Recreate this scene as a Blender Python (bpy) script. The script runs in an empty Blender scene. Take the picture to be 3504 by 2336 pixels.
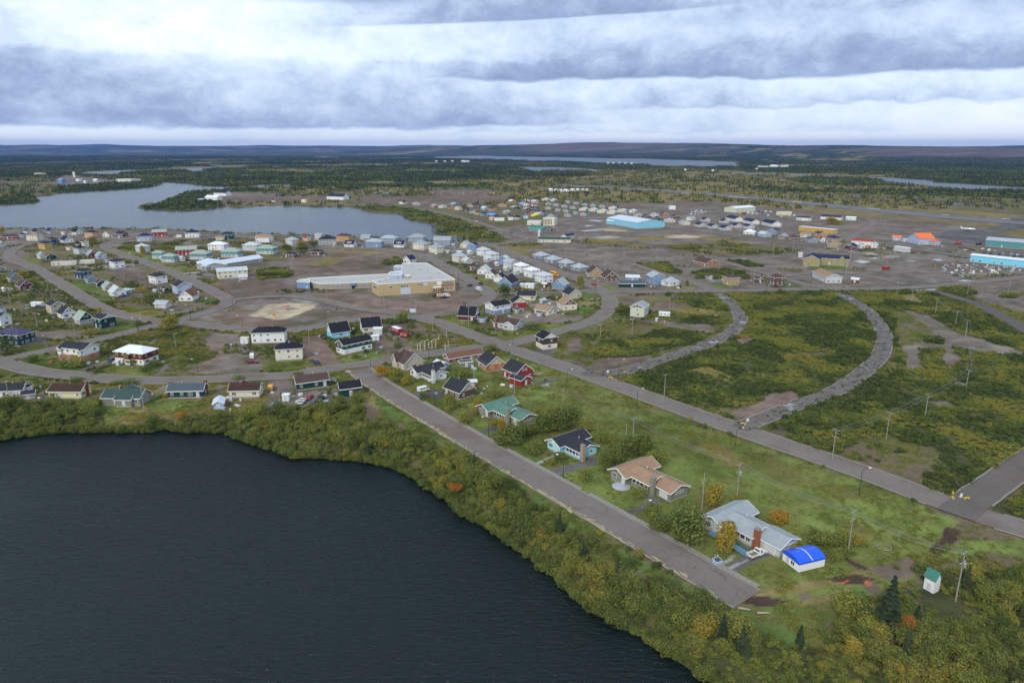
import bpy, bmesh, math, random
import numpy as np
from math import sin, cos, tan, radians as R, pi, atan2, hypot, floor, ceil
from mathutils import Vector, Matrix
random.seed(7); np.random.seed(7)
SC = bpy.context.scene; COL = SC.collection

# ------------------------------------------------------------------ camera, sky, sun, exposure
CAMZ = 95.0; PITCH = R(15.47); FPX = 2384.7
cam = bpy.data.cameras.new('camera'); cam.lens = 24.5; cam.sensor_width = 36; cam.clip_start = 1; cam.clip_end = 80000
camo = bpy.data.objects.new('camera', cam); COL.objects.link(camo)
camo.location = (0, 0, CAMZ); camo.rotation_euler = (R(90)-PITCH, 0, 0); SC.camera = camo
SC.view_settings.view_transform = 'Standard'; SC.view_settings.look = 'None'
SC.view_settings.exposure = 0.50; SC.view_settings.gamma = 1; SC.view_settings.use_curve_mapping = False
SUN_EL, SUN_AZ = R(38), R(205)      # azimuth clockwise from +Y: high thin sun behind the camera, a little to the left
sun = bpy.data.lights.new('sun', 'SUN'); sun.energy = 1.5; sun.angle = R(10); sun.color = (1.0, .91, .78)
suno = bpy.data.objects.new('sun', sun); COL.objects.link(suno)
sd = Vector((sin(SUN_AZ)*cos(SUN_EL), cos(SUN_AZ)*cos(SUN_EL), sin(SUN_EL)))
suno.rotation_euler = sd.to_track_quat('Z', 'Y').to_euler(); suno.location = (0, -50, 300)
try:
    cy = SC.cycles; cy.max_bounces = 4; cy.diffuse_bounces = 2; cy.glossy_bounces = 2; cy.transmission_bounces = 2
    cy.volume_bounces = 0; cy.transparent_max_bounces = 4; cy.use_denoising = True; cy.caustics_reflective = False
    cy.caustics_refractive = False; cy.volume_max_steps = 64
except Exception: pass

class NT:
    """tiny node-tree helper"""
    def __init__(s, tree): s.t = tree; s.n = tree.nodes; s.l = tree.links
    def node(s, typ, **kw):
        n = s.n.new(typ)
        for k, v in kw.items(): setattr(n, k, v)
        return n
    def set(s, sock, v):
        if hasattr(v, 'is_output') or isinstance(v, bpy.types.NodeSocket): s.l.new(v, sock)
        elif v is not None: sock.default_value = v
    def m(s, op, a, b=None, c=None, clamp=False):
        n = s.node('ShaderNodeMath', operation=op, use_clamp=clamp)
        s.set(n.inputs[0], a)
        if b is not None: s.set(n.inputs[1], b)
        if c is not None: s.set(n.inputs[2], c)
        return n.outputs[0]
    def add(s, a, b): return s.m('ADD', a, b)
    def mul(s, a, b): return s.m('MULTIPLY', a, b)
    def sub(s, a, b): return s.m('SUBTRACT', a, b)
    def ss(s, v, a, b, x=0., y=1.):
        n = s.node('ShaderNodeMapRange', interpolation_type='SMOOTHSTEP')
        s.set(n.inputs[0], v); s.set(n.inputs[1], a); s.set(n.inputs[2], b); s.set(n.inputs[3], x); s.set(n.inputs[4], y)
        return n.outputs[0]
    def noise(s, vec, scale, detail=3, rough=.55, dist=0.):
        n = s.node('ShaderNodeTexNoise'); n.inputs['Scale'].default_value = scale
        n.inputs['Detail'].default_value = detail; n.inputs['Roughness'].default_value = rough; n.inputs['Distortion'].default_value = dist
        if vec is not None: s.l.new(vec, n.inputs['Vector'])
        return n.outputs[0]
    def map(s, vec, scale=(1, 1, 1), loc=(0, 0, 0), rot=(0, 0, 0)):
        n = s.node('ShaderNodeMapping'); s.l.new(vec, n.inputs[0])
        n.inputs['Scale'].default_value = scale; n.inputs['Location'].default_value = loc; n.inputs['Rotation'].default_value = rot
        return n.outputs[0]
    def ramp(s, fac, stops, interp='LINEAR'):
        n = s.node('ShaderNodeValToRGB'); cr = n.color_ramp; cr.interpolation = interp
        while len(cr.elements) > 1: cr.elements.remove(cr.elements[-1])
        for i, (p, c) in enumerate(stops):
            e = cr.elements[0] if i == 0 else cr.elements.new(p)
            e.position = p; e.color = (*c, 1)
        s.l.new(fac, n.inputs[0]); return n.outputs[0]
    def mix(s, f, a, b, typ='MIX'):
        n = s.node('ShaderNodeMix', data_type='RGBA', blend_type=typ)
        s.set(n.inputs[0], f)
        for k, v in ((6, a), (7, b)):
            if isinstance(v, tuple): v = (*v[:3], 1)
            s.set(n.inputs[k], v)
        return n.outputs[2]
    def xyz(s, x, y, z=0.):
        n = s.node('ShaderNodeCombineXYZ'); s.set(n.inputs[0], x); s.set(n.inputs[1], y); s.set(n.inputs[2], z); return n.outputs[0]

def srgb(r, g, b):
    f = lambda c: c/12.92 if c <= .04045 else ((c+.055)/1.055)**2.4
    return (f(r/255), f(g/255), f(b/255))

world = bpy.data.worlds.new('World'); SC.world = world; world.use_nodes = True
N = NT(world.node_tree); N.n.clear()
tc = N.node('ShaderNodeTexCoord'); sep = N.node('ShaderNodeSeparateXYZ'); N.l.new(tc.outputs['Generated'], sep.inputs[0])
X, Y, Z_ = sep.outputs
AZ = N.mul(N.m('ARCTAN2', X, Y), 180/pi)
EL = N.mul(N.m('ARCSINE', Z_), 180/pi)
n1 = N.noise(N.xyz(N.mul(AZ, .10), N.mul(EL, .34), 0), 1.0, 7, .58)
n2 = N.noise(N.xyz(N.mul(AZ, .035), N.mul(EL, .16), 5.), 1.0, 6, .55)
n3 = N.noise(N.xyz(N.mul(AZ, .34), N.mul(EL, .52), 9.), 1.0, 8, .66, .3); n4 = N.noise(N.xyz(N.mul(AZ, .11), N.mul(EL, .24), 3.), 1.0, 7, .58, .4)
wob = N.add(N.mul(N.sub(n1, .5), 3.6), N.mul(N.sub(n3, .5), 2.8))
val = N.add(.76, N.add(N.mul(N.sub(n2, .5), .40), N.add(N.mul(N.sub(n3, .5), .75), N.mul(N.sub(n4, .5), .70))))
def bank(az0, az1, b0, b1, th, amp, edge=.35, soft=8., wobk=.35, top=None):
    """a cloud bank: crisp lower edge at elevation b0 + b1*az, fading upwards over th degrees"""
    global val
    e = N.sub(N.sub(EL, b0), N.mul(AZ, b1)); e = N.add(e, N.mul(wob, wobk))
    d = N.ss(e, 0., edge)
    up = N.m('EXPONENT', N.mul(N.m('MAXIMUM', e, 0.), -1/th))
    k = N.mul(N.mul(d, up), N.mul(N.ss(AZ, az0-soft, az0+soft), N.ss(AZ, az1-soft, az1+soft, 1., 0.)))
    if top is not None:
        et = N.add(N.sub(EL, top), N.mul(wob, wobk)); k = N.mul(k, N.ss(et, -.15, .35, 1., 0.))
    val = N.sub(val, N.mul(k, amp))
def glow(az, el, sa, se, amp, w=.5):
    global val
    a = N.m('POWER', N.mul(N.sub(AZ, az), 1/sa), 2.); b = N.m('POWER', N.mul(N.add(N.sub(EL, el), N.mul(wob, w)), 1/se), 2.)
    val = N.add(val, N.mul(N.m('EXPONENT', N.mul(N.add(a, b), -1.)), amp))
bank(-4, 60, 4.9, -.004, 3.6, .60, .35, 7, .30)         # long slate bank over the right half
bank(-60, 4, 1.55, .012, 4.2, .48, .30, 9, .34, top=6.2) # lower bank on the left
bank(-70, -27, 1.3, 0, 8.0, .22, .4, 6, .4, top=8.4)
bank(8, 60, 2.6, .012, 1.3, .34, .25, 6, .5); bank(-6, 30, 1.0, .0, .9, .26, .2, 5, .55)
bank(-12, 14, 9.1, .045, 6, .40, .22, 6, .09)           # dark wedge at the top centre
bank(-30, -8, 9.9, 0, 5, .4, .8, 5, .3); bank(6, 60, 8.2, 0, 6, .22, 1.2, 8, .4)
bank(-90, 90, 20., 0, 60, .40, 12, 10, .5); bank(90, 180, 2., 0, 60, .2, 8, 10, .5)  # first: unseen overhead bank, thickened to darken the near lake's reflection
glow(-24, 8.2, 9, 1.7, .15); glow(4, 1.2, 40, 1.3, .10, .5); glow(-8, 6.4, 6, 1.8, .05); glow(-32, 1.7, 1.6, .3, .25, .2)
glow(30, 1.2, 14, 1.2, .16); glow(0, 0, 90, 1.1, .30, .25)
cc = N.ramp(val, [(.0, srgb(116, 133, 165)), (.28, srgb(144, 161, 192)), (.50, srgb(178, 195, 220)), (.74, srgb(207, 222, 236)), (1., srgb(232, 239, 243))])
sky = N.node('ShaderNodeTexSky', sky_type='NISHITA'); sky.sun_disc = False
sky.sun_elevation = SUN_EL; sky.sun_rotation = SUN_AZ; sky.altitude = 500
csc = N.mix(1.0, cc, (9.6, 9.6, 9.6), 'MULTIPLY')
skc = N.mix(.94, sky.outputs[0], csc)
bg = N.node('ShaderNodeBackground'); N.l.new(skc, bg.inputs[0]); bg.inputs[1].default_value = .1
wo = N.node('ShaderNodeOutputWorld'); N.l.new(bg.outputs[0], wo.inputs[0])

# ------------------------------------------------------------------ survey of the site: points read off the photograph, put on the ground
VW = dict(A=(0,700,2.351), B=(1000,700,2.351), C=(2000,700,2.351), D=(2504,600,2.351), E=(1250,1150,2.351), F=(2100,1500,2.351),
          G=(2504,1669,2.351), H=(2504,1150,2.351), I=(0,1150,2.351), J=(1350,620,2.936), K=(0,450,1.96), L=(1150,450,1.96),
          M=(2304,450,1.96), Z=(0,0,.67123))
CP, SP = cos(PITCH), sin(PITCH)
def src(v, x, y): o = VW[v]; return o[0]+x/o[2], o[1]+y/o[2]
def ground(sx, sy, z=0.):
    u = (sx-1752)/FPX; w = (1168-sy)/FPX
    t = (z-CAMZ)/min(-SP+w*CP, -1e-3)
    return u*t, (CP+w*SP)*t
def at(v, x, y, z=0.): return ground(*src(v, x, y), z)
def proj(x, y, z=0.):
    dz = z-CAMZ; c = y*CP-dz*SP; up = y*SP+dz*CP
    return 1752+FPX*x/c, 1168-FPX*up/c
def poly(v, pts, z=0.): return [at(v, x, y, z) if not isinstance(x, str) else at(x, *y, z) for x, y in pts]

# ------------------------------------------------------------------ mesh building
class MB:
    def __init__(s): s.v = []; s.f = []; s.mi = []
    def add(s, vs, fs, mi=0, M=None):
        o = len(s.v)
        s.v += [tuple(M @ Vector(v)) for v in vs] if M is not None else [tuple(v) for v in vs]
        s.f += [tuple(i+o for i in f) for f in fs]; s.mi += [mi]*len(fs)
    def box(s, x0, x1, y0, y1, z0, z1, mi=0, M=None):
        s.add([(x0,y0,z0),(x1,y0,z0),(x1,y1,z0),(x0,y1,z0),(x0,y0,z1),(x1,y0,z1),(x1,y1,z1),(x0,y1,z1)],
              [(0,3,2,1),(4,5,6,7),(0,1,5,4),(1,2,6,5),(2,3,7,6),(3,0,4,7)], mi, M)
    def ext(s, prof, x0, x1, mi=0, M=None):
        """profile of (y,z) points, extruded along x"""
        n = len(prof); vs = [(x0, *p) for p in prof]+[(x1, *p) for p in prof]
        fs = [tuple(range(n-1, -1, -1)), tuple(range(n, 2*n))]+[(i, (i+1) % n, (i+1) % n+n, i+n) for i in range(n)]
        s.add(vs, fs, mi, M)
    def tube(s, p, q, r0, r1=None, n=8, mi=0, M=None, caps=True):
        r1 = r0 if r1 is None else r1
        p, q = Vector(p), Vector(q); d = (q-p).normalized(); a = d.orthogonal().normalized(); b = d.cross(a)
        vs = [p+(a*cos(2*pi*i/n)+b*sin(2*pi*i/n))*r0 for i in range(n)]+[q+(a*cos(2*pi*i/n)+b*sin(2*pi*i/n))*r1 for i in range(n)]
        fs = [(i, (i+1) % n, (i+1) % n+n, i+n) for i in range(n)]
        if caps: fs += [tuple(range(n-1, -1, -1)), tuple(range(n, 2*n))]
        s.add(vs, fs, mi, M)
    def mesh(s, name, mats):
        me = bpy.data.meshes.new(name); me.from_pydata(s.v, [], s.f)
        for m in (mats if isinstance(mats, (list, tuple)) else [mats]): me.materials.append(m)
        if any(s.mi): me.polygons.foreach_set('material_index', s.mi)
        me.validate(); me.update(); return me
    def build(s, name, mats, parent=None, **kw): return link(name, s.mesh(name, mats), parent, **kw)
def link(name, me, parent=None, loc=None, rz=None, scale=None):
    o = bpy.data.objects.new(name, me); COL.objects.link(o)
    if parent: o.parent = parent
    if loc: o.location = loc
    if rz is not None: o.rotation_euler = (0, 0, rz)
    if scale: o.scale = scale
    return o
def tag(o, label=None, cat=None, group=None, kind=None):
    for k, v in (('label', label), ('category', cat), ('group', group), ('kind', kind)):
        if v: o[k] = v
    return o
def root(name, x, y, rz, label, cat, group=None, z=0.): return tag(link(name, None, loc=(x, y, z), rz=rz), label, cat, group)

# ------------------------------------------------------------------ materials
MC = {}
def mat(name):
    m = bpy.data.materials.new(name); m.use_nodes = True; N = NT(m.node_tree)
    return m, N, N.n['Principled BSDF']
def pbr(key, col, rough=.8, var=.16, scale=1.2, spec=.2, metal=0., bump=0., lines=None, em=None):
    """painted or raw surface: base colour with mottling, optional siding lines (spacing in metres, vertical or horizontal)"""
    k = (key, col)
    if k in MC: return MC[k]
    m, N, b = mat(key)
    tc = N.node('ShaderNodeTexCoord').outputs['Object']
    big = N.noise(tc, scale*.35, 3, .6); fine = N.noise(tc, scale*5, 3, .7)
    f = N.add(1-var, N.add(N.mul(big, var*1.25), N.mul(fine, var*.75)))
    c = N.mix(1.0, (*col, 1), N.xyz(f, f, f), 'MULTIPLY')
    N.l.new(c, b.inputs['Base Color'])
    b.inputs['Roughness'].default_value = rough; b.inputs['Metallic'].default_value = metal
    b.inputs['Specular IOR Level'].default_value = spec
    if lines or bump:
        h = fine
        if lines:
            sp, axis = lines
            s = N.node('ShaderNodeSeparateXYZ'); N.l.new(tc, s.inputs[0])
            co = s.outputs[2] if axis == 'z' else N.add(s.outputs[0], s.outputs[1])
            h = N.m('FRACT', N.mul(co, 1/sp))
        bp = N.node('ShaderNodeBump'); bp.inputs['Strength'].default_value = .5 if lines else bump; bp.inputs['Distance'].default_value = .03
        N.l.new(h, bp.inputs['Height']); N.l.new(bp.outputs[0], b.inputs['Normal'])
    MC[k] = m; return m
WC = dict(white=(.74,.75,.74), cream=(.66,.63,.50), beige=(.47,.43,.32), grey=(.36,.375,.37), ltgrey=(.52,.54,.55), green=(.035,.085,.075),
          dgreen=(.012,.05,.05), teal=(.10,.28,.30), blue=(.17,.27,.45), ltblue=(.33,.45,.62), lilac=(.40,.46,.62), cyan=(.22,.62,.80), aqua=(.35,.72,.80),
          red=(.30,.03,.035), maroon=(.12,.03,.035), orange=(.45,.14,.045), peach=(.58,.32,.19), ochre=(.55,.32,.06), yellow=(.72,.68,.38),
          brown=(.13,.075,.055), dbrown=(.07,.05,.045), tan=(.40,.29,.15), greygreen=(.23,.23,.18), bluegrey=(.26,.32,.42), navy=(.03,.06,.13),
          olive=(.33,.28,.12), rust=(.36,.13,.06), brickred=(.22,.06,.045), ltgreen=(.54,.58,.46), arena=(.26,.56,.70))
RC = dict(black=(.022,.023,.03), dark=(.035,.037,.045), navy=(.03,.035,.075), brown=(.085,.058,.052), dkbrown=(.06,.035,.03), green=(.10,.19,.155), ggreen=(.30,.37,.32),
          dgreen=(.05,.085,.08), grey=(.30,.33,.35), ltgrey=(.48,.52,.55), slate=(.075,.10,.12), tan=(.30,.20,.13), red=(.35,.05,.03), white=(.72,.76,.80),
          blue=(.10,.22,.55), purple=(.07,.07,.13), rust=(.17,.085,.06), bluegrey=(.36,.40,.44), metal=(.55,.62,.70), orange=(.75,.16,.03), teal=(.06,.19,.16))
def wallm(c, lines=True): return pbr('painted_siding_'+c, WC[c], .75, .14, 1.0, .25, lines=(.22, 'z') if lines else None)
def roofm(c):
    if c in ('metal', 'white', 'blue', 'orange'): return pbr('metal_sheet_'+c, RC[c], .45, .12, .8, .4, lines=(.6, 'x'))
    return pbr('asphalt_shingle_'+c, RC[c], .93, .42, 1.6, .1, bump=.6)
TRIM = pbr('white_trim_paint', (.78,.79,.78), .6, .06)
CONC = pbr('weathered_concrete', (.26,.24,.215), .92, .35, .8, .1, bump=.4)
FOUND = pbr('concrete_foundation', (.33,.32,.30), .9, .25)
BRICK = pbr('brick_chimney_red', (.20,.065,.045), .9, .3, 4, .1, lines=(.09, 'z'))
STONE = pbr('stone_chimney_tan', (.36,.27,.21), .9, .35, 4, .1, lines=(.2, 'z'))
METAL = pbr('galvanised_metal', (.55,.56,.57), .4, .12, 2, .5, metal=.6)
WOODP = pbr('weathered_pole_wood', (.30,.28,.25), .9, .25, 1.5, .1)
DKMET = pbr('dark_green_lamp_paint', (.05,.06,.055), .6, .1)
DOORM = pbr('door_paint', (.55,.56,.58), .5, .08)
TYRE = pbr('tyre_rubber', (.02,.02,.02), .9, .1)
def glassm():
    if 'glass' in MC: return MC['glass']
    m, N, b = mat('window_glass')
    tc = N.node('ShaderNodeTexCoord').outputs['Object']; oi = N.node('ShaderNodeObjectInfo').outputs['Random']
    c = N.mix(oi, (.012, .015, .02), (.06, .07, .08)); N.l.new(c, b.inputs['Base Color'])
    b.inputs['Roughness'].default_value = .08; b.inputs['Specular IOR Level'].default_value = .6
    MC['glass'] = m; return m
GLASS = glassm()
# ------------------------------------------------------------------ numpy helpers
def vnoise(x, y, sc, seed=0, octv=3, pers=.5):
    out = np.zeros_like(x, dtype=float); amp = 1.; tot = 0.
    for o in range(octv):
        u = x/sc*(2**o)+seed*17.3+o*31.7; v = y/sc*(2**o)+seed*9.1-o*13.9
        iu = np.floor(u).astype(np.int64); iv = np.floor(v).astype(np.int64); fu = u-iu; fv = v-iv
        fu = fu*fu*(3-2*fu); fv = fv*fv*(3-2*fv)
        def h(a, b):
            n = (a*374761393+b*668265263+seed*1442695041) & 0xffffffff
            n = ((n ^ (n >> 13))*1274126177) & 0xffffffff
            return ((n ^ (n >> 16)) & 0xffff)/65535.
        out += amp*((h(iu, iv)*(1-fu)+h(iu+1, iv)*fu)*(1-fv)+(h(iu, iv+1)*(1-fu)+h(iu+1, iv+1)*fu)*fv)
        tot += amp; amp *= pers
    return out/tot
def inpoly(px, py, P):
    P = np.asarray(P); x0, y0 = P.min(0); x1, y1 = P.max(0)
    res = np.zeros(px.shape, bool); idx = np.where((px >= x0) & (px <= x1) & (py >= y0) & (py <= y1))[0]
    if len(idx) == 0: return res
    qx, qy = px[idx], py[idx]; r = np.zeros(len(idx), bool); n = len(P)
    for i in range(n):
        ax, ay = P[i]; bx, by = P[(i+1) % n]
        c = ((ay > qy) != (by > qy)); c &= qx < (bx-ax)*(qy-ay)/((by-ay) if by != ay else 1e-9)+ax
        r ^= c
    res[idx] = r; return res
def segdist(px, py, P, closed=True):
    d = np.full(px.shape, 1e9); n = len(P)
    for i in range(n if closed else n-1):
        ax, ay = P[i]; bx, by = P[(i+1) % n]; dx, dy = bx-ax, by-ay
        t = np.clip(((px-ax)*dx+(py-ay)*dy)/max(dx*dx+dy*dy, 1e-9), 0, 1)
        d = np.minimum(d, (px-ax-t*dx)**2+(py-ay-t*dy)**2)
    return np.sqrt(d)

# ------------------------------------------------------------------ lakes (shore outline at water level)
ZN, ZM, ZF = -3.0, -1.5, -2.0
near_lake = poly('I', [(-900,930),(-300,870),(0,840),(300,800),(550,775),(700,782),(850,775),(935,765),(990,778),(1150,778),(1250,770),(1350,750),(1400,772),(1600,780),(1800,780),(1860,815),(1900,830),(2000,868),(2100,895),(2250,935),(2351,985)], ZN) + \
    poly('Z', [(700,1052),(760,1055),(830,1061),(880,1070),(940,1093),(990,1127),(1030,1152),(1070,1190),(1120,1215),(1160,1247),(1210,1277),(1260,1318),(1310,1362),(1350,1402),(1400,1422),(1450,1452),(1500,1480),(1560,1522),(1620,1562),(1690,1610),(1790,1680)], ZN) + [(110,-60),(120,-400),(-2500,-400),(-2500,300),(-900,330)]
mid_lake = poly('K', [(-700,510),(0,500),(120,492),(250,482),(264,468),(240,440),(300,434),(370,430),(380,419),(550,410),(700,401),(900,388),(1000,378),(1060,368),(1092,356),(1082,347),(1130,346),(1200,350),(1300,361),(1420,371),(1580,372),(1582,384),(1430,395),(1300,402),(1225,412),(1180,437),(1120,456),(1066,480),(1050,493),(1000,492),(945,490),(916,517),(1000,525),(1080,530),(1150,537),(1230,537),(1300,532),(1400,525),(1490,508),(1530,506),(1555,516),(1650,512),(1750,501),(1900,498),(2100,507),(2352,511)], ZM) + \
    poly('L', [(150,513),(180,530),(230,545),(330,552),(430,552),(450,580),(500,595),(560,606),(620,616),(662,628),(655,655),(665,675),(720,695),(800,712),(860,722),(880,738),(800,742)], ZM) + \
    poly('B', [(1290,300),(1000,290),(700,275),(330,262),(0,250)], ZM) + poly('K', [(2100,694),(1800,690),(1500,685),(1300,668),(1200,660),(1050,655),(850,656),(500,657),(250,657),(0,655),(-700,650)], ZM)
side_pond = poly('K', [(1650,376),(1690,366),(1760,360),(1880,358),(1975,361),(1960,368),(1850,371),(1720,376)], ZM)
far_a = poly('K', [(530,288),(545,279),(600,270),(700,265),(850,259),(1000,255),(1150,251),(1300,246),(1400,242),(1500,238),(1510,242),(1420,246),(1355,260),(1372,274),(1290,275),(1250,261),(1200,258),(1130,262),(1000,266),(900,270),(820,280),(790,292),(740,286),(690,296),(640,290),(600,292)], ZF)
ponds = [poly('K', p, ZF) for p in ([(1585,288),(1640,291),(1710,297),(1690,302),(1620,299)], [(2235,300),(2300,297),(2420,299),(2400,306),(2300,305)],
         [(2080,172),(2160,169),(2270,172),(2270,178),(2160,178)], [(1185,193),(1215,193),(1218,197),(1188,197)], [(1410,224),(1490,226),(1480,231),(1420,230)])] + \
        [poly('L', p, ZF) for p in ([(350,179),(430,174),(520,177),(500,181),(400,182)], [(233,406),(290,402),(400,406),(380,414),(300,420),(250,414)])]
long_lake = poly('L', [(625,177),(680,171),(780,168),(985,161),(1050,166),(1300,170),(1500,173),(1700,177),(1900,182),(2080,184),(2200,190),(2352,192)], ZF) + \
    poly('M', [(60,193),(200,198),(330,202),(445,207),(400,214),(425,222),(420,234),(330,231),(200,234),(100,226)], ZF) + poly('L', [(2300,231),(2100,226),(1900,216),(1700,210),(1500,200),(1300,196),(1150,189),(1000,187),(800,182),(700,181)], ZF)
mid_pond = poly('L', [(1225,240),(1300,238),(1450,240),(1600,246),(1720,253),(1800,262),(1790,266),(1650,262),(1450,263),(1300,264),(1270,256),(1250,246)], ZF)
river = poly('M', [(300,279),(360,276),(500,279),(700,286),(900,292),(1100,299),(1250,305),(1400,309),(1490,311),(1525,318),(1600,322),(1740,330),(1735,345),(1820,348),(1950,354),(2100,364),(2230,371),(2352,376),(2700,386),(2700,404),(2352,396),(2200,394),(2050,396),(1900,388),(1700,372),(1580,360),(1500,356),(1440,348),(1470,340),(1380,322),(1250,313),(1100,306),(1000,303),(800,298),(650,293),(500,290),(380,285)], ZF)
marsh = poly('M', [(1590,466),(1650,461),(1700,468),(1800,474),(1900,479),(2010,494),(2050,500),(1980,501),(1880,496),(1800,484),(1700,478)], ZF)
LAKES = [(near_lake, ZN, 7.), (mid_lake, ZM, 9.), (side_pond, ZM, 14.), (far_a, ZF, 25.), (long_lake, ZF, 50.), (mid_pond, ZF, 30.), (river, ZF, 22.), (marsh, ZF, 12.)]+[(p, ZF, 18.) for p in ponds]
def lakesd(px, py):
    """signed distance to each lake, returns ground height offset and a nearest-lake distance"""
    h = np.zeros_like(px); dmin = np.full(px.shape, 1e9)
    for P, zw, bank in LAKES:
        A = np.asarray(P); pad = bank*3+10
        m = np.where((px > A[:, 0].min()-pad) & (px < A[:, 0].max()+pad) & (py > A[:, 1].min()-pad) & (py < A[:, 1].max()+pad))[0]
        if len(m) == 0: continue
        s = segdist(px[m], py[m], P); ins = inpoly(px[m], py[m], P); s = np.where(ins, -s, s)
        t = np.clip(s/bank, 0, 1); out = zw*(1-t*t*(3-2*t)); inn = zw-np.clip(-s*.35, 0, 2.5)
        h[m] = np.minimum(h[m], np.where(s > 0, out, inn)); dmin[m] = np.minimum(dmin[m], s)
    return h, dmin
def hills(px, py):
    d = np.hypot(px, py); az = np.degrees(np.arctan2(px, np.maximum(py, 1)))
    sm = lambda v, a, b: (lambda t: t*t*(3-2*t))(np.clip((v-a)/(b-a), 0, 1))
    base = np.interp(az, [-40, -12, 0, 10, 20, 27, 36], [14000, 12000, 9300, 8700, 7800, 5900, 5300])
    H1 = np.interp(az, [-40, -20, -12, -6, 0, 8, 16, 24, 30, 36, 50], [0, 10, 60, 120, 150, 185, 160, 118, 102, 98, 95])
    rise = sm(d, base, base+2600)
    rug = vnoise(px, py, 900., 3, 5, .55)
    h = H1*rise*(.86+.28*rug)
    H2 = 85+190*vnoise(az*1., az*0., 7., 5, 4)
    h = h+np.maximum(0, H2-h)*sm(d, 17000, 23500)
    h += sm(d, 2600, 5000)*(vnoise(px, py, 1300., 8, 3)-.5)*9*(1-rise)*0
    return h

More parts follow.
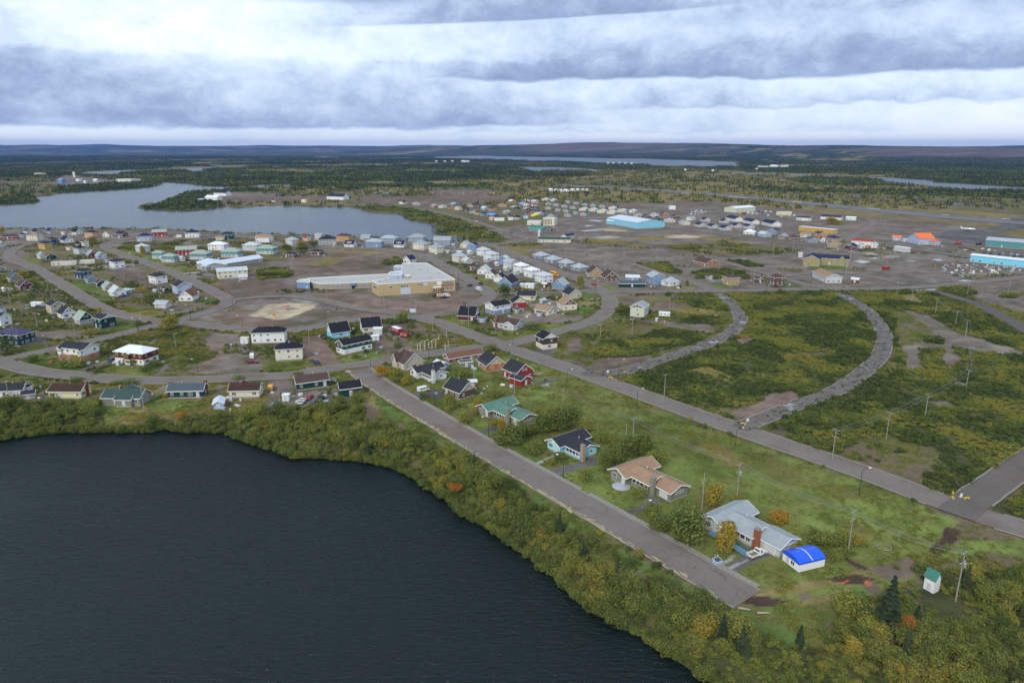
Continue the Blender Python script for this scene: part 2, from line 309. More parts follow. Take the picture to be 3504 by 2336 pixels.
# ------------------------------------------------------------------ painted ground zones
CL = dict(tundra=0, lawn=1, dry=2, gravel=3, reddirt=4, scrub=5, sand=6, asphalt=7, pale=8, forest=9, darkdirt=10, puddle=11, belt=12, brown=13, orange=14, brightlawn=15)
CC = np.array([(.128,.120,.062), (.132,.165,.044), (.190,.158,.066), (.178,.152,.130), (.185,.132,.108), (.066,.078,.034), (.40,.33,.23), (.118,.112,.108),
               (.29,.28,.265), (.048,.058,.032), (.060,.042,.032), (.36,.38,.41), (.060,.066,.030), (.158,.122,.098), (.38,.12,.04), (.088,.138,.036)])  # the puddle entry carries reflected sky as a pale matte colour
ZN_P = [  # (class, view, outline)
 ('tundra','K',[(-400,505),(-400,330),(300,300),(1000,330),(1050,370),(700,400),(380,420),(260,470),(0,500)]), ('forest','K',[(380,372),(700,350),(950,345),(1060,368),(700,403),(380,418)]), ('forest','K',[(0,440),(160,400),(250,440),(262,470),(0,500)]), ('forest','K',[(-400,430),(-400,500),(0,500),(0,470)]),
 ('gravel','K',[(320,345),(420,290),(560,300),(700,320),(780,325),(700,352),(430,362)]), ('forest','K',[(915,517),(1060,480),(1180,437),(1230,408),(1500,395),(1500,430),(1370,455),(1480,480),(1500,505),(1300,530),(1000,525)]),
 ('gravel','K',[(1380,470),(1420,415),(1560,410),(1900,415),(1900,440),(1650,460),(1500,470)]),
 ('gravel','Z',[(0,520),(1000,545),(1180,520),(1450,470),(1700,460),(2352,500),(2500,620),(2352,660),(1700,665),(1400,680),(1200,640),(1050,600),(900,600),(0,620)]),
 ('brown','L',[(150,440),(600,430),(1000,470),(600,520),(200,500)]), ('brown','L',[(600,400),(900,380),(1200,420),(1100,470),(700,450)]),
 ('dry','L',[(180,370),(620,375),(640,400),(400,415),(200,410)]), ('dry','K',[(1500,470),(1900,420),(2300,420),(2352,490),(1700,490)]),
 ('brown','K',[(1400,440),(2300,430),(2300,470),(1500,480)]), ('dry','L',[(1400,380),(2300,420),(2352,480),(1600,440),(1000,430)]),
 ('dry','Z',[(900,480),(1060,500),(1150,545),(1160,560),(1050,540),(850,475)]),
 ('brown','L',[(1650,470),(1800,475),(2200,510),(2000,520),(1750,500)]),
 ('brown','M',[(0,460),(600,500),(1200,560),(1500,600),(2100,600),(2150,625),(1700,640),(1300,600),(900,560),(300,500),(0,500)]),
 ('dry','M',[(0,300),(300,330),(700,420),(1300,470),(1700,510),(2352,560),(2352,590),(1700,540),(1000,480),(500,430),(0,395)]),
 ('dry','M',[(0,420),(600,470),(1200,530),(1800,590),(2352,640),(2352,660),(1800,610),(1200,560),(600,500),(0,450)]),
 ('asphalt','D',[(1620,470),(1800,440),(2000,430),(2200,400),(2280,330),(2420,350),(2600,420),(2500,580),(2100,545),(2040,560),(1800,530),(1680,510)]),
 ('dry','D',[(2160,460),(2300,430),(2500,440),(2500,500),(2300,500)]),
 ('gravel','D',[(900,560),(1300,560),(1750,560),(2500,560),(2500,830),(1800,870),(1400,870),(1000,790),(950,650)]),
 ('gravel','C',[(0,330),(300,350),(700,360),(1400,390),(1700,330),(2351,300),(2351,640),(1800,640),(1400,560),(900,600),(400,470),(0,460)]),
 ('dry','C',[(0,275),(250,268),(480,325),(500,352),(0,342)]), ('dry','C',[(400,265),(700,245),(1000,250),(1300,300),(1450,330),(1000,310),(500,300)]),
 ('tundra','C',[(650,330),(1000,315),(1500,310),(1750,370),(1500,400),(1000,400),(700,350)]), ('dry','C',[(900,355),(1400,370),(1400,390),(950,375)]),
 ('scrub','C',[(430,470),(660,462),(790,545),(750,560),(600,530)]), ('scrub','C',[(850,540),(1130,520),(1300,540),(1300,590),(900,600)]), ('scrub','C',[(1170,450),(1340,455),(1440,500),(1300,505)]),
 ('sand','C',[(100,196),(200,188),(320,196),(330,208),(150,212)]), ('sand','C',[(620,258),(800,243),(960,255),(900,272),(700,272)]),
 ('gravel','C',[(500,290),(700,272),(950,272),(1120,290),(950,306),(600,308)]),
 ('puddle','C',[(35,120),(100,118),(170,138),(100,140)]), ('puddle','C',[(0,205),(90,203),(100,212),(0,215)]), ('puddle','C',[(0,165),(50,165),(60,175),(0,180)]), ('pale','C',[(60,255),(250,248),(310,262),(200,272),(60,268)]),
 ('puddle','D',[(970,683),(1060,682),(1150,700),(1080,706)]), ('puddle','D',[(1120,660),(1160,662),(1170,672),(1125,670)]), ('puddle','D',[(1820,838),(1900,836),(1995,845),(1960,853),(1840,850)]), ('puddle','D',[(1820,805),(1900,802),(1950,808),(1860,814)]), ('puddle','D',[(1480,918),(1640,912),(1600,930),(1520,930)]),
 ('pale','D',[(1060,615),(1170,620),(1170,636),(1060,632)]), ('pale','D',[(1220,642),(1340,648),(1340,664),(1225,660)]), ('puddle','D',[(1430,683),(1470,685),(1465,692),(1432,690)]), ('puddle','D',[(1560,665),(1640,668),(1670,680),(1600,676)]),
 # streets of the left quarter
 ('tundra','A',[(0,520),(280,540),(600,760),(900,870),(1290,930),(1250,960),(900,1060),(450,1140),(0,1230)]),
 ('tundra','A',[(170,340),(900,270),(850,360),(1050,460),(1500,620),(1740,740),(1700,790),(1350,900),(1100,880),(800,780),(560,640),(300,480)]),
 ('tundra','A',[(1000,300),(2351,250),(2351,430),(1500,560),(1200,450),(950,370)]),
 ('gravel','A',[(380,500),(800,510),(880,560),(1100,600),(1150,480),(1000,470)]), ('brown','A',[(880,540),(1150,520),(1220,560),(1150,640),(950,600)]), ('gravel','A',[(1380,800),(1640,800),(1700,830),(1400,880),(1250,860)]),
 ('gravel','A',[(100,1060),(250,1020),(560,1010),(820,1000),(700,1060),(500,1080),(380,1150),(330,1160)]),
 ('brown','A',[(220,690),(480,680),(520,740),(400,760),(250,740)]),
 ('dry','A',[(380,1080),(900,1040),(600,1100),(450,1130)]), ('dry','A',[(700,860),(1150,830),(1330,880),(1200,905),(950,890)]),
 ('gravel','B',[(0,400),(300,350),(700,345),(1000,410),(1200,500),(1450,650),(1640,720),(1560,790),(1350,840),(1000,880),(700,900),(0,1010)]),
 ('gravel','A',[(1780,640),(2000,520),(2351,440),(2351,1010),(1900,970),(1500,950),(1860,800),(1900,740)]),
 ('brown','B',[(0,400),(300,365),(700,375),(960,410),(880,470),(700,520),(300,550),(0,580)]), ('reddirt','B',[(560,900),(300,800),(100,740),(400,720),(640,760),(900,770),(1300,690),(1420,760),(1350,830),(950,875)]),
 ('brown','A',[(1780,600),(2300,600),(2351,680),(2351,760),(1950,760),(1830,680)]),
 ('dry','B',[(100,480),(300,420),(450,430),(300,500)]), ('dry','B',[(260,370),(600,365),(800,400),(400,390)]), ('scrub','B',[(700,460),(850,425),(920,470),(760,490)]), ('scrub','A',[(2040,545),(2180,508),(2351,535),(2330,580),(2120,600)]),
 ('gravel','A',[(1500,950),(1700,850),(2100,790),(2351,740),(2351,1010),(2000,1010)]), ('pale','B',[(0,745),(200,750),(500,810),(560,850),(300,800),(0,770)]),
 ('reddirt','A',[(1720,870),(2000,840),(1990,900),(2351,930),(2351,990),(2000,990),(1700,920)]),
 ('sand','A',[(1995,890),(2170,800),(2360,782),(2360,900),(2290,925),(2150,918)]), ('sand','B',[(0,785),(215,797),(150,850),(60,880),(0,898)]),
 ('gravel','A',[(1700,1030),(1900,1040),(2000,1120),(2130,1290),(2100,1350),(1700,1360),(1500,1350),(1700,1290),(1780,1180),(1650,1080)]), ('reddirt','A',[(1600,1110),(1800,1100),(1800,1250),(1700,1330),(1500,1340),(1760,1200)]),
 ('tundra','A',[(1080,1040),(1290,1010),(1620,1030),(1580,1090),(1300,1120),(1060,1100)]),
 ('reddirt','B',[(90,1060),(250,1050),(340,1180),(420,1280),(300,1300),(150,1250),(90,1180)]), ('lawn','B',[(350,1220),(650,1180),(770,1215),(600,1265),(400,1280)]), ('brightlawn','B',[(-140,1260),(90,1250),(170,1262),(165,1300),(0,1325),(-230,1330)]),
 ('brown','B',[(720,960),(1000,950),(1330,1090),(1340,1125),(1000,1175),(800,1180),(650,1150),(700,1050)]), ('tundra','B',[(900,1060),(1200,1060),(1300,1110),(1000,1160)]),
 ('lawn','B',[(1160,910),(1330,880),(1400,940),(1500,965),(1490,1005),(1380,1000)]), ('lawn','B',[(1500,1010),(1700,1030),(1860,1000),(2140,950),(2150,985),(1800,1075),(1650,1060)]), ('lawn','B',[(1500,850),(1550,840),(1560,880),(1520,885)]),
 ('gravel','J',[(1200,1290),(1500,1200),(1700,1210),(1640,1330),(1800,1345),(1940,1340),(1830,1405),(1300,1440),(1180,1380)]), ('brightlawn','J',[(1880,1140),(2010,1148),(2060,1160),(2045,1200),(1870,1192)]), ('brightlawn','J',[(1790,1310),(1850,1262),(2055,1250),(2000,1325),(1900,1335)]), ('dry','J',[(1850,1210),(2060,1205),(2055,1245),(1855,1255)]),
 ('lawn','J',[(600,850),(700,840),(640,870)]), ('lawn','J',[(710,930),(840,935),(800,960),(730,955)]), ('lawn','J',[(800,970),(930,965),(1000,1015),(930,1025)]), ('lawn','J',[(930,1055),(1050,1070),(1040,1090),(980,1090)]),
 ('dry','J',[(1300,770),(1560,870),(1900,1000),(1960,1100),(1900,1100),(1880,1030),(1600,920)]), ('lawn','J',[(1500,840),(1560,860),(1660,900),(1560,870)]), ('dry','J',[(1000,640),(1500,610),(1500,690),(1300,690),(1380,760),(1250,740)]), ('gravel','J',[(1380,600),(1800,630),(2340,640),(2340,900),(1960,830),(1560,690)]),
 ('lawn','J',[(2060,1040),(2200,1050),(2260,1095),(2180,1098),(2090,1075)]), ('brightlawn','C',[(1000,640),(1130,640),(1260,660),(1100,672)]), ('brightlawn','C',[(1560,655),(1620,625),(1700,645),(1760,664),(1600,668)]), ('brightlawn','C',[(1780,500),(2100,495),(2170,520),(1800,522)]), ('dry','C',[(660,670),(830,640),(920,675),(700,685)]),
 ('lawn','I',[(0,312),(130,322),(300,350),(420,362),(300,400),(240,480),(0,400)]), ('dry','I',[(420,365),(900,390),(1300,392),(1740,385),(2100,370),(2351,370),(2351,650),(1800,650),(1350,650),(1180,680),(960,690),(700,700),(560,640),(500,560),(0,560),(0,480),(300,500)]),
 ('lawn','I',[(590,700),(700,540),(900,545),(1060,570),(1000,650),(950,690),(800,700)]), ('lawn','I',[(1180,540),(1300,440),(1340,510),(1700,510),(1680,560),(1350,600),(1200,600)]), ('gravel','I',[(300,500),(330,430),(380,500),(700,490),(860,400),(820,460),(650,560),(520,570),(340,555)]), ('gravel','I',[(1300,390),(1345,392),(1230,500),(1190,470)]), ('gravel','I',[(1740,385),(1830,385),(1800,450),(1740,540),(1700,560),(1730,450)]),
 ('gravel','I',[(2130,380),(2351,360),(2351,620),(2250,640),(2150,560)]), ('gravel','B',[(-230,1330),(-10,1380),(20,1500),(300,1490),(440,1420),(580,1500),(480,1568),(480,1640),(300,1690),(-60,1680),(-200,1560)]), ('lawn','B',[(295,1370),(350,1365),(440,1415),(350,1480),(300,1480)]), ('brown','I',[(2100,540),(2351,580),(2351,640),(2150,620)]),
 ('brightlawn','A',[(170,1290),(200,1230),(450,1190),(480,1250),(700,1275),(640,1335),(450,1335)]), ('lawn','A',[(760,1340),(900,1290),(1200,1300),(1260,1320),(1200,1370),(800,1368)]), ('gravel','A',[(600,1345),(850,1250),(900,1270),(760,1340),(700,1360)]), ('gravel','A',[(1240,1368),(1320,1280),(1360,1280),(1280,1369)]),
 ('brightlawn','A',[(830,1015),(940,960),(1100,940),(1180,975),(1000,1030)]), ('brightlawn','A',[(120,1150),(330,1120),(380,1160),(150,1205)]), ('brightlawn','A',[(560,600),(700,620),(790,650),(870,700),(760,725),(640,690)]), ('brightlawn','A',[(740,740),(870,735),(960,765),(800,772)]), ('brightlawn','A',[(1560,800),(1700,745),(1745,770),(1690,802)]), ('lawn','A',[(200,420),(300,440),(340,475),(220,470)]), ('lawn','A',[(1340,505),(1500,488),(1600,520),(1450,542)]), ('pale','A',[(1460,550),(1600,530),(1700,520),(1560,550)]), ('lawn','A',[(960,350),(1140,380),(1200,410),(1000,400)]), ('lawn','A',[(1100,430),(1260,420),(1350,470),(1200,470)]), ('lawn','A',[(880,790),(1200,840),(1100,850)]),
 ('gravel','A',[(1520,560),(1720,540),(1740,590),(1580,600)]), ('dry','A',[(1650,620),(1780,620),(1760,650)]),
 # near lake side
 ('belt','Z',[(-60,930),(230,925),(240,970),(400,980),(400,960),(600,950),(760,930),(830,920),(856,960),(935,1003),(1010,1028),(1050,1053),(1124,1093),(1210,1144),(1324,1218),(1420,1264),(1524,1320),(1609,1377),(1680,1435),(1900,1470),(1960,1380),(2352,1300),(2700,1300),(2900,2400),(-400,2400)]),
 ('belt','I',[(480,705),(700,702),(960,695),(1100,690),(1380,672),(1400,800),(480,820)]),
 ('dry','Z',[(838,900),(870,915),(900,965),(960,1005),(940,1003),(880,975),(845,945)]),
 ('brown','E',[(0,500),(80,560),(120,640),(60,700),(0,700)]), ('brown','F',[(150,1040),(250,1080),(300,1180),(180,1140),(60,1040)]),
 ('brightlawn','E',[(60,470),(150,515),(1900,1568),(1700,1568),(1100,1130),(700,930),(420,760),(130,650),(110,560)]), ('brightlawn','F',[(0,850),(900,1358),(1000,1350),(850,1380),(700,1320),(0,960)]),
 ('lawn','Z',[(845,860),(1000,830),(1180,815),(1400,890),(1600,975),(1980,1105),(2200,1195),(2170,1250),(2100,1320),(1900,1400),(1745,1375),(1730,1350)]),
 ('dry','F',[(1000,1240),(1700,1130),(2100,1000),(2100,1080),(1950,1130),(1500,1240),(1100,1290)]), ('dry','F',[(500,0),(900,60),(1100,200),(1000,260),(700,100)]),
 ('dry','E',[(400,420),(620,440),(700,520),(560,600),(440,520)]), ('dry','B',[(590,1330),(800,1400),(1000,1500),(860,1510),(640,1370)]), ('lawn','B',[(600,1330),(820,1280),(1100,1240),(1200,1300),(960,1500),(860,1500)]),
 ('brightlawn','E',[(440,510),(640,480),(720,520),(700,560),(560,570)]), ('brightlawn','E',[(1180,860),(1450,870),(1660,990),(1460,1080),(1380,1030)]),
 ('brightlawn','F',[(640,1300),(900,1360),(1450,1340),(1700,1240),(2000,1180),(2100,1240),(2000,1350),(1850,1400),(1720,1500),(1700,1700),(1300,1640),(1000,1450),(800,1400)]),
 ('darkdirt','F',[(1040,1305),(1100,1270),(1280,1270),(1420,1300),(1320,1340),(1200,1352),(1050,1325)]), ('brown','F',[(1480,1252),(1560,1232),(1600,1270),(1520,1292)]), ('dry','F',[(1400,1330),(1700,1260),(1900,1170),(1860,1260),(1600,1330),(1450,1360)]), ('darkdirt','G',[(740,740),(860,700),(1000,690),(1150,715),(1100,760),(900,770)]),
 ('brown','G',[(1040,770),(1150,720),(1190,800),(1230,870),(1160,860)]), ('brown','G',[(900,570),(960,560),(1100,640),(1300,590),(1450,520),(1500,560),(1560,640),(1400,700),(1300,740),(1150,680),(960,640)]), ('darkdirt','G',[(1690,320),(1750,310),(1860,345),(1790,440),(1700,520),(1640,540),(1590,480),(1680,420)]), ('darkdirt','G',[(890,540),(960,570),(1100,640),(1060,660),(930,600)]),
 ('brown','G',[(1410,860),(1490,890),(1560,1050),(1700,1060),(1800,1120),(1780,1150),(1600,1090),(1480,1000)]), ('orange','G',[(1700,1070),(1760,1085),(1800,1125),(1740,1130)]), ('orange','G',[(850,768),(930,740),(900,765)]), ('orange','G',[(1060,740),(1105,742),(1110,775),(1085,772)]), ('orange','G',[(1455,580),(1500,580),(1530,605),(1480,610)]), ('orange','G',[(1530,525),(1555,520),(1550,540),(1535,540)]),
 ('lawn','G',[(1860,420),(2351,400),(2351,560),(2000,500),(1900,560),(1700,560)]),
 # big overgrown fields
 ('tundra','B',[(2140,1020),(2351,940),(2500,850),(2700,800),(2700,1568),(2351,1350),(2100,1220)]), ('tundra','C',[(-20,1010),(250,900),(290,800),(250,730),(1060,720),(1190,860),(1160,990),(950,1100),(500,1270),(0,1370)]),
 ('brown','C',[(250,740),(600,730),(460,760),(380,820),(300,800)]), ('brown','C',[(540,800),(700,780),(760,800),(640,860),(540,860)]), ('brown','C',[(600,970),(1000,970),(1050,1000),(1020,1030),(750,1000)]), ('brown','C',[(120,1240),(500,1180),(560,1240),(300,1310),(0,1370),(0,1300)]), ('brown','B',[(2050,1230),(2351,1260),(2351,1330),(2200,1290)]), ('brown','B',[(2180,1100),(2300,1060),(2340,1180),(2220,1190)]),
 ('gravel','C',[(420,920),(1000,960),(1000,985),(500,950)]), ('dry','C',[(720,840),(1000,830),(1100,900),(850,880)]), ('scrub','C',[(660,880),(1000,900),(1160,920),(1120,970),(900,960),(680,940)]), ('scrub','C',[(780,780),(1000,740),(1170,800),(1160,860),(900,830)]), ('scrub','C',[(100,1130),(500,1050),(700,1000),(1000,1040),(900,1120),(500,1210),(200,1230)]), ('scrub','C',[(280,800),(360,830),(360,900),(260,890)]),
 ('scrub','C',[(1110,725),(1700,700),(2050,720),(2250,850),(2330,1000),(2351,1100),(2290,1240),(2100,1420),(1850,1530),(1850,1700),(500,1568),(280,1440),(450,1350),(800,1250),(1150,1120),(1300,1000),(1330,900),(1250,820)]),
 ('reddirt','C',[(1230,1090),(1330,1060),(1380,1100),(1280,1130)]), ('brown','C',[(1700,1180),(1950,1190),(1900,1215),(1720,1205)]), ('dry','C',[(1180,1000),(1290,1040),(1340,1050),(1250,1080)]), ('tundra','C',[(1350,1350),(1500,1320),(1450,1400),(1380,1450)]), ('dry','C',[(1560,1180),(1700,1200),(1680,1280),(1560,1250)]), ('brown','C',[(1400,1540),(1700,1490),(1750,1540),(1600,1640)]), ('dry','C',[(800,1330),(1000,1300),(1200,1400),(1100,1420)]), ('dry','C',[(320,1440),(500,1500),(560,1568),(400,1500)]),
 ('scrub','D',[(880,950),(1640,950),(2000,1060),(2351,1290),(2500,1400),(2500,1600),(1350,1620),(1330,1400),(1300,1300),(1120,1100)]), ('tundra','D',[(1280,1060),(1600,1180),(1700,1300),(1700,1500),(1400,1568),(1330,1350)]), ('gravel','D',[(1400,1080),(1600,1130),(1800,1250),(1950,1300),(2351,1420),(2351,1450),(2000,1420),(1780,1380),(1850,1500),(1750,1568),(1400,1568),(1400,1380),(1640,1290),(1600,1230)]), ('scrub','D',[(1500,1390),(1690,1400),(1740,1560),(1560,1560)]), ('scrub','D',[(1560,1290),(1700,1310),(1680,1350),(1560,1340)]), ('dry','D',[(1320,960),(1500,960),(1560,1030),(1400,1010)]),
 ('gravel','D',[(1850,860),(2351,810),(2500,800),(2500,1180),(2351,1100),(2100,1020),(1950,980)]), ('scrub','D',[(1640,900),(1850,890),(2000,960),(1960,1020),(1800,960)]), ('scrub','D',[(2200,960),(2351,950),(2351,1000),(2220,990)]), ('tundra','D',[(2010,1030),(2160,1050),(2351,1120),(2351,1220),(2200,1130)]),
 ('scrub','H',[(230,800),(480,600),(680,560),(1000,400),(1150,280),(1300,290),(1500,300),(1900,300),(2351,250),(2700,300),(2700,800),(2351,930),(2000,1150),(1800,1260),(1500,1290),(1100,1110),(700,1000),(400,880)]),
 ('brown','H',[(1180,870),(1250,845),(1450,940),(1350,955)]), ('brown','H',[(1180,1090),(1500,1160),(1640,1270),(1500,1290),(1200,1190)]), ('reddirt','H',[(0,600),(500,440),(560,480),(250,620),(0,700)]), ('brown','H',[(220,800),(330,740),(470,760),(430,870),(320,860)]), ('dry','H',[(900,980),(1300,940),(1620,1000),(1560,1100),(1300,1080),(1100,1060)]), ('tundra','H',[(1100,740),(1350,830),(1650,900),(1700,1000),(1500,1200),(1700,1250),(1100,1100),(700,1000),(850,960)]), ('gravel','H',[(1600,520),(1750,520),(1760,570),(1640,560)]), ('gravel','H',[(1720,360),(1900,370),(1980,400),(1850,410)]), ('gravel','H',[(1100,1100),(1150,1060),(1170,1150),(1120,1150)]),
 ('belt','H',[(2020,1440),(2351,1150),(2700,900),(2700,1700),(2351,1568),(2200,1540)]),
 # driveways and paths
 ('asphalt','E',[(350,450),(400,455),(420,510),(650,480),(640,430),(430,440)]), ('asphalt','E',[(890,765),(1060,720),(1060,758),(935,790)]), ('asphalt','E',[(1470,1080),(1860,965),(1860,1030),(1530,1118)]), ('asphalt','E',[(2040,1410),(2240,1340),(2240,1400),(2110,1440)]), ('asphalt','F',[(50,600),(240,510),(260,450),(420,490),(100,630)]),
 ('asphalt','F',[(860,1035),(1120,900),(1330,900),(1240,940),(960,1080),(930,1075)]), ('pale','F',[(840,1010),(960,935),(985,945),(865,1030)]), ('pale','F',[(890,1052),(1060,965),(1085,972),(915,1066)]),
 ('asphalt','E',[(1290,400),(1500,335),(1570,355),(1450,375)]), ('pale','E',[(1420,385),(1490,370),(1500,380),(1430,393)]), ('pale','E',[(1340,295),(1430,300),(1440,308),(1350,304)]), ('pale','E',[(1370,1030),(1490,960),(1540,945),(1520,960),(1420,1030)]), ('asphalt','E',[(1280,130),(1440,90),(1560,115),(1450,150),(1380,160)]),
]
RD = [  # streets: name, width, surface, points, kerbs
 ('main_street', 10.0, 'old', [('Z',2560,1275),('Z',2400,1228),('Z',2230,1176),('Z',1980,1083),('Z',1790,1018),('Z',1600,952),('Z',1380,872),('Z',1180,803),('Z',1110,778),('Z',1060,760),('Z',1000,738),('Z',940,728)], 1),
 ('lakeside_street', 9.6, 'old', [('Z',1717,1376),('E',1900,1440),('E',1000,930),('E',500,635),('E',160,430),('B',620,1400),('B',530,1330)], 1),
 ('cross_street', 9.0, 'old', [('A',-300,1180),('A',-60,1240),('A',60,1280),('A',300,1340),('A',600,1375),('A',1000,1408),('A',1500,1412),('A',2000,1388),('A',2351,1372),('B',150,1340),('B',400,1305),('B',700,1265),('B',1000,1215),('B',1250,1180),('B',1500,1150),('B',1700,1128),('B',1900,1085),('B',2100,1030),('B',2351,960),('J',2000,1400),('J',2120,1320),('J',2170,1230),('J',2140,1150),('J',2060,1085),('J',1900,1010),('J',1700,932),('J',1500,850),('J',1300,770),('J',1100,690),('J',980,645),('J',800,622)], 1),
 ('west_street', 8.6, 'old', [('A',-60,1252),('A',150,1222),('A',420,1165),('A',700,1105),('A',1000,1035),('A',1250,975),('A',1420,935),('A',1600,885),('A',1800,815),('A',1830,765),('A',1720,700),('A',1500,595),('A',1200,475),('A',960,395),('A',850,345),('A',860,312),('A',1000,282),('A',1110,265)], 1),
 ('hill_street', 8.6, 'old', [('A',1400,950),('A',1180,925),('A',950,880),('A',760,800),('A',500,640),('A',300,520),('A',130,450),('A',70,405),('A',140,345),('A',290,305)], 1),
 ('school_street', 9.0, 'old', [('A',1330,945),('A',1600,965),('A',1900,1005),('A',2351,1015),('B',200,980),('B',450,935),('B',800,905),('B',1000,905),('B',1200,880),('B',1400,835),('B',1540,775),('B',1590,720),('B',1480,640),('B',1380,580),('B',1200,480),('B',1000,398),('B',700,360),('B',450,345),('B',200,340),('B',-80,330),('A',2200,300),('A',2000,262),('A',1700,268)], 1),
 ('loop_street', 7.5, 'old', [('A',2280,330),('A',2000,360),('A',1750,330),('A',1590,330),('A',1500,310),('A',1620,278),('A',1900,262)], 0),
 ('bay_road', 9.5, 'old', [('L',-250,490),('L',150,492),('L',450,505),('L',700,545),('L',900,595),('L',1050,640),('L',1200,690),('L',1270,720),('L',1180,745),('L',1040,758),('L',940,752)], 0),
 ('short_street', 8.0, 'old', [('B',1600,720),('B',1900,712),('B',2200,705),('B',2440,690)], 0),
 ('east_road', 9.0, 'old', [('J',2120,1150),('C',180,705),('C',400,705),('C',700,698),('C',1200,693),('C',1700,682),('C',2000,680),('D',1000,915),('D',1400,905),('D',1700,885),('D',2000,855),('D',2351,820),('D',2700,780)], 0),
 ('terrace_street', 7.5, 'old', [('C',1010,690),('C',900,640),('C',740,590),('C',560,535),('C',400,480),('C',300,465)], 0),
 ('hostel_street', 7.5, 'old', [('C',2000,672),('C',1800,650),('C',1650,605),('C',1500,568),('C',1300,512),('C',1100,455),('C',1000,440)], 0),
 ('hostel_lane', 7.0, 'old', [('C',1600,575),('C',1800,552),('C',2000,545),('C',2300,580),('D',1400,880)], 0),
 ('arena_road', 8.5, 'dirt', [('J',2000,385),('C',200,110),('C',480,150),('C',650,185),('C',900,215),('C',1200,260),('C',1500,300),('C',1700,320),('D',700,560),('D',1100,560),('D',1400,590),('D',1900,660)], 0),
 ('airport_road', 8.0, 'old', [('D',940,530),('D',1000,480),('D',1090,430),('D',1135,390),('D',1120,360),('D',1060,345)], 0),
 ('dark_track', 9.0, 'dark', [('D',1600,925),('D',1800,980),('D',2000,1050),('D',2200,1150),('D',2420,1270)], 0),
 ('overgrown_street', 7.2, 'broken', [('B',2351,1345),('C',120,1362),('C',300,1345),('C',500,1292),('C',760,1205),('C',1000,1120),('C',1150,1050),('C',1240,970),('C',1255,900),('C',1210,830),('C',1150,765),('C',1070,720)], 1),
 ('cracked_street', 7.2, 'broken', [('H',60,740),('H',250,665),('H',600,525),('H',850,435),('H',1020,320),('H',1160,200),('D',1215,1400),('D',1225,1290),('D',1170,1180),('D',1080,1080),('D',960,1005),('D',860,950)], 1),
 ('corner_street', 9.0, 'dark2', [('H',1800,1440),('H',1900,1350),('H',2000,1275),('H',2180,1150),('H',2351,1030),('H',2700,800)], 1),
 ('plaza_lane', 8.0, 'old', [('A',1830,770),('A',2100,745),('A',2351,740),('B',300,790),('B',600,850),('B',900,885)], 0),
]
RUNWAY = ('runway', 46., 'runway', [('L',1500,360),('M',0,402),('M',600,452),('M',1200,512),('M',1800,572),('M',2352,615),('M',2800,655)], 0)
def catmull(P, step=6.):
    P = [P[0]]+P+[P[-1]]; out = []
    for i in range(1, len(P)-2):
        p0, p1, p2, p3 = [np.array(q) for q in P[i-1:i+3]]
        n = max(2, int(np.hypot(*(p2-p1))/step))
        for k in range(n):
            t = k/n
            out.append(tuple(.5*((2*p1)+(-p0+p2)*t+(2*p0-5*p1+4*p2-p3)*t*t+(-p0+3*p1-3*p2+p3)*t**3)))
    out.append(tuple(P[-1])); return out
ROADS = []
for name, w, sf, pts, kb in RD+[RUNWAY]:
    P = catmull([at(*p) for p in pts], 5. if name != 'runway' else 60.); ROADS.append((name, w, sf, P, kb))
def roaddist(px, py, skip=None, pad=0.):
    d = np.full(px.shape, 1e9)
    for i, (name, w, sf, P, kb) in enumerate(ROADS):
        if i == skip: continue
        A = np.asarray(P); m = np.where((px > A[:, 0].min()-30) & (px < A[:, 0].max()+30) & (py > A[:, 1].min()-30) & (py < A[:, 1].max()+30))[0]
        if len(m): d[m] = np.minimum(d[m], segdist(px[m], py[m], P[::2]+[P[-1]] if len(P) > 4 else P, False)-w/2)
    return d
ZPOLY = [(CL[c], poly(v, pts)) for c, v, pts in ZN_P]
FORB = (1250., 950.)
def classify(px, py, warp=True):
    d = np.hypot(px, py); amp = np.clip(.006*d, .9, 14.)
    if warp:
        wx = px+amp*(vnoise(px, py, 9., 1, 3)-.5)*2+(d > 500)*amp*.8*(vnoise(px, py, 45., 2, 2)-.5)*2
        wy = py+amp*(vnoise(px, py, 9., 4, 3)-.5)*2+(d > 500)*amp*1.6*(vnoise(px, py, 45., 6, 2)-.5)*2
    else: wx, wy = px, py
    c = np.zeros(px.shape, int)
    # forest beyond the town: left of the bay everything past ~900 m, behind the town past ~1700 m
    far = np.interp(px, [-1600, -900, -640, 0, 300, 575, 860, 1100, 2500], [950, 1000, 1600, 1900, 2250, 1720, 1430, 1330, 1300])+250*(vnoise(px, py, 300., 7, 3)-.5)
    fn = vnoise(px, py, 520., 9, 4, .6); clear = (fn > .54) & (d < 3400) & (px > -500) | (fn > .62) & (px <= -500) | (fn > .68)
    ff = wy > far; c[ff] = CL['forest']; c[ff & clear] = CL['dry']
    for k, P in ZPOLY: c[inpoly(wx, wy, P)] = k
    return c
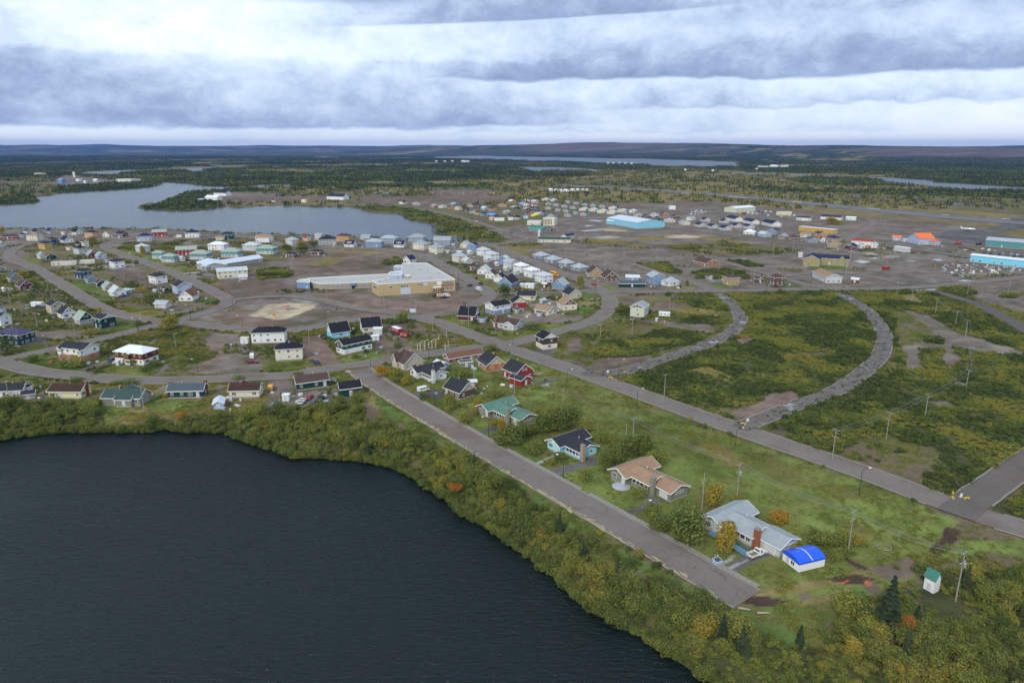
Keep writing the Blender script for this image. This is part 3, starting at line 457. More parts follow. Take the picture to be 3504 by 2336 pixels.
# ------------------------------------------------------------------ the ground sheet
def fast_mesh(name, V, Q, mats):
    me = bpy.data.meshes.new(name); me.vertices.add(len(V)); me.vertices.foreach_set('co', V.astype(np.float32).ravel())
    me.loops.add(Q.size); me.loops.foreach_set('vertex_index', Q.astype(np.int32).ravel())
    me.polygons.add(len(Q)); me.polygons.foreach_set('loop_start', np.arange(0, Q.size, Q.shape[1], dtype=np.int32))
    me.polygons.foreach_set('loop_total', np.full(len(Q), Q.shape[1], dtype=np.int32))
    for m in mats: me.materials.append(m)
    me.update(calc_edges=True); return me
KD = 185.
nr = int(math.log(34000/62.)*KD); ys = 62.*np.exp(np.arange(nr+1)/KD)
fine = np.arange(-.86, .8601, 1/KD); ts = np.concatenate([np.linspace(-3.2, -.9, 22), fine, np.linspace(.9, 3.2, 22)])
T, Yg = np.meshgrid(ts, ys); Xg = T*Yg
Xg = np.vstack([ts*260-0*ts, ts*90, Xg]); Yg = np.vstack([np.full(len(ts), -600.), np.full(len(ts), 20.), Yg])
gx, gy = Xg.ravel(), Yg.ravel()
gh, lsd = lakesd(gx, gy); gz = gh+hills(gx, gy)
gz += np.where((lsd > 8) & (np.hypot(gx, gy) < 1500), -.22*vnoise(gx, gy, 22., 12, 2), 0)
cls = classify(gx, gy); alb = CC[cls].copy()
def jit(a, sc, seed, oct=3): return (vnoise(gx, gy, sc, seed, oct)-.5)*2*a
dist = np.hypot(gx, gy)
lum = 1+jit(.42, 4.5, 21)+jit(.35, 17., 22)+jit(.22, 60., 23)
lum[cls == CL['forest']] *= (1+jit(.5, 210., 25, 4))[cls == CL['forest']]
alb *= np.clip(lum, .35, 1.9)[:, None]
grassy = np.isin(cls, [0, 1, 2, 5, 12, 15])
mx = np.clip(jit(1., 7., 31, 4)*1.6+.1, 0, 1)*.65                         # yellow-brown tufts through the green
alb[grassy] = alb[grassy]*(1-mx[grassy, None])+np.array([.165, .125, .05])*mx[grassy, None]
mg = np.clip(jit(1., 11., 35, 4)*2.-.15, 0, 1)*.75                        # weeds over the gravel
gv = np.isin(cls, [3, 4, 13]); alb[gv] = alb[gv]*(1-mg[gv, None])+np.array([.085, .085, .04])*mg[gv, None]
br = np.clip(jit(1., 30., 37, 3)*2.-.2, 0, 1)*.8
alb[gv] = alb[gv]*(1-br[gv, None]*.6)+np.array([.14, .09, .065])*br[gv, None]*.6
tun = cls == 0; bg2 = np.clip(jit(1., 24., 39, 4)*2.4-.25, 0, 1)
alb[tun] = alb[tun]*(1-bg2[tun, None]*.8)+np.array([.145, .105, .082])*bg2[tun, None]*.8
mown = cls == 1; sw = .5+.5*np.sin((gx*.6+gy*.8)*.55+2*vnoise(gx, gy, 25., 5, 2)*6); mw = (jit(1, 40., 41)+.4)*.22
alb[mown] *= (1+(sw-.5)*mw)[mown, None]
dryl = np.clip(jit(1., 30., 43, 4)*2.2-.05, 0, 1)*.55; alb[mown] = alb[mown]*(1-dryl[mown, None]*.7)+np.array([.16, .135, .050])*dryl[mown, None]*.7
# hills: bare purple-brown slopes with forest patches
hz = hills(gx, gy); az = np.degrees(np.arctan2(gx, np.maximum(gy, 1)))
bare = np.clip((hz-18)/30, 0, 1)*np.clip((az+9)/12, 0, 1)*np.clip((vnoise(gx, gy, 1100., 45, 5, .6)-.36)*3.2, 0, 1)*(dist < 16000)
alb = alb*(1-bare[:, None])+np.array([.125, .098, .088])*(.45+1.1*vnoise(gx, gy, 240., 46, 5, .6))[:, None]*bare[:, None]
shore = (lsd > -1.5) & (lsd < np.clip(dist*.004, 1.2, 9)) & (dist > 420); alb[shore] = alb[shore]*.4+np.array([.16, .13, .12])*.6
alb[lsd < 0] = (.03, .035, .03)
nc = len(ts); ii = np.arange(len(Yg)-1)[:, None]*nc+np.arange(nc-1)[None, :]
Q = np.stack([ii, ii+1, ii+nc+1, ii+nc], -1).reshape(-1, 4)
gm, N, b = mat('ground_cover')
ca = N.node('ShaderNodeAttribute', attribute_name='albedo').outputs['Color']; pos = N.node('ShaderNodeNewGeometry').outputs['Position']
f1 = N.noise(pos, .9, 4, .7); f2 = N.noise(pos, .16, 5, .65); f3 = N.noise(pos, 4., 2, .6)
ff = N.add(.06, N.add(N.mul(f1, .95), N.add(N.mul(f2, .55), N.mul(f3, .38))))
N.l.new(N.mix(1., ca, N.xyz(ff, ff, ff), 'MULTIPLY'), b.inputs['Base Color'])
b.inputs['Roughness'].default_value = .95; b.inputs['Specular IOR Level'].default_value = .05
bp = N.node('ShaderNodeBump'); bp.inputs['Strength'].default_value = .6; bp.inputs['Distance'].default_value = .35
N.l.new(f1, bp.inputs['Height']); N.l.new(bp.outputs[0], b.inputs['Normal'])
gme = fast_mesh('ground', np.stack([gx, gy, gz], 1), Q, [gm])
at_ = gme.color_attributes.new('albedo', 'FLOAT_COLOR', 'POINT'); at_.data.foreach_set('color', np.concatenate([alb, np.ones((len(alb), 1))], 1).astype(np.float32).ravel())
gme.polygons.foreach_set('use_smooth', np.ones(len(Q), bool))
tag(link('ground', gme), kind='structure')

# ------------------------------------------------------------------ water
def waterm(name, deep, rough, bump, sc):
    m, N, b = mat(name); pos = N.node('ShaderNodeNewGeometry').outputs['Position']
    w1 = N.noise(N.map(pos, (.34*sc, 1.05*sc, 1), rot=(0, 0, R(-24))), 1., 3, .55, .5); w2 = N.noise(N.map(pos, (1.4*sc, 2.9*sc, 1), rot=(0, 0, R(-18))), 1., 3, .6)
    big = N.noise(pos, .012, 3, .5); lanes = N.noise(N.map(pos, (.012, .05, 1), rot=(0, 0, R(15))), 1., 4, .6)
    h = N.add(N.mul(w1, .65), N.mul(w2, .35))
    b.inputs['Base Color'].default_value = (*deep, 1); b.inputs['IOR'].default_value = 1.333
    N.l.new(N.add(rough, N.mul(lanes, .08)), b.inputs['Roughness'])
    bp = N.node('ShaderNodeBump'); bp.inputs['Distance'].default_value = .95; N.l.new(N.mul(N.add(.45, N.mul(big, 1.1)), bump), bp.inputs['Strength'])
    N.l.new(h, bp.inputs['Height']); N.l.new(bp.outputs[0], b.inputs['Normal']); return m
WN = waterm('lake_water', (.004, .011, .011), .05, 1.0, 1.); WM = waterm('bay_water', (.02, .035, .05), .20, .5, .5); WF = waterm('far_water', (.03, .04, .05), .30, .3, .2)
def water(name, P, z, m, pad):
    A = np.asarray(P); c = A.mean(0); ctr = None
    bm = bmesh.new(); vs = []
    n = len(A)
    nx = np.zeros((n, 2))
    for i in range(n):
        t = A[(i+1) % n]-A[i-1]; l = max(np.hypot(*t), 1e-6); nx[i] = (t[1]/l, -t[0]/l)
    area = .5*sum(A[i][0]*A[(i+1) % n][1]-A[(i+1) % n][0]*A[i][1] for i in range(n)); s = 1 if area > 0 else -1
    B = A+nx*s*pad
    for p in B: vs.append(bm.verts.new((p[0], p[1], z)))
    f = bm.faces.new(vs); f.normal_update()
    if f.normal.z < 0: f.normal_flip()
    bmesh.ops.triangulate(bm, faces=bm.faces[:]); me = bpy.data.meshes.new(name); bm.to_mesh(me); bm.free(); me.materials.append(m)
    return tag(link(name, me), kind='structure')
water('near_lake_water', near_lake, ZN, WN, 2.); water('bay_water', mid_lake, ZM, WM, 3.)
for nm, P, pd in [('side_pond_water', side_pond, 2), ('inlet_water', far_a, 3), ('long_lake_water', long_lake, 6), ('forest_pond_water', mid_pond, 4), ('river_water', river, 3), ('marsh_water', marsh, 2)]: water(nm, P, ZF if nm != 'side_pond_water' else ZM, WF, pd)
for P in ponds: water('pond_water', P, ZF, WF, 2)

# ------------------------------------------------------------------ streets and kerbs
def roadm(sf):
    m, N, b = mat('street_'+sf); pos = N.node('ShaderNodeNewGeometry').outputs['Position']
    base = dict(old=(.178, .156, .138), dirt=(.145, .125, .112), dark=(.105, .095, .088), dark2=(.128, .114, .103), broken=(.150, .136, .124), runway=(.16, .155, .16))[sf]
    a = N.noise(pos, .10, 5, .6); c = N.noise(pos, .9, 4, .65); e = N.noise(pos, 9., 2, .6)
    f = N.add(.46, N.add(N.mul(a, .52), N.add(N.mul(c, .34), N.mul(e, .22))))
    col = N.mix(1., base, N.xyz(f, f, f), 'MULTIPLY')
    col = N.mix(N.ss(N.noise(pos, .06, 3, .6), .52, .66, 0., .6), col, (.15, .105, .085))     # red ore dust lying on the tar
    v = N.node('ShaderNodeTexVoronoi', feature='DISTANCE_TO_EDGE'); v.inputs['Scale'].default_value = .06
    wv = N.node('ShaderNodeVectorMath', operation='ADD'); N.l.new(pos, wv.inputs[0])
    nz = N.node('ShaderNodeTexNoise'); nz.inputs['Scale'].default_value = .22; nz.inputs['Detail'].default_value = 4; N.l.new(pos, nz.inputs['Vector'])
    sc = N.node('ShaderNodeVectorMath', operation='SCALE'); sc.inputs['Scale'].default_value = 7.; N.l.new(nz.outputs['Color'], sc.inputs[0]); N.l.new(sc.outputs[0], wv.inputs[1])
    N.l.new(wv.outputs[0], v.inputs['Vector'])
    cr = N.ss(v.outputs['Distance'], .001, .009, .38, 0.)
    if sf in ('old', 'broken', 'dark2'): col = N.mix(cr, col, (.035, .033, .033))
    if sf == 'broken':
        w = N.ss(N.noise(pos, .30, 5, .7), .50, .60); col = N.mix(w, col, (.075, .07, .05)); col = N.mix(N.ss(N.noise(pos, .11, 4, .6), .60, .66), col, (.30, .32, .35))
    N.l.new(col, b.inputs['Base Color']); b.inputs['Roughness'].default_value = .88; b.inputs['Specular IOR Level'].default_value = .15
    return m
RM = {}
for i, (name, w, sf, P, kb) in enumerate(ROADS):
    if sf not in RM: RM[sf] = roadm(sf)
    A = np.asarray(P); n = len(A); T = np.gradient(A, axis=0); T /= np.maximum(np.hypot(T[:, 0], T[:, 1]), 1e-6)[:, None]; Nn = np.stack([-T[:, 1], T[:, 0]], 1)
    z = .06+.007*i; ww = w/2+(np.array([random.uniform(-.12, .12) for _ in range(n)]) if name != 'runway' else 0)
    Lf = A+Nn*(ww[:, None] if name != 'runway' else w/2); Rt = A-Nn*(ww[:, None] if name != 'runway' else w/2)
    V = np.concatenate([np.c_[Lf, np.full(n, z)], np.c_[Rt, np.full(n, z)]]); q = np.arange(n-1)
    o = link(name, fast_mesh(name, V, np.stack([q, q+n, q+n+1, q+1], 1), [RM[sf]])); tag(o, kind='structure')
    if kb:
        for side, S in ((1, Lf), (-1, Rt)):
            keep = roaddist(S[:, 0]+Nn[:, 0]*side*.3, S[:, 1]+Nn[:, 1]*side*.3, skip=i) > .3
            mb = MB()
            for k in range(n-1):
                if not (keep[k] and keep[k+1]): continue
                if sf == 'broken' and random.random() < .35: continue
                a, c = S[k], S[k+1]; na, ncr = Nn[k]*side, Nn[k+1]*side; kw = .42
                p = [(*(a-na*.02), .0), (*(c-ncr*.02), .0), (*(c+ncr*kw), .0), (*(a+na*kw), .0)]; zt = z+.14
                mb.add(p+[(x, y, zt) for x, y, _ in p], [(4, 5, 6, 7), (0, 1, 5, 4), (2, 3, 7, 6), (1, 2, 6, 5), (3, 0, 4, 7)])
            if mb.v: tag(mb.build('kerb', CONC), kind='structure')
# old concrete walk of separate slabs along the right of the lakeside street
LS = [r for r in ROADS if r[0] == 'lakeside_street'][0]
slab = None
def along(P, d):
    for k in range(len(P)-1):
        a, c = np.array(P[k]), np.array(P[k+1]); l = max(np.hypot(*(c-a)), 1e-6); t = (c-a)/l
        if d <= l: return a+t*d, t
        d -= l
    return np.array(P[-1]), t
walk = link('pavement', None); tag(walk, kind='structure')
for k in range(150):
    p, t = along(LS[3], 2+k*1.62); nrm = np.array([t[1], -t[0]]);
    if np.dot(nrm, (1, 0)) < 0: nrm = -nrm
    q = p+nrm*(LS[1]/2+1.08)
    if k == 0:
        mb = MB(); mb.box(-.78, .78, -.55, .55, 0, .10); slab = mb.mesh('paving_slab', CONC)
    if k in (34, 35, 58, 59, 60, 92, 93): continue
    o = link('paving_slab', slab, walk, loc=(q[0], q[1], .10+random.uniform(-.015, .03)), rz=atan2(t[1], t[0])+random.uniform(-.02, .02))
# washed-out sand lying along the lake side of the same street
mb = MB(); sandm = pbr('washed_sand', (.36, .30, .19), .95, .3, 3, .05)
for k in range(330):
    p, t = along(LS[3], 6+random.random()*245); nrm = np.array([t[1], -t[0]])
    if np.dot(nrm, (1, 0)) > 0: nrm = -nrm
    q = p+nrm*(LS[1]/2+random.gauss(-.15, .38)); n = 8; a0 = atan2(t[1], t[0])+random.gauss(0, .25); la, lb = random.uniform(.5, 1.9), random.uniform(.12, .38)
    pts = [(cos(2*pi*j/n)*la*random.uniform(.6, 1.2), sin(2*pi*j/n)*lb*random.uniform(.6, 1.3)) for j in range(n)]
    zz = .20+k*.0004
    w = [(q[0]+x*cos(a0)-y*sin(a0), q[1]+x*sin(a0)+y*cos(a0), zz) for x, y in pts]
    mb.add(w+[(q[0], q[1], zz+.05)], [(j, (j+1) % n, n) for j in range(n)])
tag(mb.build('sand_drift', sandm), label='pale sand washed along the lake side edge of the lakeside street', cat='sand', kind='stuff')
# runway paint
mb = MB(); rw = [r for r in ROADS if r[0] == 'runway'][0]; tot = sum(np.hypot(*(np.array(rw[3][k+1])-np.array(rw[3][k]))) for k in range(len(rw[3])-1))
for v, x0, y0, x1, y1 in [('M',370,437,485,447),('M',800,470,860,478),('M',1300,515,1385,521),('M',1800,558,1850,562),('M',2200,585,2260,590),('M',60,413,110,418)]:
    a, c = np.array(at(v, x0, y0)), np.array(at(v, x1, y1)); t = (c-a)/np.hypot(*(c-a)); nn = np.array([-t[1], t[0]])*3.
    mb.add([(*(a-nn), .29), (*(c-nn), .29), (*(c+nn), .29), (*(a+nn), .29)], [(0, 1, 2, 3)])
tag(mb.build('runway_markings', pbr('runway_paint', (.55, .55, .52), .8, .3, .1)), kind='structure')

# ------------------------------------------------------------------ haze
mb = MB(); mb.box(-34000, 34000, -700, 34800, -12, 420)
hm = bpy.data.materials.new('haze'); hm.use_nodes = True; hm.node_tree.nodes.clear()
pv = hm.node_tree.nodes.new('ShaderNodeVolumePrincipled'); ou = hm.node_tree.nodes.new('ShaderNodeOutputMaterial')
pv.inputs['Color'].default_value = (.16, .38, 1., 1); pv.inputs['Density'].default_value = 2.8e-5; pv.inputs['Anisotropy'].default_value = .2
hm.node_tree.links.new(pv.outputs[0], ou.inputs['Volume'])
tag(mb.build('haze', hm), kind='stuff')
# ------------------------------------------------------------------ houses
WIN = {}
def window_mesh(w, h, far, bars, col='w'):
    k = (round(w, 2), round(h, 2), far, bars, col)
    if k not in WIN:
        fm = dict(w=TRIM, y=pbr('yellow_trim', (.70, .62, .25), .7), b=pbr('dark_trim', (.06, .05, .05), .7))[col]
        mb = MB(); t = .11; d = .07                                     # frame bars stand proud, pane set back
        mb.box(-w/2-t, w/2+t, -d, .02, -h/2-t, -h/2, 0); mb.box(-w/2-t, w/2+t, -d, .02, h/2, h/2+t, 0)
        mb.box(-w/2-t, -w/2, -d, .02, -h/2, h/2, 0); mb.box(w/2, w/2+t, -d, .02, -h/2, h/2, 0)
        for b in range(bars):
            x = -w/2+w*(b+1)/(bars+1); mb.box(x-.045, x+.045, -d+.01, .02, -h/2, h/2, 0)
        gl = MB(); gl.box(-w/2+.002, w/2-.002, -.028, .01, -h/2+.002, h/2-.002, 0)
        if far:
            mb.box(-w/2+.002, w/2-.002, -.028, .01, -h/2+.002, h/2-.002, 1); WIN[k] = (mb.mesh('window', [fm, GLASS]), None)
        else: WIN[k] = (mb.mesh('window', fm), gl.mesh('pane', GLASS))
    return WIN[k]
def put_window(par, x, y, z, nrm, w, h, far, bars=1, col='w'):
    """nrm: angle of the outward normal in the house frame"""
    f, g = window_mesh(w, h, far, bars, col)
    o = link('window', f, par, loc=(x, y, z), rz=nrm+pi/2)
    if g: link('pane', g, o)
    return o
DM = {}
def put_door(par, x, y, z, nrm, far, col=None, w=.95, h=2.05):
    k = ('g' if w > 1.5 else 'd', far, w, col)
    if k not in DM:
        mb = MB(); m = DOORM if col is None else pbr('door_paint', WC[col], .6)
        mb.box(-w/2-.12, w/2+.12, -.06, .02, 0, h+.12, 0); mb.box(-w/2, w/2, -.09, -.061, .02, h, 1)
        if w > 1.5:
            for q in range(1, 4): mb.box(-w/2, w/2, -.10, -.091, h*q/4-.02, h*q/4+.02, 0)
        hd = MB(); hd.box(w/2-.16, w/2-.10, -.15, -.095, 1.0, 1.08)
        DM[k] = (mb.mesh('door', [TRIM, m]), hd.mesh('handle', METAL))
    o = link('garage_door' if w > 1.5 else 'door', DM[k][0], par, loc=(x, y, z), rz=nrm+pi/2)
    if not far: link('handle', DM[k][1], o)
    return o
def rotm(cx, cy, ax): return Matrix.Translation((cx, cy, 0)) @ Matrix.Rotation(pi/2 if ax == 'y' else 0, 4, 'Z')
def block(par, cx, cy, L, W, hw, typ='gable', rise=None, ax='x', wall='white', roof='dark', low=None, z0=0., ov=.45, gab=None, fas=True, far=False, lowh=None, found=True):
    """one roofed volume: L along the ridge, W across; ax tells which house axis the ridge follows"""
    M = rotm(cx, cy, ax); rise = rise if rise is not None else W*.22
    wm = wall if isinstance(wall, bpy.types.Material) else wallm(wall); hz = z0+hw
    fh = .45 if found and z0 == 0 else 0
    if fh: mb = MB(); mb.box(-L/2+.06, L/2-.06, -W/2+.06, W/2-.06, -.3, fh, M=M); mb.build('foundation', FOUND, par)
    zb = z0+fh
    if low:
        lh = lowh or (z0+2.75); mb = MB(); mb.box(-L/2+.02, L/2-.02, -W/2+.02, W/2-.02, zb, lh, M=M); mb.build('lower_wall', wallm(low), par); zb = lh
    mb = MB()
    if typ == 'gable':
        mb.ext([(-W/2, zb), (W/2, zb), (W/2, hz), (0, hz+rise), (-W/2, hz)] if not gab else [(-W/2, zb), (W/2, zb), (W/2, hz), (-W/2, hz)], -L/2, L/2, M=M)
        if gab: g = MB(); g.ext([(-W/2, hz), (W/2, hz), (0, hz+rise)], -L/2, L/2, M=M); g.build('gable_wall', wallm(gab), par)
    else: mb.box(-L/2, L/2, -W/2, W/2, zb, hz, M=M)
    mb.build('wall', wm, par)
    sl = rise/(W/2); t = .16; We = W/2+ov; ze = hz-ov*sl+.02; zr = hz+rise+.02; xe = L/2+ov
    rf = MB(); fs = MB(); rm = roof if isinstance(roof, bpy.types.Material) else roofm(roof)
    if typ == 'gable':
        rf.ext([(-We, ze), (0, zr), (We, ze), (We, ze+t), (0, zr+t), (-We, ze+t)], -xe, xe, M=M)
        for s in (-1, 1):
            x0, x1 = sorted((s*(xe+.002), s*(xe+.07))); fs.ext([(-We, ze-.13), (0, zr-.13), (We, ze-.13), (We, ze+t+.02), (0, zr+t+.02), (-We, ze+t+.02)], x0, x1, M=M)
            y0, y1 = sorted((s*(We+.002), s*(We+.07))); fs.box(-xe, xe, y0, y1, ze-.12, ze+t, M=M)
    elif typ == 'hip':
        k = max(L/2-W/2, .02); rx = k if L > W else .02
        for (za, zb2) in ((0, 1),):
            vs = [(-xe, -We, ze), (xe, -We, ze), (xe, We, ze), (-xe, We, ze), (-xe, -We, ze+t), (xe, -We, ze+t), (xe, We, ze+t), (-xe, We, ze+t), (-rx, 0, zr+t), (rx, 0, zr+t)]
            rf.add(vs, [(0, 3, 2, 1), (0, 1, 5, 4), (1, 2, 6, 5), (2, 3, 7, 6), (3, 0, 4, 7), (4, 5, 9, 8), (6, 7, 8, 9), (5, 6, 9), (7, 4, 8)], M=M)
        for s in (-1, 1):
            y0, y1 = sorted((s*(We+.002), s*(We+.06))); fs.box(-xe-.06, xe+.06, y0, y1, ze-.06, ze+t, M=M)
            x0, x1 = sorted((s*(xe+.002), s*(xe+.06))); fs.box(x0, x1, -We, We, ze-.06, ze+t, M=M)
    else:
        rf.box(-L/2-.15, L/2+.15, -W/2-.15, W/2+.15, hz, hz+.18, M=M)
        for s in (-1, 1):
            y0, y1 = sorted((s*(W/2+.152), s*(W/2+.22))); fs.box(-L/2-.22, L/2+.22, y0, y1, hz-.12, hz+.28, M=M)
            x0, x1 = sorted((s*(L/2+.152), s*(L/2+.22))); fs.box(x0, x1, -W/2-.15, W/2+.15, hz-.12, hz+.28, M=M)
    rf.build('roof', rm, par)
    if fas: fs.build('fascia', TRIM if fas is True else wallm(fas), par)
def sides(cx, cy, L, W, ax):
    """(centre, tangent, normal angle, length, is_gable_end) of the four sides in house frame"""
    out = []
    for nx, ny, ln, ge in ((0, -1, L, 0), (0, 1, L, 0), (-1, 0, W, 1), (1, 0, W, 1)):
        if ax == 'y': nx2, ny2 = -ny, nx
        else: nx2, ny2 = nx, ny
        off = (W/2 if not ge else L/2); out.append((cx+nx2*off, cy+ny2*off, -ny2, nx2, atan2(ny2, nx2), ln, ge))
    return out
def openings(par, rz, px, py, cx, cy, L, W, ax, hw, st, far, rnd, doorside=None, garage=0, typ='gable', rise=0, wcol='w', z0=0., nwin=None, attic=True):
    cam_l = atan2(-py, -px)-rz; made = 0
    for i, (sx, sy, tx, ty, na, ln, ge) in enumerate(sides(cx, cy, L, W, ax)):
        if cos(na-cam_l) < -.05: continue
        for s in range(st):
            zc = z0+1.75+2.7*s
            if zc > z0+hw-.5: continue
            n = nwin or max(1, int(ln/3.1)); dr = (s == 0 and (doorside == i or (doorside is None and made == 0))); di = rnd.randrange(n) if dr else -1
            for k in range(n):
                u = -ln/2+ln*(k+.5)/n+rnd.uniform(-.25, .25)*(ln/n)*.4
                x, y = sx+tx*u, sy+ty*u
                if k == di: put_door(par, x, y, z0+.35, na, far); made = 1; continue
                if rnd.random() < .14: continue
                w = rnd.choice((.85, 1.1, 1.5, 1.9)) if s == 0 else rnd.choice((.8, 1.1)); w = min(w, ln/n-.5)
                if w < .4: continue
                put_window(par, x, y, zc, na, w, 1.15 if w > .9 else .95, far, 1 if w < 1.4 else 2, wcol)
        if ge and typ == 'gable' and rise > 1.9 and attic:
            for u in ((-.75, .75) if ln > 7 else (0,)): put_window(par, sx+tx*u, sy+ty*u, z0+hw+rise*.33, na, .7, .9, far, 1, wcol)
def fitbox(v, xl, xr, yb, dx, dy, asp, hw, ov):
    """footprint (centre, heading, length, width) whose picture spans xl..xr and stands on yb"""
    x0, yB = src(v, xl, yb); x1, _ = src(v, xr, yb); s = VW[v][2]; xc = (x0+x1)/2
    p = np.array(ground(xc, yB-2)); q = np.array(ground(xc+dx/s, yB-2+dy/s)); rz = atan2(*(q-p)[::-1])
    ca, sa = cos(rz), sin(rz); c = np.array(ground(xc, yB-6)); Wd = 8.
    for it in range(30):
        Lh, Wh = Wd*asp/2, Wd/2; xs = []; yb_ = []
        for a in (-1, 1):
            for b in (-1, 1):
                X = c[0]+ca*a*(Lh+ov)-sa*b*(Wh+ov); Y = c[1]+sa*a*(Lh+ov)+ca*b*(Wh+ov); xs.append(proj(X, Y, hw)[0])
                X = c[0]+ca*a*Lh-sa*b*Wh; Y = c[1]+sa*a*Lh+ca*b*Wh; yb_.append(proj(X, Y, 0)[1])
        Wd *= ((x1-x0)/(max(xs)-min(xs)))**.7; c = c+(np.array(ground(xc+(xc-(max(xs)+min(xs))/2), 1000))-np.array(ground(xc, 1000)))*0
        d = hypot(*c); c[0] += (xc-(max(xs)+min(xs))/2)/FPX*c[1]*.9
        e = yB-max(yb_); g = np.array(ground(xc, max(yb_)+e))-np.array(ground(xc, max(yb_))); c[1] += g[1]*.8
    return float(c[0]), float(c[1]), rz, Wd*asp, Wd
HOUSES = []; FOOT = []
def H(v, xl, xr, yb, dx, dy, asp, st, typ, wall, roof, label, low=None, gab=None, name=None, cat='house', rise=None, chim=None, dorm=None, wing=None, garage=None,
      group=None, far=None, porch=None, hw=None, fas=True, flue=True, wcol='w', ov=.45, attic=True, nowin=False, seed=None, found=True, roofpatch=None, nwin=None):
    hw = hw if hw is not None else {0: 2.2, 1: 3.1, 1.5: 3.2, 2: 5.8}[st]
    X, Y, rz, L, W = fitbox(v, xl, xr, yb, dx, dy, asp, hw, ov)
    ns = 2 if st == 2 else (1 if st >= 1 else 0)
    rnd = random.Random(seed if seed is not None else int(abs(X*7+Y*13)))
    if rise is None: rise = {'gable': (W*.42 if st == 1.5 else W*.26), 'hip': W*.24, 'flat': 0}[typ]
    px = (xr-xl)/VW[v][2]*.292
    far = (px < 34) if far is None else far
    name = name or {0: 'shed', 1: 'bungalow', 1.5: 'house', 2: 'two_storey_house'}[st]
    r = root(name, X, Y, rz, label, cat, group)
    block(r, 0, 0, L, W, hw, typ, rise, 'x', wall, roof, low, gab=gab, fas=fas, far=far, ov=ov, found=found and st > 0)
    if not nowin:
        if ns: openings(r, rz, X, Y, 0, 0, L, W, 'x', hw, ns, far, rnd, typ=typ, rise=rise, wcol=wcol, attic=attic, nwin=nwin)
        else:
            cl = atan2(-Y, -X)-rz; best = max(sides(0, 0, L, W, 'x'), key=lambda q: cos(q[4]-cl)); put_door(r, best[0], best[1], .05, best[4], far, h=min(1.9, hw-.2))
    if flue and st:
        mb = MB(); fx = rnd.uniform(-.2, .2)*L; zt = hw+rise; mb.tube((fx, -.35, zt-.5), (fx, -.35, zt+.75), .13, n=6); mb.tube((fx, -.35, zt+.76), (fx, -.35, zt+.95), .2, .05, n=6); mb.build('flue_pipe', METAL, r)
    if chim:
        fx, fy, cw, m = chim; h = hw+rise+.8; mb = MB(); a, b = fx*L/2, fy*W/2; mb.box(a-cw/2, a+cw/2, b-.45, b+.45, .0, h); ch = mb.build('chimney', m, r)
        mb = MB(); mb.box(a-cw/2-.08, a+cw/2+.08, b-.53, b+.53, h+.003, h+.12); mb.box(a-.3, a+.3, b-.2, b+.2, h+.125, h+.35); mb.build('chimney_cap', CONC, ch)
    if dorm:
        sgn, wd, rm = dorm; dl = L*wd; y0, y1 = sorted((sgn*W*.40, sgn*W*.06)); z1 = hw+rise*.78; zb = hw+rise*.08; mb = MB(); mb.box(-dl/2, dl/2, y0, y1, zb, z1)
        d = mb.build('dormer', wallm(gab or wall), r); mb = MB(); mb.box(-dl/2-.25, dl/2+.25, min(y0, y1)-.3 if sgn < 0 else y0, y1 if sgn < 0 else y1+.3, z1+.002, z1+.14); mb.build('dormer_roof', roofm(rm or roof), d)
        for k in (-1, 1): put_window(r, k*dl*.25, sgn*W*.40, (zb+z1)/2+.1, -pi/2 if sgn < 0 else pi/2, dl*.3, (z1-zb)*.5, far, 1)
    if wing:   # (cx, cy, L, W, ax, hw) as fractions of the main block
        for (fx, fy, wl, ww, ax, wh, *rs) in (wing if isinstance(wing, list) else [wing]):
            block(r, fx*L, fy*W, wl*L, ww*W, wh, rs[1] if len(rs) > 1 else 'gable', rs[0] if rs and rs[0] is not None else min(rise, ww*W*.26), ax, wall, roof, low if wh > 2.9 else None, fas=fas, far=far, ov=ov*.8)
            if not nowin: openings(r, rz, X, Y, fx*L, fy*W, wl*L, ww*W, ax, wh, 2 if wh > 5 else 1, far, rnd, typ='gable', rise=0, wcol=wcol)
    if porch:
        sx, sy, tx, ty, na, ln, ge = sides(0, 0, L, W, 'x')[porch-1]; mb = MB(); nx, ny = cos(na), sin(na)
        M = Matrix.Translation((sx+nx*.8, sy+ny*.8, 0)) @ Matrix.Rotation(na+pi/2, 4, 'Z'); mb.box(-1.1, 1.1, -.79, .79, 0, .4, M=M); p = mb.build('porch', CONC, r)
        mb = MB()
        for q in (-1, 1): mb.box(q*1.-.05, q*1.+.05, -.75, -.65, .4, 2.6, M=M)
        mb.box(-1.2, 1.2, -.9, .79, 2.602, 2.7, M=M); mb.build('porch_canopy', TRIM, p)
    FOOT.append((X, Y, max(L, W)*.55+1.2)); HOUSES.append((label, X, Y, L, W)); return r
def S(v, xl, xr, yb, dx, dy, asp, wall, roof, label, typ='gable', hw=2.3, name='shed', cat='shed', **kw): return H(v, xl, xr, yb, dx, dy, asp, 0, typ, wall, roof, label, name=name, cat=cat, hw=hw, **kw)
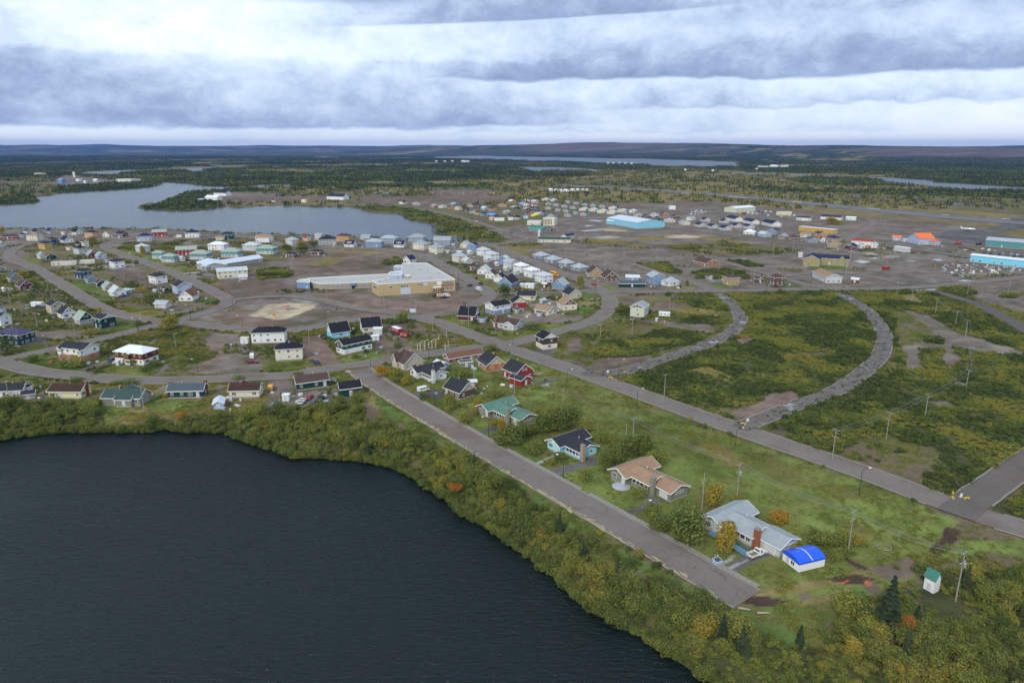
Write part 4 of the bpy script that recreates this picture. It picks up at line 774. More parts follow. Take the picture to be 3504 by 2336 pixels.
# ---- the ranch bungalows along the lakeside street (one builder's plan, different paint)
def ranch(v, x, y, rdx, rdy, wall, roof, label, chm, gab=None, garage=True, low=None, sc=1.0, trim=True, win='w', extra=None, chpots=2):
    p = np.array(at(v, x, y)); q = np.array(at(v, x+rdx, y+rdy)); rz = atan2(*(q-p)[::-1])   # x axis of the house runs along the street, y away from it
    r = root('bungalow', p[0], p[1], rz, label, 'house')
    g = gab or wall
    A = (3.1*sc, 6.6*sc, 13.2*sc, 6.2*sc)      # street-facing wing, ridge at right angles to the street
    block(r, A[0], A[1], A[2], A[3], 3.2, 'gable', 1.5*sc, 'y', wall, roof, low, gab=gab, fas=trim, lowh=2.3, ov=.75)
    B0, B1, BY, BW = 3.95*sc, 13.4*sc, 6.0*sc, 7.6*sc
    block(r, (B0+B1)/2, BY, B1-B0, BW, 3.2, 'gable', 1.5*sc-.03, 'x', wall, roof, low, gab=gab, fas=trim, lowh=2.3, ov=.7)
    ch = MB(); ch.box(13.9*sc, 15.2*sc, 1.9*sc, 3.0*sc, 0, 5.6); c = ch.build('chimney', chm, r); ch = MB(); ch.box(13.9*sc-.1, 15.2*sc+.1, 1.9*sc-.1, 3.0*sc+.1, 5.603, 5.72)
    for k in range(chpots): ch.tube((14.2*sc+k*.7, 2.45*sc, 5.72), (14.2*sc+k*.7, 2.45*sc, 6.2), .14, n=8)
    ch.build('chimney_cap', CONC, c)
    xe = 13.4*sc
    if garage:
        G0, G1, GY, GW = 13.75*sc, 20.2*sc, 7.3*sc, 7.2*sc; xe = G1
        block(r, (G0+G1)/2, GY, G1-G0, GW, 2.9, 'gable', 1.35*sc, 'x', wall, roof, gab=gab, fas=trim, ov=.55)
        put_door(r, 17.6*sc, GY-GW/2, .1, -pi/2, False, w=2.7, h=2.15)
        for u in garage: put_window(r, G1, GY+u, 2.0, 0, .8 if len(garage) > 1 else 3.2, .5, False, 0 if len(garage) > 1 else 4, win)
    # street wing windows, entrance in the inner corner, picture windows along the main body
    put_window(r, 1.7*sc, 0, 1.95, -pi/2, 1.7, 1.2, False, 2, win); put_window(r, 0-.0, 4.4*sc, 1.95, pi, 1.1, 1.1, False, 1, win); put_window(r, 0, 9*sc, 1.95, pi, 1.1, 1.1, False, 1, win)
    put_door(r, 5.3*sc, 0, .45, -pi/2, False)
    for k in range(3): put_window(r, (7.6+k*1.55)*sc, BY-BW/2, 1.95, -pi/2, 1.3, 1.35, False, 0, win)
    put_window(r, 12.3*sc, BY-BW/2, 1.95, -pi/2, 1.1, 1.35, False, 1, win)
    if not garage: put_window(r, B1, BY+1.2, 1.95, 0, 1.0, 1.0, False, 1, win)
    mb = MB(); mb.tube((8.5*sc, BY+.4, 4.3), (8.5*sc, BY+.4, 5.35), .12, n=8); mb.tube((8.5*sc, BY+.4, 5.36), (8.5*sc, BY+.4, 5.6), .22, .06, n=8); mb.build('flue_pipe', METAL, r)
    if extra: extra(r, sc)
    for a, b, c_ in ((3.1, 6.6, 8), (10, 6, 6), (17, 7, 5.5)):
        w = (rz, a*sc, b*sc); FOOT.append((p[0]+cos(rz)*w[1]-sin(rz)*w[2], p[1]+sin(rz)*w[1]+cos(rz)*w[2], c_))
    return r
def tan_extra(r, sc):       # round white steps
    mb = MB()
    for k in range(5):
        n = 20; rad = 2.7-.42*k; z = .16*k; mb.tube((5.5*sc, -.9, z), (5.5*sc, -.9, z+.159), rad, n=n)
    mb.build('round_steps', pbr('step_paint', (.42, .43, .46), .7, .1), r)
def gray_extra(r, sc):      # blue ramp, deck and railings from the entrance to the drive
    blue = pbr('blue_deck_paint', (.13, .24, .36), .75, .2); mb = MB(); mb.box(3.6, 8.4, -2.2, -.03, .5, .62); d = mb.build('deck', blue, r)
    mb = MB(); M = Matrix.Translation((8.45, -1.1, .31)) @ Matrix.Rotation(R(4.5), 4, 'Y'); mb.box(0, 7.2, -1.05, 1.0, .2, .3, M=M); mb.build('ramp', blue, r)
    for y in (-2.2, .0):
        mb = MB(); mb.box(8.5, 15.6, y-.04, y+.04, .95, 1.03)
        for k in range(10): mb.box(8.5+k*.78, 8.58+k*.78, y-.03, y+.03, .1, .95)
        mb.build('ramp_railing', blue, r)
    mb = MB(); mb.box(3.6, 8.4, -2.26, -2.2, .63, 1.5); mb.build('deck_railing', blue, r)
    for k in (8.0, 13.2):
        put_window(r, k*sc-.0, 2.2*sc-.01, 1.95, -pi/2, .01, .01, False, 0) if False else None
ranch('F', 712, 712, 200, 108, 'ltgrey', 'grey', 'blue grey ranch bungalow with brick chimney, ramp and pickup in its drive', pbr('brick_chimney_orange', (.30, .11, .06), .9, .3, 4, .1, lines=(.09, 'z')), gab='bluegrey', garage=(0.,), extra=gray_extra)
ranch('E', 1972, 1145, 200, 108, 'greygreen', 'tan', 'olive ranch bungalow with tan roof, garage and round white steps', pbr('chimney_render_olive', WC['greygreen'], .9), garage=(0.,), extra=tan_extra)
ranch('E', 1466, 905, 200, 100, 'aqua', 'dark', 'pale turquoise bungalow with black roof and tall stone chimney', STONE, gab='white', garage=None, low=None, chpots=1, sc=.97)
ranch('E', 908, 622, 200, 96, 'greygreen', 'green', 'olive ranch bungalow with green roof behind the round shrubs', pbr('chimney_render_grey', (.25, .24, .19), .9), garage=(-1.6, 0, 1.6))
ranch('E', 362, 318, 200, 92, 'white', 'dark', 'white ranch bungalow with dark roof behind a white van', pbr('chimney_render_white', (.6, .6, .58), .9), garage=None, chpots=2)

# ---- lower cluster by the crossroads
H('E', 222, 478, 282, -120, -58, .95, 1.5, 'gable', 'beige', 'brown', 'steep gabled beige house with brown roof beside the orange tree', rise=4.0, hw=3.3, wing=(.28, .32, .62, .42, 'y', 3.3, 3.2))
H('E', 620, 895, 512, -130, -50, 1.25, 1.5, 'gable', 'brown', 'dark', 'brown and beige gabled house with a wide white dormer', gab='beige', rise=3.1, hw=3.0, dorm=(-1, .55, 'dark'))
H('E', 892, 1138, 288, -90, -62, 1.15, 1.5, 'gable', 'orange', 'dark', 'orange house with beige gable, black roof and two satellite dishes', gab='beige', rise=3.6, hw=3.0)
H('E', 1095, 1362, 372, -120, -55, 1.1, 1.5, 'gable', 'red', 'dark', 'bright red two level house with black roof by the crossroads', rise=3.4, hw=3.9)
S('E', 1150, 1345, 405, -90, -30, 1.15, 'red', 'dark', 'low red garage wing in front of the bright red house', hw=2.7, name='garage', cat='garage', rise=1.3)
H('E', 620, 958, 222, 240, -42, 3.2, 1, 'gable', 'brickred', 'rust', 'long low maroon building with a rusty roof behind the sheds', rise=1.6, hw=2.5, flue=False, nwin=4)
S('E', 538, 682, 275, 60, 25, 1.4, 'bluegrey', 'metal', 'grey shed with shiny pale roof in the back yard of the beige house')
S('E', 735, 872, 255, 80, -10, 1.6, 'greygreen', 'slate', 'unpainted lean shed between the maroon building and the orange house', typ='flat')
S('E', 818, 902, 408, 70, -5, 1.5, 'orange', 'metal', 'small orange shed with pale blue metal roof behind the brown house')
S('E', 640, 700, 335, 10, -10, 1, 'grey', 'dark', 'dark roofed addition behind the white ranch bungalow') if False else None
H('B', 1950, 2143, 1172, -75, -38, 1.0, 2, 'gable', 'dbrown', 'black', 'boarded square house, dark brown above and bare white below', low='cream', gab='white', nwin=1, attic=False, flue=False, rise=2.3)
H('J', 980, 1310, 1500, 250, 35, 1.7, 1, 'gable', 'ltgrey', 'brown', 'pale bungalow with brown roof and tall red brick chimney', chim=(-.72, -1.05, 1.3, BRICK), wing=(.22, -.28, .5, .8, 'y', 3.1))
H('J', 627, 868, 1408, 150, 10, 1.05, 1.5, 'gable', 'maroon', 'black', 'maroon and cream gabled house on the corner lawn by the pole', gab='cream', rise=4.2)
H('J', 898, 1178, 1348, 150, -28, 1.25, 2, 'gable', 'white', 'black', 'blue two storey house with white upper floor and black roof', low='blue', gab='cream', rise=1.9, hw=5.4)
H('J', 1157, 1336, 1283, -80, -90, 1.0, 1.5, 'gable', 'red', 'black', 'red house with cream gable behind the blue two storey house', gab='cream', rise=3.0, hw=3.8)
H('J', 1222, 1437, 1200, 150, 5, 1.3, 1, 'gable', 'yellow', 'dark', 'pale yellow bungalow with dark roof behind the red house', chim=(-.5, -.3, .9, BRICK))
S('J', 1443, 1532, 1230, 50, -12, 1.2, 'bluegrey', 'bluegrey', 'weathered blue grey shed in the middle of the gravel yard')
S('J', 1183, 1298, 1333, 70, 15, 1.3, 'greygreen', 'slate', 'dark grey shed beside the blue two storey house')
S('J', 828, 940, 1422, 60, 6, 1.4, 'bluegrey', 'slate', 'dark grey shed between the maroon house and the chimney bungalow')
S('J', 1413, 1508, 1362, 60, 8, 1.2, 'grey', 'slate', 'grey shed in front of the low beige house')
H('J', 1397, 1640, 1355, 150, 28, 1.2, 1, 'gable', 'cream', 'tan', 'low beige house with tan roof and green gable patch', rise=2.2, hw=2.9, gab='cream')
H('J', 1625, 1843, 1303, -100, -55, 1.0, 1.5, 'gable', 'cream', 'tan', 'beige house with brown gable and steep tan roof by the curve', gab='brown', rise=3.6, hw=3.6)
H('J', 1675, 1887, 1187, -110, -45, 1.1, 1.5, 'gable', 'beige', 'dark', 'beige gabled house with dark roof and an orange corner by the curve', rise=3.3, wing=(.30, .2, .3, .5, 'x', 3.))
# ---- row between cross street and school street
H('B', 268, 472, 1080, 150, -22, 1.25, 1.5, 'gable', 'cyan', 'black', 'bright blue and white gabled house with black roof', gab='white', rise=4.2)
H('B', 537, 724, 1035, 150, -14, 1.2, 1.5, 'gable', 'cream', 'black', 'white gabled house with black roof and a flat white porch', gab='white', rise=4.2)
S('B', 640, 735, 1050, 80, 0, 1.3, 'ltgrey', 'white', 'flat roofed white lean shed at the front of the white gabled house', typ='flat', hw=3.4)
S('B', 628, 706, 1096, 80, -8, 1.4, 'white', 'white', 'white box shed behind the long green and white house', typ='flat')
H('B', 342, 650, 1213, 270, -62, 2.3, 2, 'gable', 'green', 'black', 'long two storey house, white below and green above with maroon bays', low='white', rise=1.9, hw=5.0)
H('B', -150, 92, 1258, 260, -15, 2.4, 2, 'hip', 'cream', 'black', 'long pale two storey house with black roof beside the dirt lane', rise=2.0)
H('A', 2008, 2314, 1120, 270, -8, 2.3, 2, 'hip', 'white', 'black', 'large white two storey house with black roof and flat annex', rise=2.0)
S('A', 1922, 2012, 1120, 90, 0, 1.6, 'white', 'ltgrey', 'low flat white annex beside the large white house', typ='flat', hw=3.)
H('A', 903, 1278, 1297, 270, 27, 1.75, 2, 'hip', 'maroon', 'white', 'two storey house with white metal roof, maroon above and white below', low='white', wcol='y', wing=(0, -.42, .25, .3, 'y', 5.6))
S('A', 915, 980, 1298, 55, 4, 1.2, 'grey', 'white', 'small pale carport beside the white metal roof house', typ='flat', hw=2.4)
H('A', 455, 805, 1262, 232, 24, 1.7, 2, 'gable', 'white', 'dark', 'two storey house, orange below and white above with black roof', low='orange', gab='cream', rise=1.9, wing=[(-.40, -.5, .17, .2, 'y', 5.4), (.40, -.5, .17, .2, 'y', 5.4)])
H('A', 735, 938, 1005, 90, 24, 1.15, 2, 'gable', 'dgreen', 'dark', 'dark green two storey house with white trim on the corner lawn', gab='cream', rise=1.6)
H('A', 583, 757, 970, 70, 25, 1.1, 1.5, 'gable', 'dgreen', 'ggreen', 'dark green and grey gabled house with pale green roof', low='grey', rise=3.6, hw=3.4, attic=True)
H('A', 447, 618, 922, 70, 25, 1.1, 1.5, 'gable', 'white', 'dark', 'white gabled house with dark roof between grey and green houses', rise=3.5)
H('A', 355, 531, 882, 75, 28, 1.15, 2, 'gable', 'beige', 'dark', 'tall beige gabled house with dark roof beside a long white carport', rise=2.0, hw=5.2)
S('A', 235, 360, 822, 120, 5, 3.0, 'white', 'white', 'long white roofed carport left of the tall beige house', typ='flat', hw=2.4)
H('A', -60, 290, 1142, 260, 22, 1.6, 2, 'hip', 'dgreen', 'purple', 'large dark green house with purplish roof at the left edge', rise=2.2, wing=(-.2, -.4, .35, .5, 'y', 5.6))
H('A', -90, 98, 985, 150, 20, 1.3, 2, 'gable', 'white', 'dark', 'white two storey house with dark roof at the left edge of town')
S('A', -30, 62, 870, 80, 5, 1.6, 'slate' if 'slate' in WC else 'bluegrey', 'slate', 'dark blue shed at the left edge behind the white house')
H('A', 48, 182, 628, 70, 25, 1.1, 1.5, 'gable', 'greygreen', 'slate', 'grey green gabled house beside the maroon gabled house', rise=3.6)
H('A', 117, 271, 693, 75, 22, 1.1, 1.5, 'gable', 'maroon', 'brown', 'maroon gabled house with a small white framed porch', rise=3.6)
S('A', 5, 55, 700, 40, 8, 1.2, 'ltgrey', 'white', 'small shed with white roof left of the maroon gabled house'); S('A', 52, 96, 697, 30, 5, 1.2, 'grey', 'slate', 'small grey shed left of the maroon gabled house')
H('A', -40, 55, 345, 60, 10, 1.2, 1.5, 'gable', 'ltgrey', 'bluegrey', 'grey house with pale roof at the upper left edge of town'); H('A', -30, 14, 530, 30, 8, 1.2, 1.5, 'gable', 'lilac', 'slate', 'lilac house cut by the left edge of the view')
# ---- west quarter
for row in [
 ('A',592,738,602,110,18,1.2,2,'hip','navy','dark','navy blue two storey house with dark roof above the blue cottage'),
 ('A',672,780,635,55,20,1.2,1.5,'gable','blue','slate','light blue gabled cottage below the navy house'),
 ('A',755,862,667,55,22,1.1,1.5,'gable','dgreen','brown','dark green gabled cottage with brown roof between blue and beige cottages'),
 ('A',810,942,700,60,26,1.1,1.5,'gable','beige','grey','beige gabled cottage with mottled roof next to the white cottage'),
 ('A',863,1021,746,62,26,1.1,1.5,'gable','white','ltgrey','bright white gabled cottage with pale roof and a blue car'),
 ('A',868,1006,518,90,25,1.2,2,'hip','white','dark','white two storey house with dark hipped roof above the gravel yard'),
 ('A',1184,1350,643,100,22,1.2,2,'hip','white','dark','white two storey house with dark roof standing alone by the street'),
 ('A',1374,1548,727,75,35,1.15,2,'gable','lilac','dark','pale lilac two storey house behind the brown roofed white house'),
 ('A',1427,1605,780,85,-45,1.2,1.5,'gable','white','rust','white gabled house with rust brown roof near the school loop'),
 ('A',1230,1387,838,120,5,1.3,1,'gable','ltgrey','bluegrey','pale grey garage building with low grey roof on the gravel lot'),
 ('A',403,625,496,210,-10,3.2,1,'flat','cream','ggreen','long flat pale mobile home beside the street'),
 ('A',640,768,480,120,-6,3.0,1,'flat','cream','ltgrey','low pale fenced trailer right of the long mobile home'),
 ('A',836,906,472,50,10,1.3,1,'gable','bluegrey','slate','small blue grey cottage next to the white hipped roof house'),
 ('A',758,862,441,60,22,1.1,1.5,'gable','lilac','grey','lilac white cottage right of the maroon cottage'),
 ('A',684,793,430,60,22,1.1,1.5,'gable','maroon','grey','maroon cottage with grey roof and white rakes'),
 ('A',578,708,403,100,14,1.2,2,'hip','ltgrey','black','grey house with black hipped roof in the west quarter'),
 ('A',344,457,448,60,18,1.1,1.5,'gable','dgreen','rust','green gabled cottage with a rusty red roof side'),
 ('A',289,382,438,60,18,1.1,1.5,'gable','white','beige' if False else 'grey','white cottage directly behind the green cottage'),
 ('A',524,592,370,55,8,1.4,1,'gable','white','red','small white cottage with red roof in the west quarter'),
 ('A',638,716,346,60,10,1.2,2,'gable','cream','brown','cream house with brown roof beside the black roofs'),
 ('A',600,684,345,60,8,1.3,1.5,'gable','brown','black','dark house with black roof squeezed behind the grey house'),
 ('A',298,426,363,100,12,1.4,2,'hip','ochre','dark','mustard orange two storey house with dark roof'),
 ('A',366,477,326,90,10,1.3,2,'hip','navy','dark','dark house with black roof behind the mustard house'),
 ('A',476,598,312,80,16,1.3,1.5,'gable','white','navy','white house with navy roof and low annex behind the mustard house'),
 ('A',202,352,294,130,4,1.7,2,'hip','cream','beige' if False else 'tan','cream two storey house with cream tan roof near the bay'),
 ('A',8,152,281,130,-4,2.6,1,'gable','red','dark','long low red house with dark roof at the upper left'),
 ('A',150,241,266,70,6,1.4,1,'gable','blue','navy','small bright blue house right of the long red house'),
 ('A',246,350,243,80,8,1.3,1.5,'gable','grey','dark','grey brown gabled house behind the cream two storey house'),
 ('A',180,246,236,60,3,1.4,1,'gable','white','dark','small white house by the bay behind the blue one'),
 ('A',360,458,236,80,10,1.3,1.5,'gable','grey','navy','grey gabled house with navy roof by the bay shore'),
 ('A',484,530,246,40,2,1.6,1,'flat','cream','ltgrey','small cream box house by the bay shore'),
 ('A',563,667,244,80,8,1.3,1.5,'gable','white','black','white house with black roof and open deck by the bay'),
 ('A',670,803,269,100,5,1.4,2,'hip','peach','dark','salmon pink two storey house with dark roof'),
 ('A',818,918,263,-60,12,1.2,1.5,'gable','white','tan','white gabled house with tan roof and tall front gable by the bay'),
 ('A',923,1037,262,90,6,1.5,1.5,'gable','brown','dark','dark brown gabled house with many gables by the bay'),
 ('A',1092,1238,300,100,-3,1.3,2,'hip','lilac','navy','pale lilac two storey house with navy roof by the street end'),
 ('A',1219,1347,262,110,-4,1.8,2,'gable','red','ggreen','dark red two storey house with green roof by the bay'),
 ('A',1482,1614,270,110,-3,1.4,2,'hip','white','navy','white two storey house with navy roof by the bay'),
 ('A',1762,1892,285,110,-2,1.4,2,'hip','dgreen','navy','dark green two storey house with black hipped roof by the bay'),
 ('A',1080,1210,388,80,14,1.2,2,'hip','ltgrey','ltgrey','pale grey two storey house with whitish hipped roof near a yellow tree'),
 ('A',1407,1592,413,150,-6,1.9,2,'gable','red','ggreen','dark red two storey row house with grey green roof'),
 ('A',1664,1844,371,150,2,1.6,2,'hip','white','white','white two storey house with whitish hipped roof'),
 ('A',1942,2112,376,140,4,1.5,2,'hip','ltgrey','ltgrey','pale grey two storey house with whitish hipped roof between the teal houses'),
 ('A',2048,2202,309,140,4,1.7,2,'gable','white','tan','white two storey house with beige roof near the bay road'),
 ('A',1731,1815,289,70,0,1.6,1,'gable','cream','tan','cream garage attached before the dark green house'),
 ]: H(*row)
for i, (xl, xr, yb, lb) in enumerate([(1212,1337,438,'leftmost pale teal two storey duplex with green roof'), (1290,1437,467,'pale teal duplex with green roof beside a white shed'), (1513,1712,446,'pale teal duplex with green roof in front of the red row house'),
                          (1768,1958,428,'pale teal duplex with green roof behind the long school annex'), (2053,2236,401,'rightmost pale teal two storey duplex with green roof')]):
    H('A', xl, xr, yb, 140, 2, 1.6, 2, 'hip', 'teal', 'ggreen', lb, low='ltgrey', group='teal duplexes with green roofs')
S('A',1418,1496,459,50,5,1.2,'white','ltgrey','white shed beside the second teal duplex', hw=3.4); S('A',1226,1277,713,40,2,1.2,'teal','grey','teal shed on the gravel left of the dark shed'); S('A',1288,1358,700,60,4,1.3,'dgreen','dark','dark green shed behind the pale garage building')
S('A',968,1078,714,80,8,2,'teal','ltgrey','teal and white shed behind the white cottage', typ='flat'); S('A',1412,1470,264,50,0,1.6,'white','ltgrey','white open carport by the bay', typ='flat')
# low annexes of the old school by the loop
H('A', 1575, 2118, 532, 480, -78, 4.6, 1, 'gable', 'grey', 'metal', 'long low grey school annex with pale metal roof', hw=3.4, rise=2.3, name='school_annex', cat='building', nwin=9)
H('A', 1575, 1830, 532, 40, 32, 1.5, 1, 'gable', 'grey', 'metal', 'gabled front wing of the grey school annex', hw=3.4, rise=2.2, name='school_annex', cat='building')
H('A', 1733, 1994, 602, 190, -14, 1.7, 2, 'gable', 'cream', 'ltgrey', 'cream two storey building with pale roof before the school annex', rise=1.8, name='building', cat='building')
S('A', 1912, 1992, 606, 60, -4, 1.2, 'ltgrey', 'ltgrey', 'pale grey shed at the foot of the cream building')
# ---- row along the bay, upper centre
for row in [
 ('B',-72,52,428,100,4,1.5,1,'hip','maroon','dark','maroon bungalow with dark hipped roof beside the gravel field'),
 ('B',132,260,408,110,4,1.5,1,'hip','maroon','dark','maroon bungalow with two white doors and dark roof on the gravel field edge'),
 ('B',-60,60,330,60,8,1.3,2,'hip','ltgrey','bluegrey','grey two storey house left of the yellowing trees'),
 ('B',82,152,296,50,10,1.3,1.5,'gable','cream','red','cream gabled cottage with reddish roof by the bay'),
 ('B',174,266,291,70,5,1.2,2,'gable','ltgrey','grey','plain grey house behind the dark roofed duplex'),
 ('B',204,360,328,120,-3,1.5,2,'hip','grey','dark','grey two storey duplex with dark hipped roof'),
 ('B',342,489,300,110,3,1.5,2,'hip','ochre','brown','orange tan two storey house with brown hipped roof by the bay'),
 ('B',412,526,345,80,3,1.3,1.5,'gable','white','navy','left one of two white houses with navy roof and white dormer'),
 ('B',546,648,292,80,3,1.3,1.5,'gable','grey','grey','grey gabled house with a green spire roof behind it'),
 ('B',582,743,345,130,2,1.6,2,'hip','blue','bluegrey','light blue two storey duplex with pale roof'),
 ('B',702,862,316,130,4,1.7,2,'hip','bluegrey','bluegrey','blue grey duplex with pale roof close to the bay water'),
 ('B',811,920,348,80,2,1.3,1.5,'gable','white','navy','right one of two white houses with navy roof and white dormer'),
 ('B',928,1084,306,130,4,1.6,2,'hip','bluegrey','grey','blue grey duplex with grey roof and blue tarpaulin'),
 ('B',963,1119,368,110,10,1.3,2,'hip','cream','grey','cream two storey duplex with grey roof and side stairs'),
 ('B',1131,1292,331,120,2,1.5,2,'gable','bluegrey','grey','large blue grey two storey building at the end of the bay'),
 ('B',1092,1231,396,90,14,1.2,2,'hip','cream','grey','cream two storey duplex with grey hipped roof and rounded door'),
 ('B',886,1003,475,-60,12,1.1,1.5,'gable','white','navy','white gabled house with navy roof rising behind the school'),
 ]: H(*row, **(dict(dorm=(-1, .45, 'navy'), gab='white') if 'white dormer' in row[-1] else {}))
S('B',1229,1279,393,40,4,1.2,'grey','grey','grey shed right of the cream duplex'); S('B',1279,1319,339,30,4,1.2,'bluegrey','bluegrey','blue grey shed right of the large bay building')
# ---- the two rows down the diagonal street
dd = (75, 30)
for row in [
 ('J',650,774,675,-70,26,1.2,1.5,'gable','cream','bluegrey','cream gabled house at the top of the diagonal street'),
 ('J',720,852,708,-60,30,1.1,2,'gable','blue','navy','bright blue two storey house with navy roof at the top of the diagonal street'),
 ('J',818,970,756,85,18,1.2,2,'hip','white','ltgrey','white duplex with pale hipped roof, first below the bright blue house'),
 ('J',888,1057,801,90,20,1.2,2,'hip','white','ltgrey','white duplex with pale hipped roof, second below the bright blue house'),
 ('J',1043,1154,840,60,-30,1.1,2,'gable','blue','ltgrey','light blue gabled house with whitish roof in the white row'),
 ('J',1086,1252,886,95,20,1.3,2,'gable','ltgrey','bluegrey','grey house with blue grey gabled roof in the white row'),
 ('J',1188,1362,926,95,24,1.2,2,'hip','white','white','bright white duplex with dormers, first after the grey gabled house'),
 ('J',1291,1472,975,100,26,1.2,2,'hip','white','white','bright white duplex with dormers, second after the grey gabled house'),
 ('J',1401,1600,1030,100,28,1.2,2,'hip','white','ltgrey','largest white duplex of the row just above the blue gabled one'),
 ('J',1573,1757,1091,90,-55,1.2,1.5,'gable','blue','bluegrey','blue and white gabled house with pale roof closing the white row'),
 ('J',571,737,821,80,24,1.2,2,'hip','cream','bluegrey','cream two storey house with pale roof beside the turquoise container'),
 ('J',677,786,836,60,18,1.2,1.5,'gable','ltgrey','ltgrey','white grey cottage right of the cream two storey house'),
 ('J',739,892,906,100,18,1.3,1.5,'hip','brown','brown','brown house with brown hipped roof by the school street'),
 ('J',824,975,941,75,-42,1.1,1.5,'gable','white','ltgrey','white gabled cottage with whitish roof below the brown house'),
 ('J',903,1047,983,75,-40,1.1,1.5,'gable','white','brown','white gabled cottage with brown roof and rust lower wall'),
 ('J',988,1132,1019,75,-38,1.1,1.5,'gable','white','navy','white gabled cottage with navy roof near the parked cars'),
 ('J',1031,1257,1073,95,-45,1.4,1.5,'gable','blue','dark','blue gabled house with dark roof behind the round green tree'),
 ]: H(*row)
H('J',1301,1420,1083,110,6,1.5,1,'flat','white','white','flat roofed white house between the two rows', flue=False)
S('J',1478,1542,1072,50,4,1.1,'brickred','metal','brick red shed with pale roof by the white row', hw=3.); S('J',1256,1330,1070,60,4,1.3,'grey','ltgrey','grey open shed right of the blue gabled house')
for xl, xr, yb, lb in [(720,803,738,'first'),(888,972,816,'second'),(998,1066,853,'third'),(1086,1162,903,'fourth'),(1186,1264,941,'fifth')]:
    S('J', xl, xr, yb, 60, 12, 1.2, 'ltgrey', 'ltgrey', f'grey back yard shed of the white row, {lb} from its top', group='sheds behind the white row', hw=2.6)
S('J',615,692,735,60,4,2,'cyan','white','turquoise and white container beside the cream house', typ='flat', hw=2.6, name='container', cat='container')
for k, (xl, xr, yb, lb) in enumerate([(1383,1567,785,'first of four pale blue hipped bungalows, farthest up the street'),(1500,1692,826,'second of four pale blue hipped bungalows down the street'),(1641,1814,862,'third of four pale blue hipped bungalows, with a parked boat'),(1768,1952,908,'fourth of four pale blue hipped bungalows, nearest the tan cottage')]):
    H('J', xl, xr, yb, 120, 24, 1.2, 1.5, 'hip', 'bluegrey', 'bluegrey', lb, group='pale blue hipped bungalows', wing=(-.1, -.45, .3, .4, 'y', 2.9), rise=2.6)
H('J',1913,2100,966,-80,-48,1.1,1.5,'gable','tan','brown','tan cottage with brown roof and arched garage'); H('J',2063,2260,1011,-85,-48,1.1,1.5,'gable','brown','brown','brown cottage with arched tan door next to the tan cottage')
# ---- right of the curve
S('C',267,494,664,210,0,3.4,'dgreen','slate','row garage with green doors and dark roof at the street corner', hw=2.7, name='row_garage', cat='garage', nowin=False)
H('C',497,657,645,-75,-40,1.1,2,'gable','blue','bluegrey','blue two storey house with pale roof and open porch by the garages'); H('C',611,772,662,80,-12,1.2,1.5,'hip','white','bluegrey','white house with pale blue hipped roof beside the blue house', rise=3)
S('C',330,445,610,90,3,1.8,'bluegrey','metal','low shed with white roof end behind the row garage')
H('C',870,1084,503,120,30,1.5,1,'gable','rust','brown','rust orange bungalow standing on bare gravel')
H('C',1106,1258,653,-70,-22,1.05,2,'hip','tan','brown','tan two storey house with white hip corners and arched porch', rise=2.2); H('C',1481,1619,651,-70,-22,1.05,2,'hip','brown','brown','brown two storey house with cream corners and arched porch', rise=2.2)
S('C',968,1038,605,-30,-10,1.2,'grey','brown','grey shed left of the tan two storey house'); S('C',1360,1443,625,-35,-12,1.2,'brown','brown','brown shed left of the brown two storey house'); S('C',1104,1150,625,-20,-8,1.2,'cream','brown','cream lean shed touching the tan two storey house')
H('C',1829,2082,634,130,58,2.1,1,'gable','ltgrey','tan','white motel like row house with tan roof and blank gable', hw=4.6, rise=2.2)
S('C',2142,2218,632,60,6,1.2,'brickred','metal','small red shed right of the white row house', hw=2.6)
H('C',362,526,911,50,-42,1.35,2,'gable','ltgreen','grey','pale green abandoned two storey house standing alone in the field', gab='brown', rise=2.0, flue=False, nwin=1)
S('C',565,600,942,20,-5,1,'bluegrey','white','small utility box in the field right of the pale green house', typ='flat', hw=1.8, name='utility_box', cat='box')
# sheds bottom left
for row in [
 ('I',-30,248,500,160,-8,1.5,1,'gable','white','dark','white bungalow with dark roof at the left end of the lake row'),
 ('I',370,742,505,255,2,1.9,1,'gable','yellow','dkbrown','pale yellow bungalow with brown roof and red brick chimney'),
 ('I',1333,1682,500,300,-6,2.4,1,'gable','dgreen','slate','long dark green bungalow with slate blue roof in the lake row'),
 ('I',1828,2125,498,280,-6,2.0,1,'gable','cream','dkbrown','cream bungalow with brown roof and a row of tall windows'),
 ('B',5,302,1497,270,-38,1.9,1,'gable','dgreen','brown','dark green bungalow with brown roof beside parked cars')]:
    kw = dict(rise=2.0, hw=3.2)
    if 'yellow' in row[9]: kw['chim'] = (1.02, .15, 1.3, BRICK)
    if 'slate blue' in row[11]: kw['chim'] = (.98, .5, 1.0, BRICK)
    if 'cream' in row[9]: kw.update(chim=(-.25, -.05, .9, BRICK), wing=(-.3, .55, .55, .9, 'y', 3.2))
    if 'left end' in row[11]: kw.update(wing=(.25, .3, .45, 1.0, 'y', 3.2), chim=(-.5, 0, .9, BRICK))
    H(*row, **kw)
H('I', 803, 1222, 560, 250, 3, 1.9, 1, 'gable', 'greygreen', 'dgreen', 'grey green bungalow with dark green roof and white framed bay', rise=2.3, hw=3.2, chim=(-.35, .25, .9, BRICK), wing=[(-.1, .45, .45, .8, 'y', 3.2), (.1, -.5, .42, .35, 'x', 3.0, 1.0)])
S('I',160,297,515,100,-12,1.3,'grey','dark','grey lean shed against the leftmost white bungalow', typ='gable', hw=2.4, rise=.9)
S('I',1703,1817,590,20,-60,1.8,'ltblue','metal','long light blue shed with shiny roof pointing at the lake', hw=2.3); S('I',1820,1886,527,60,0,1.4,'grey','red','tiny grey shed with a red roof beside the light blue shed', typ='flat', hw=2.0)
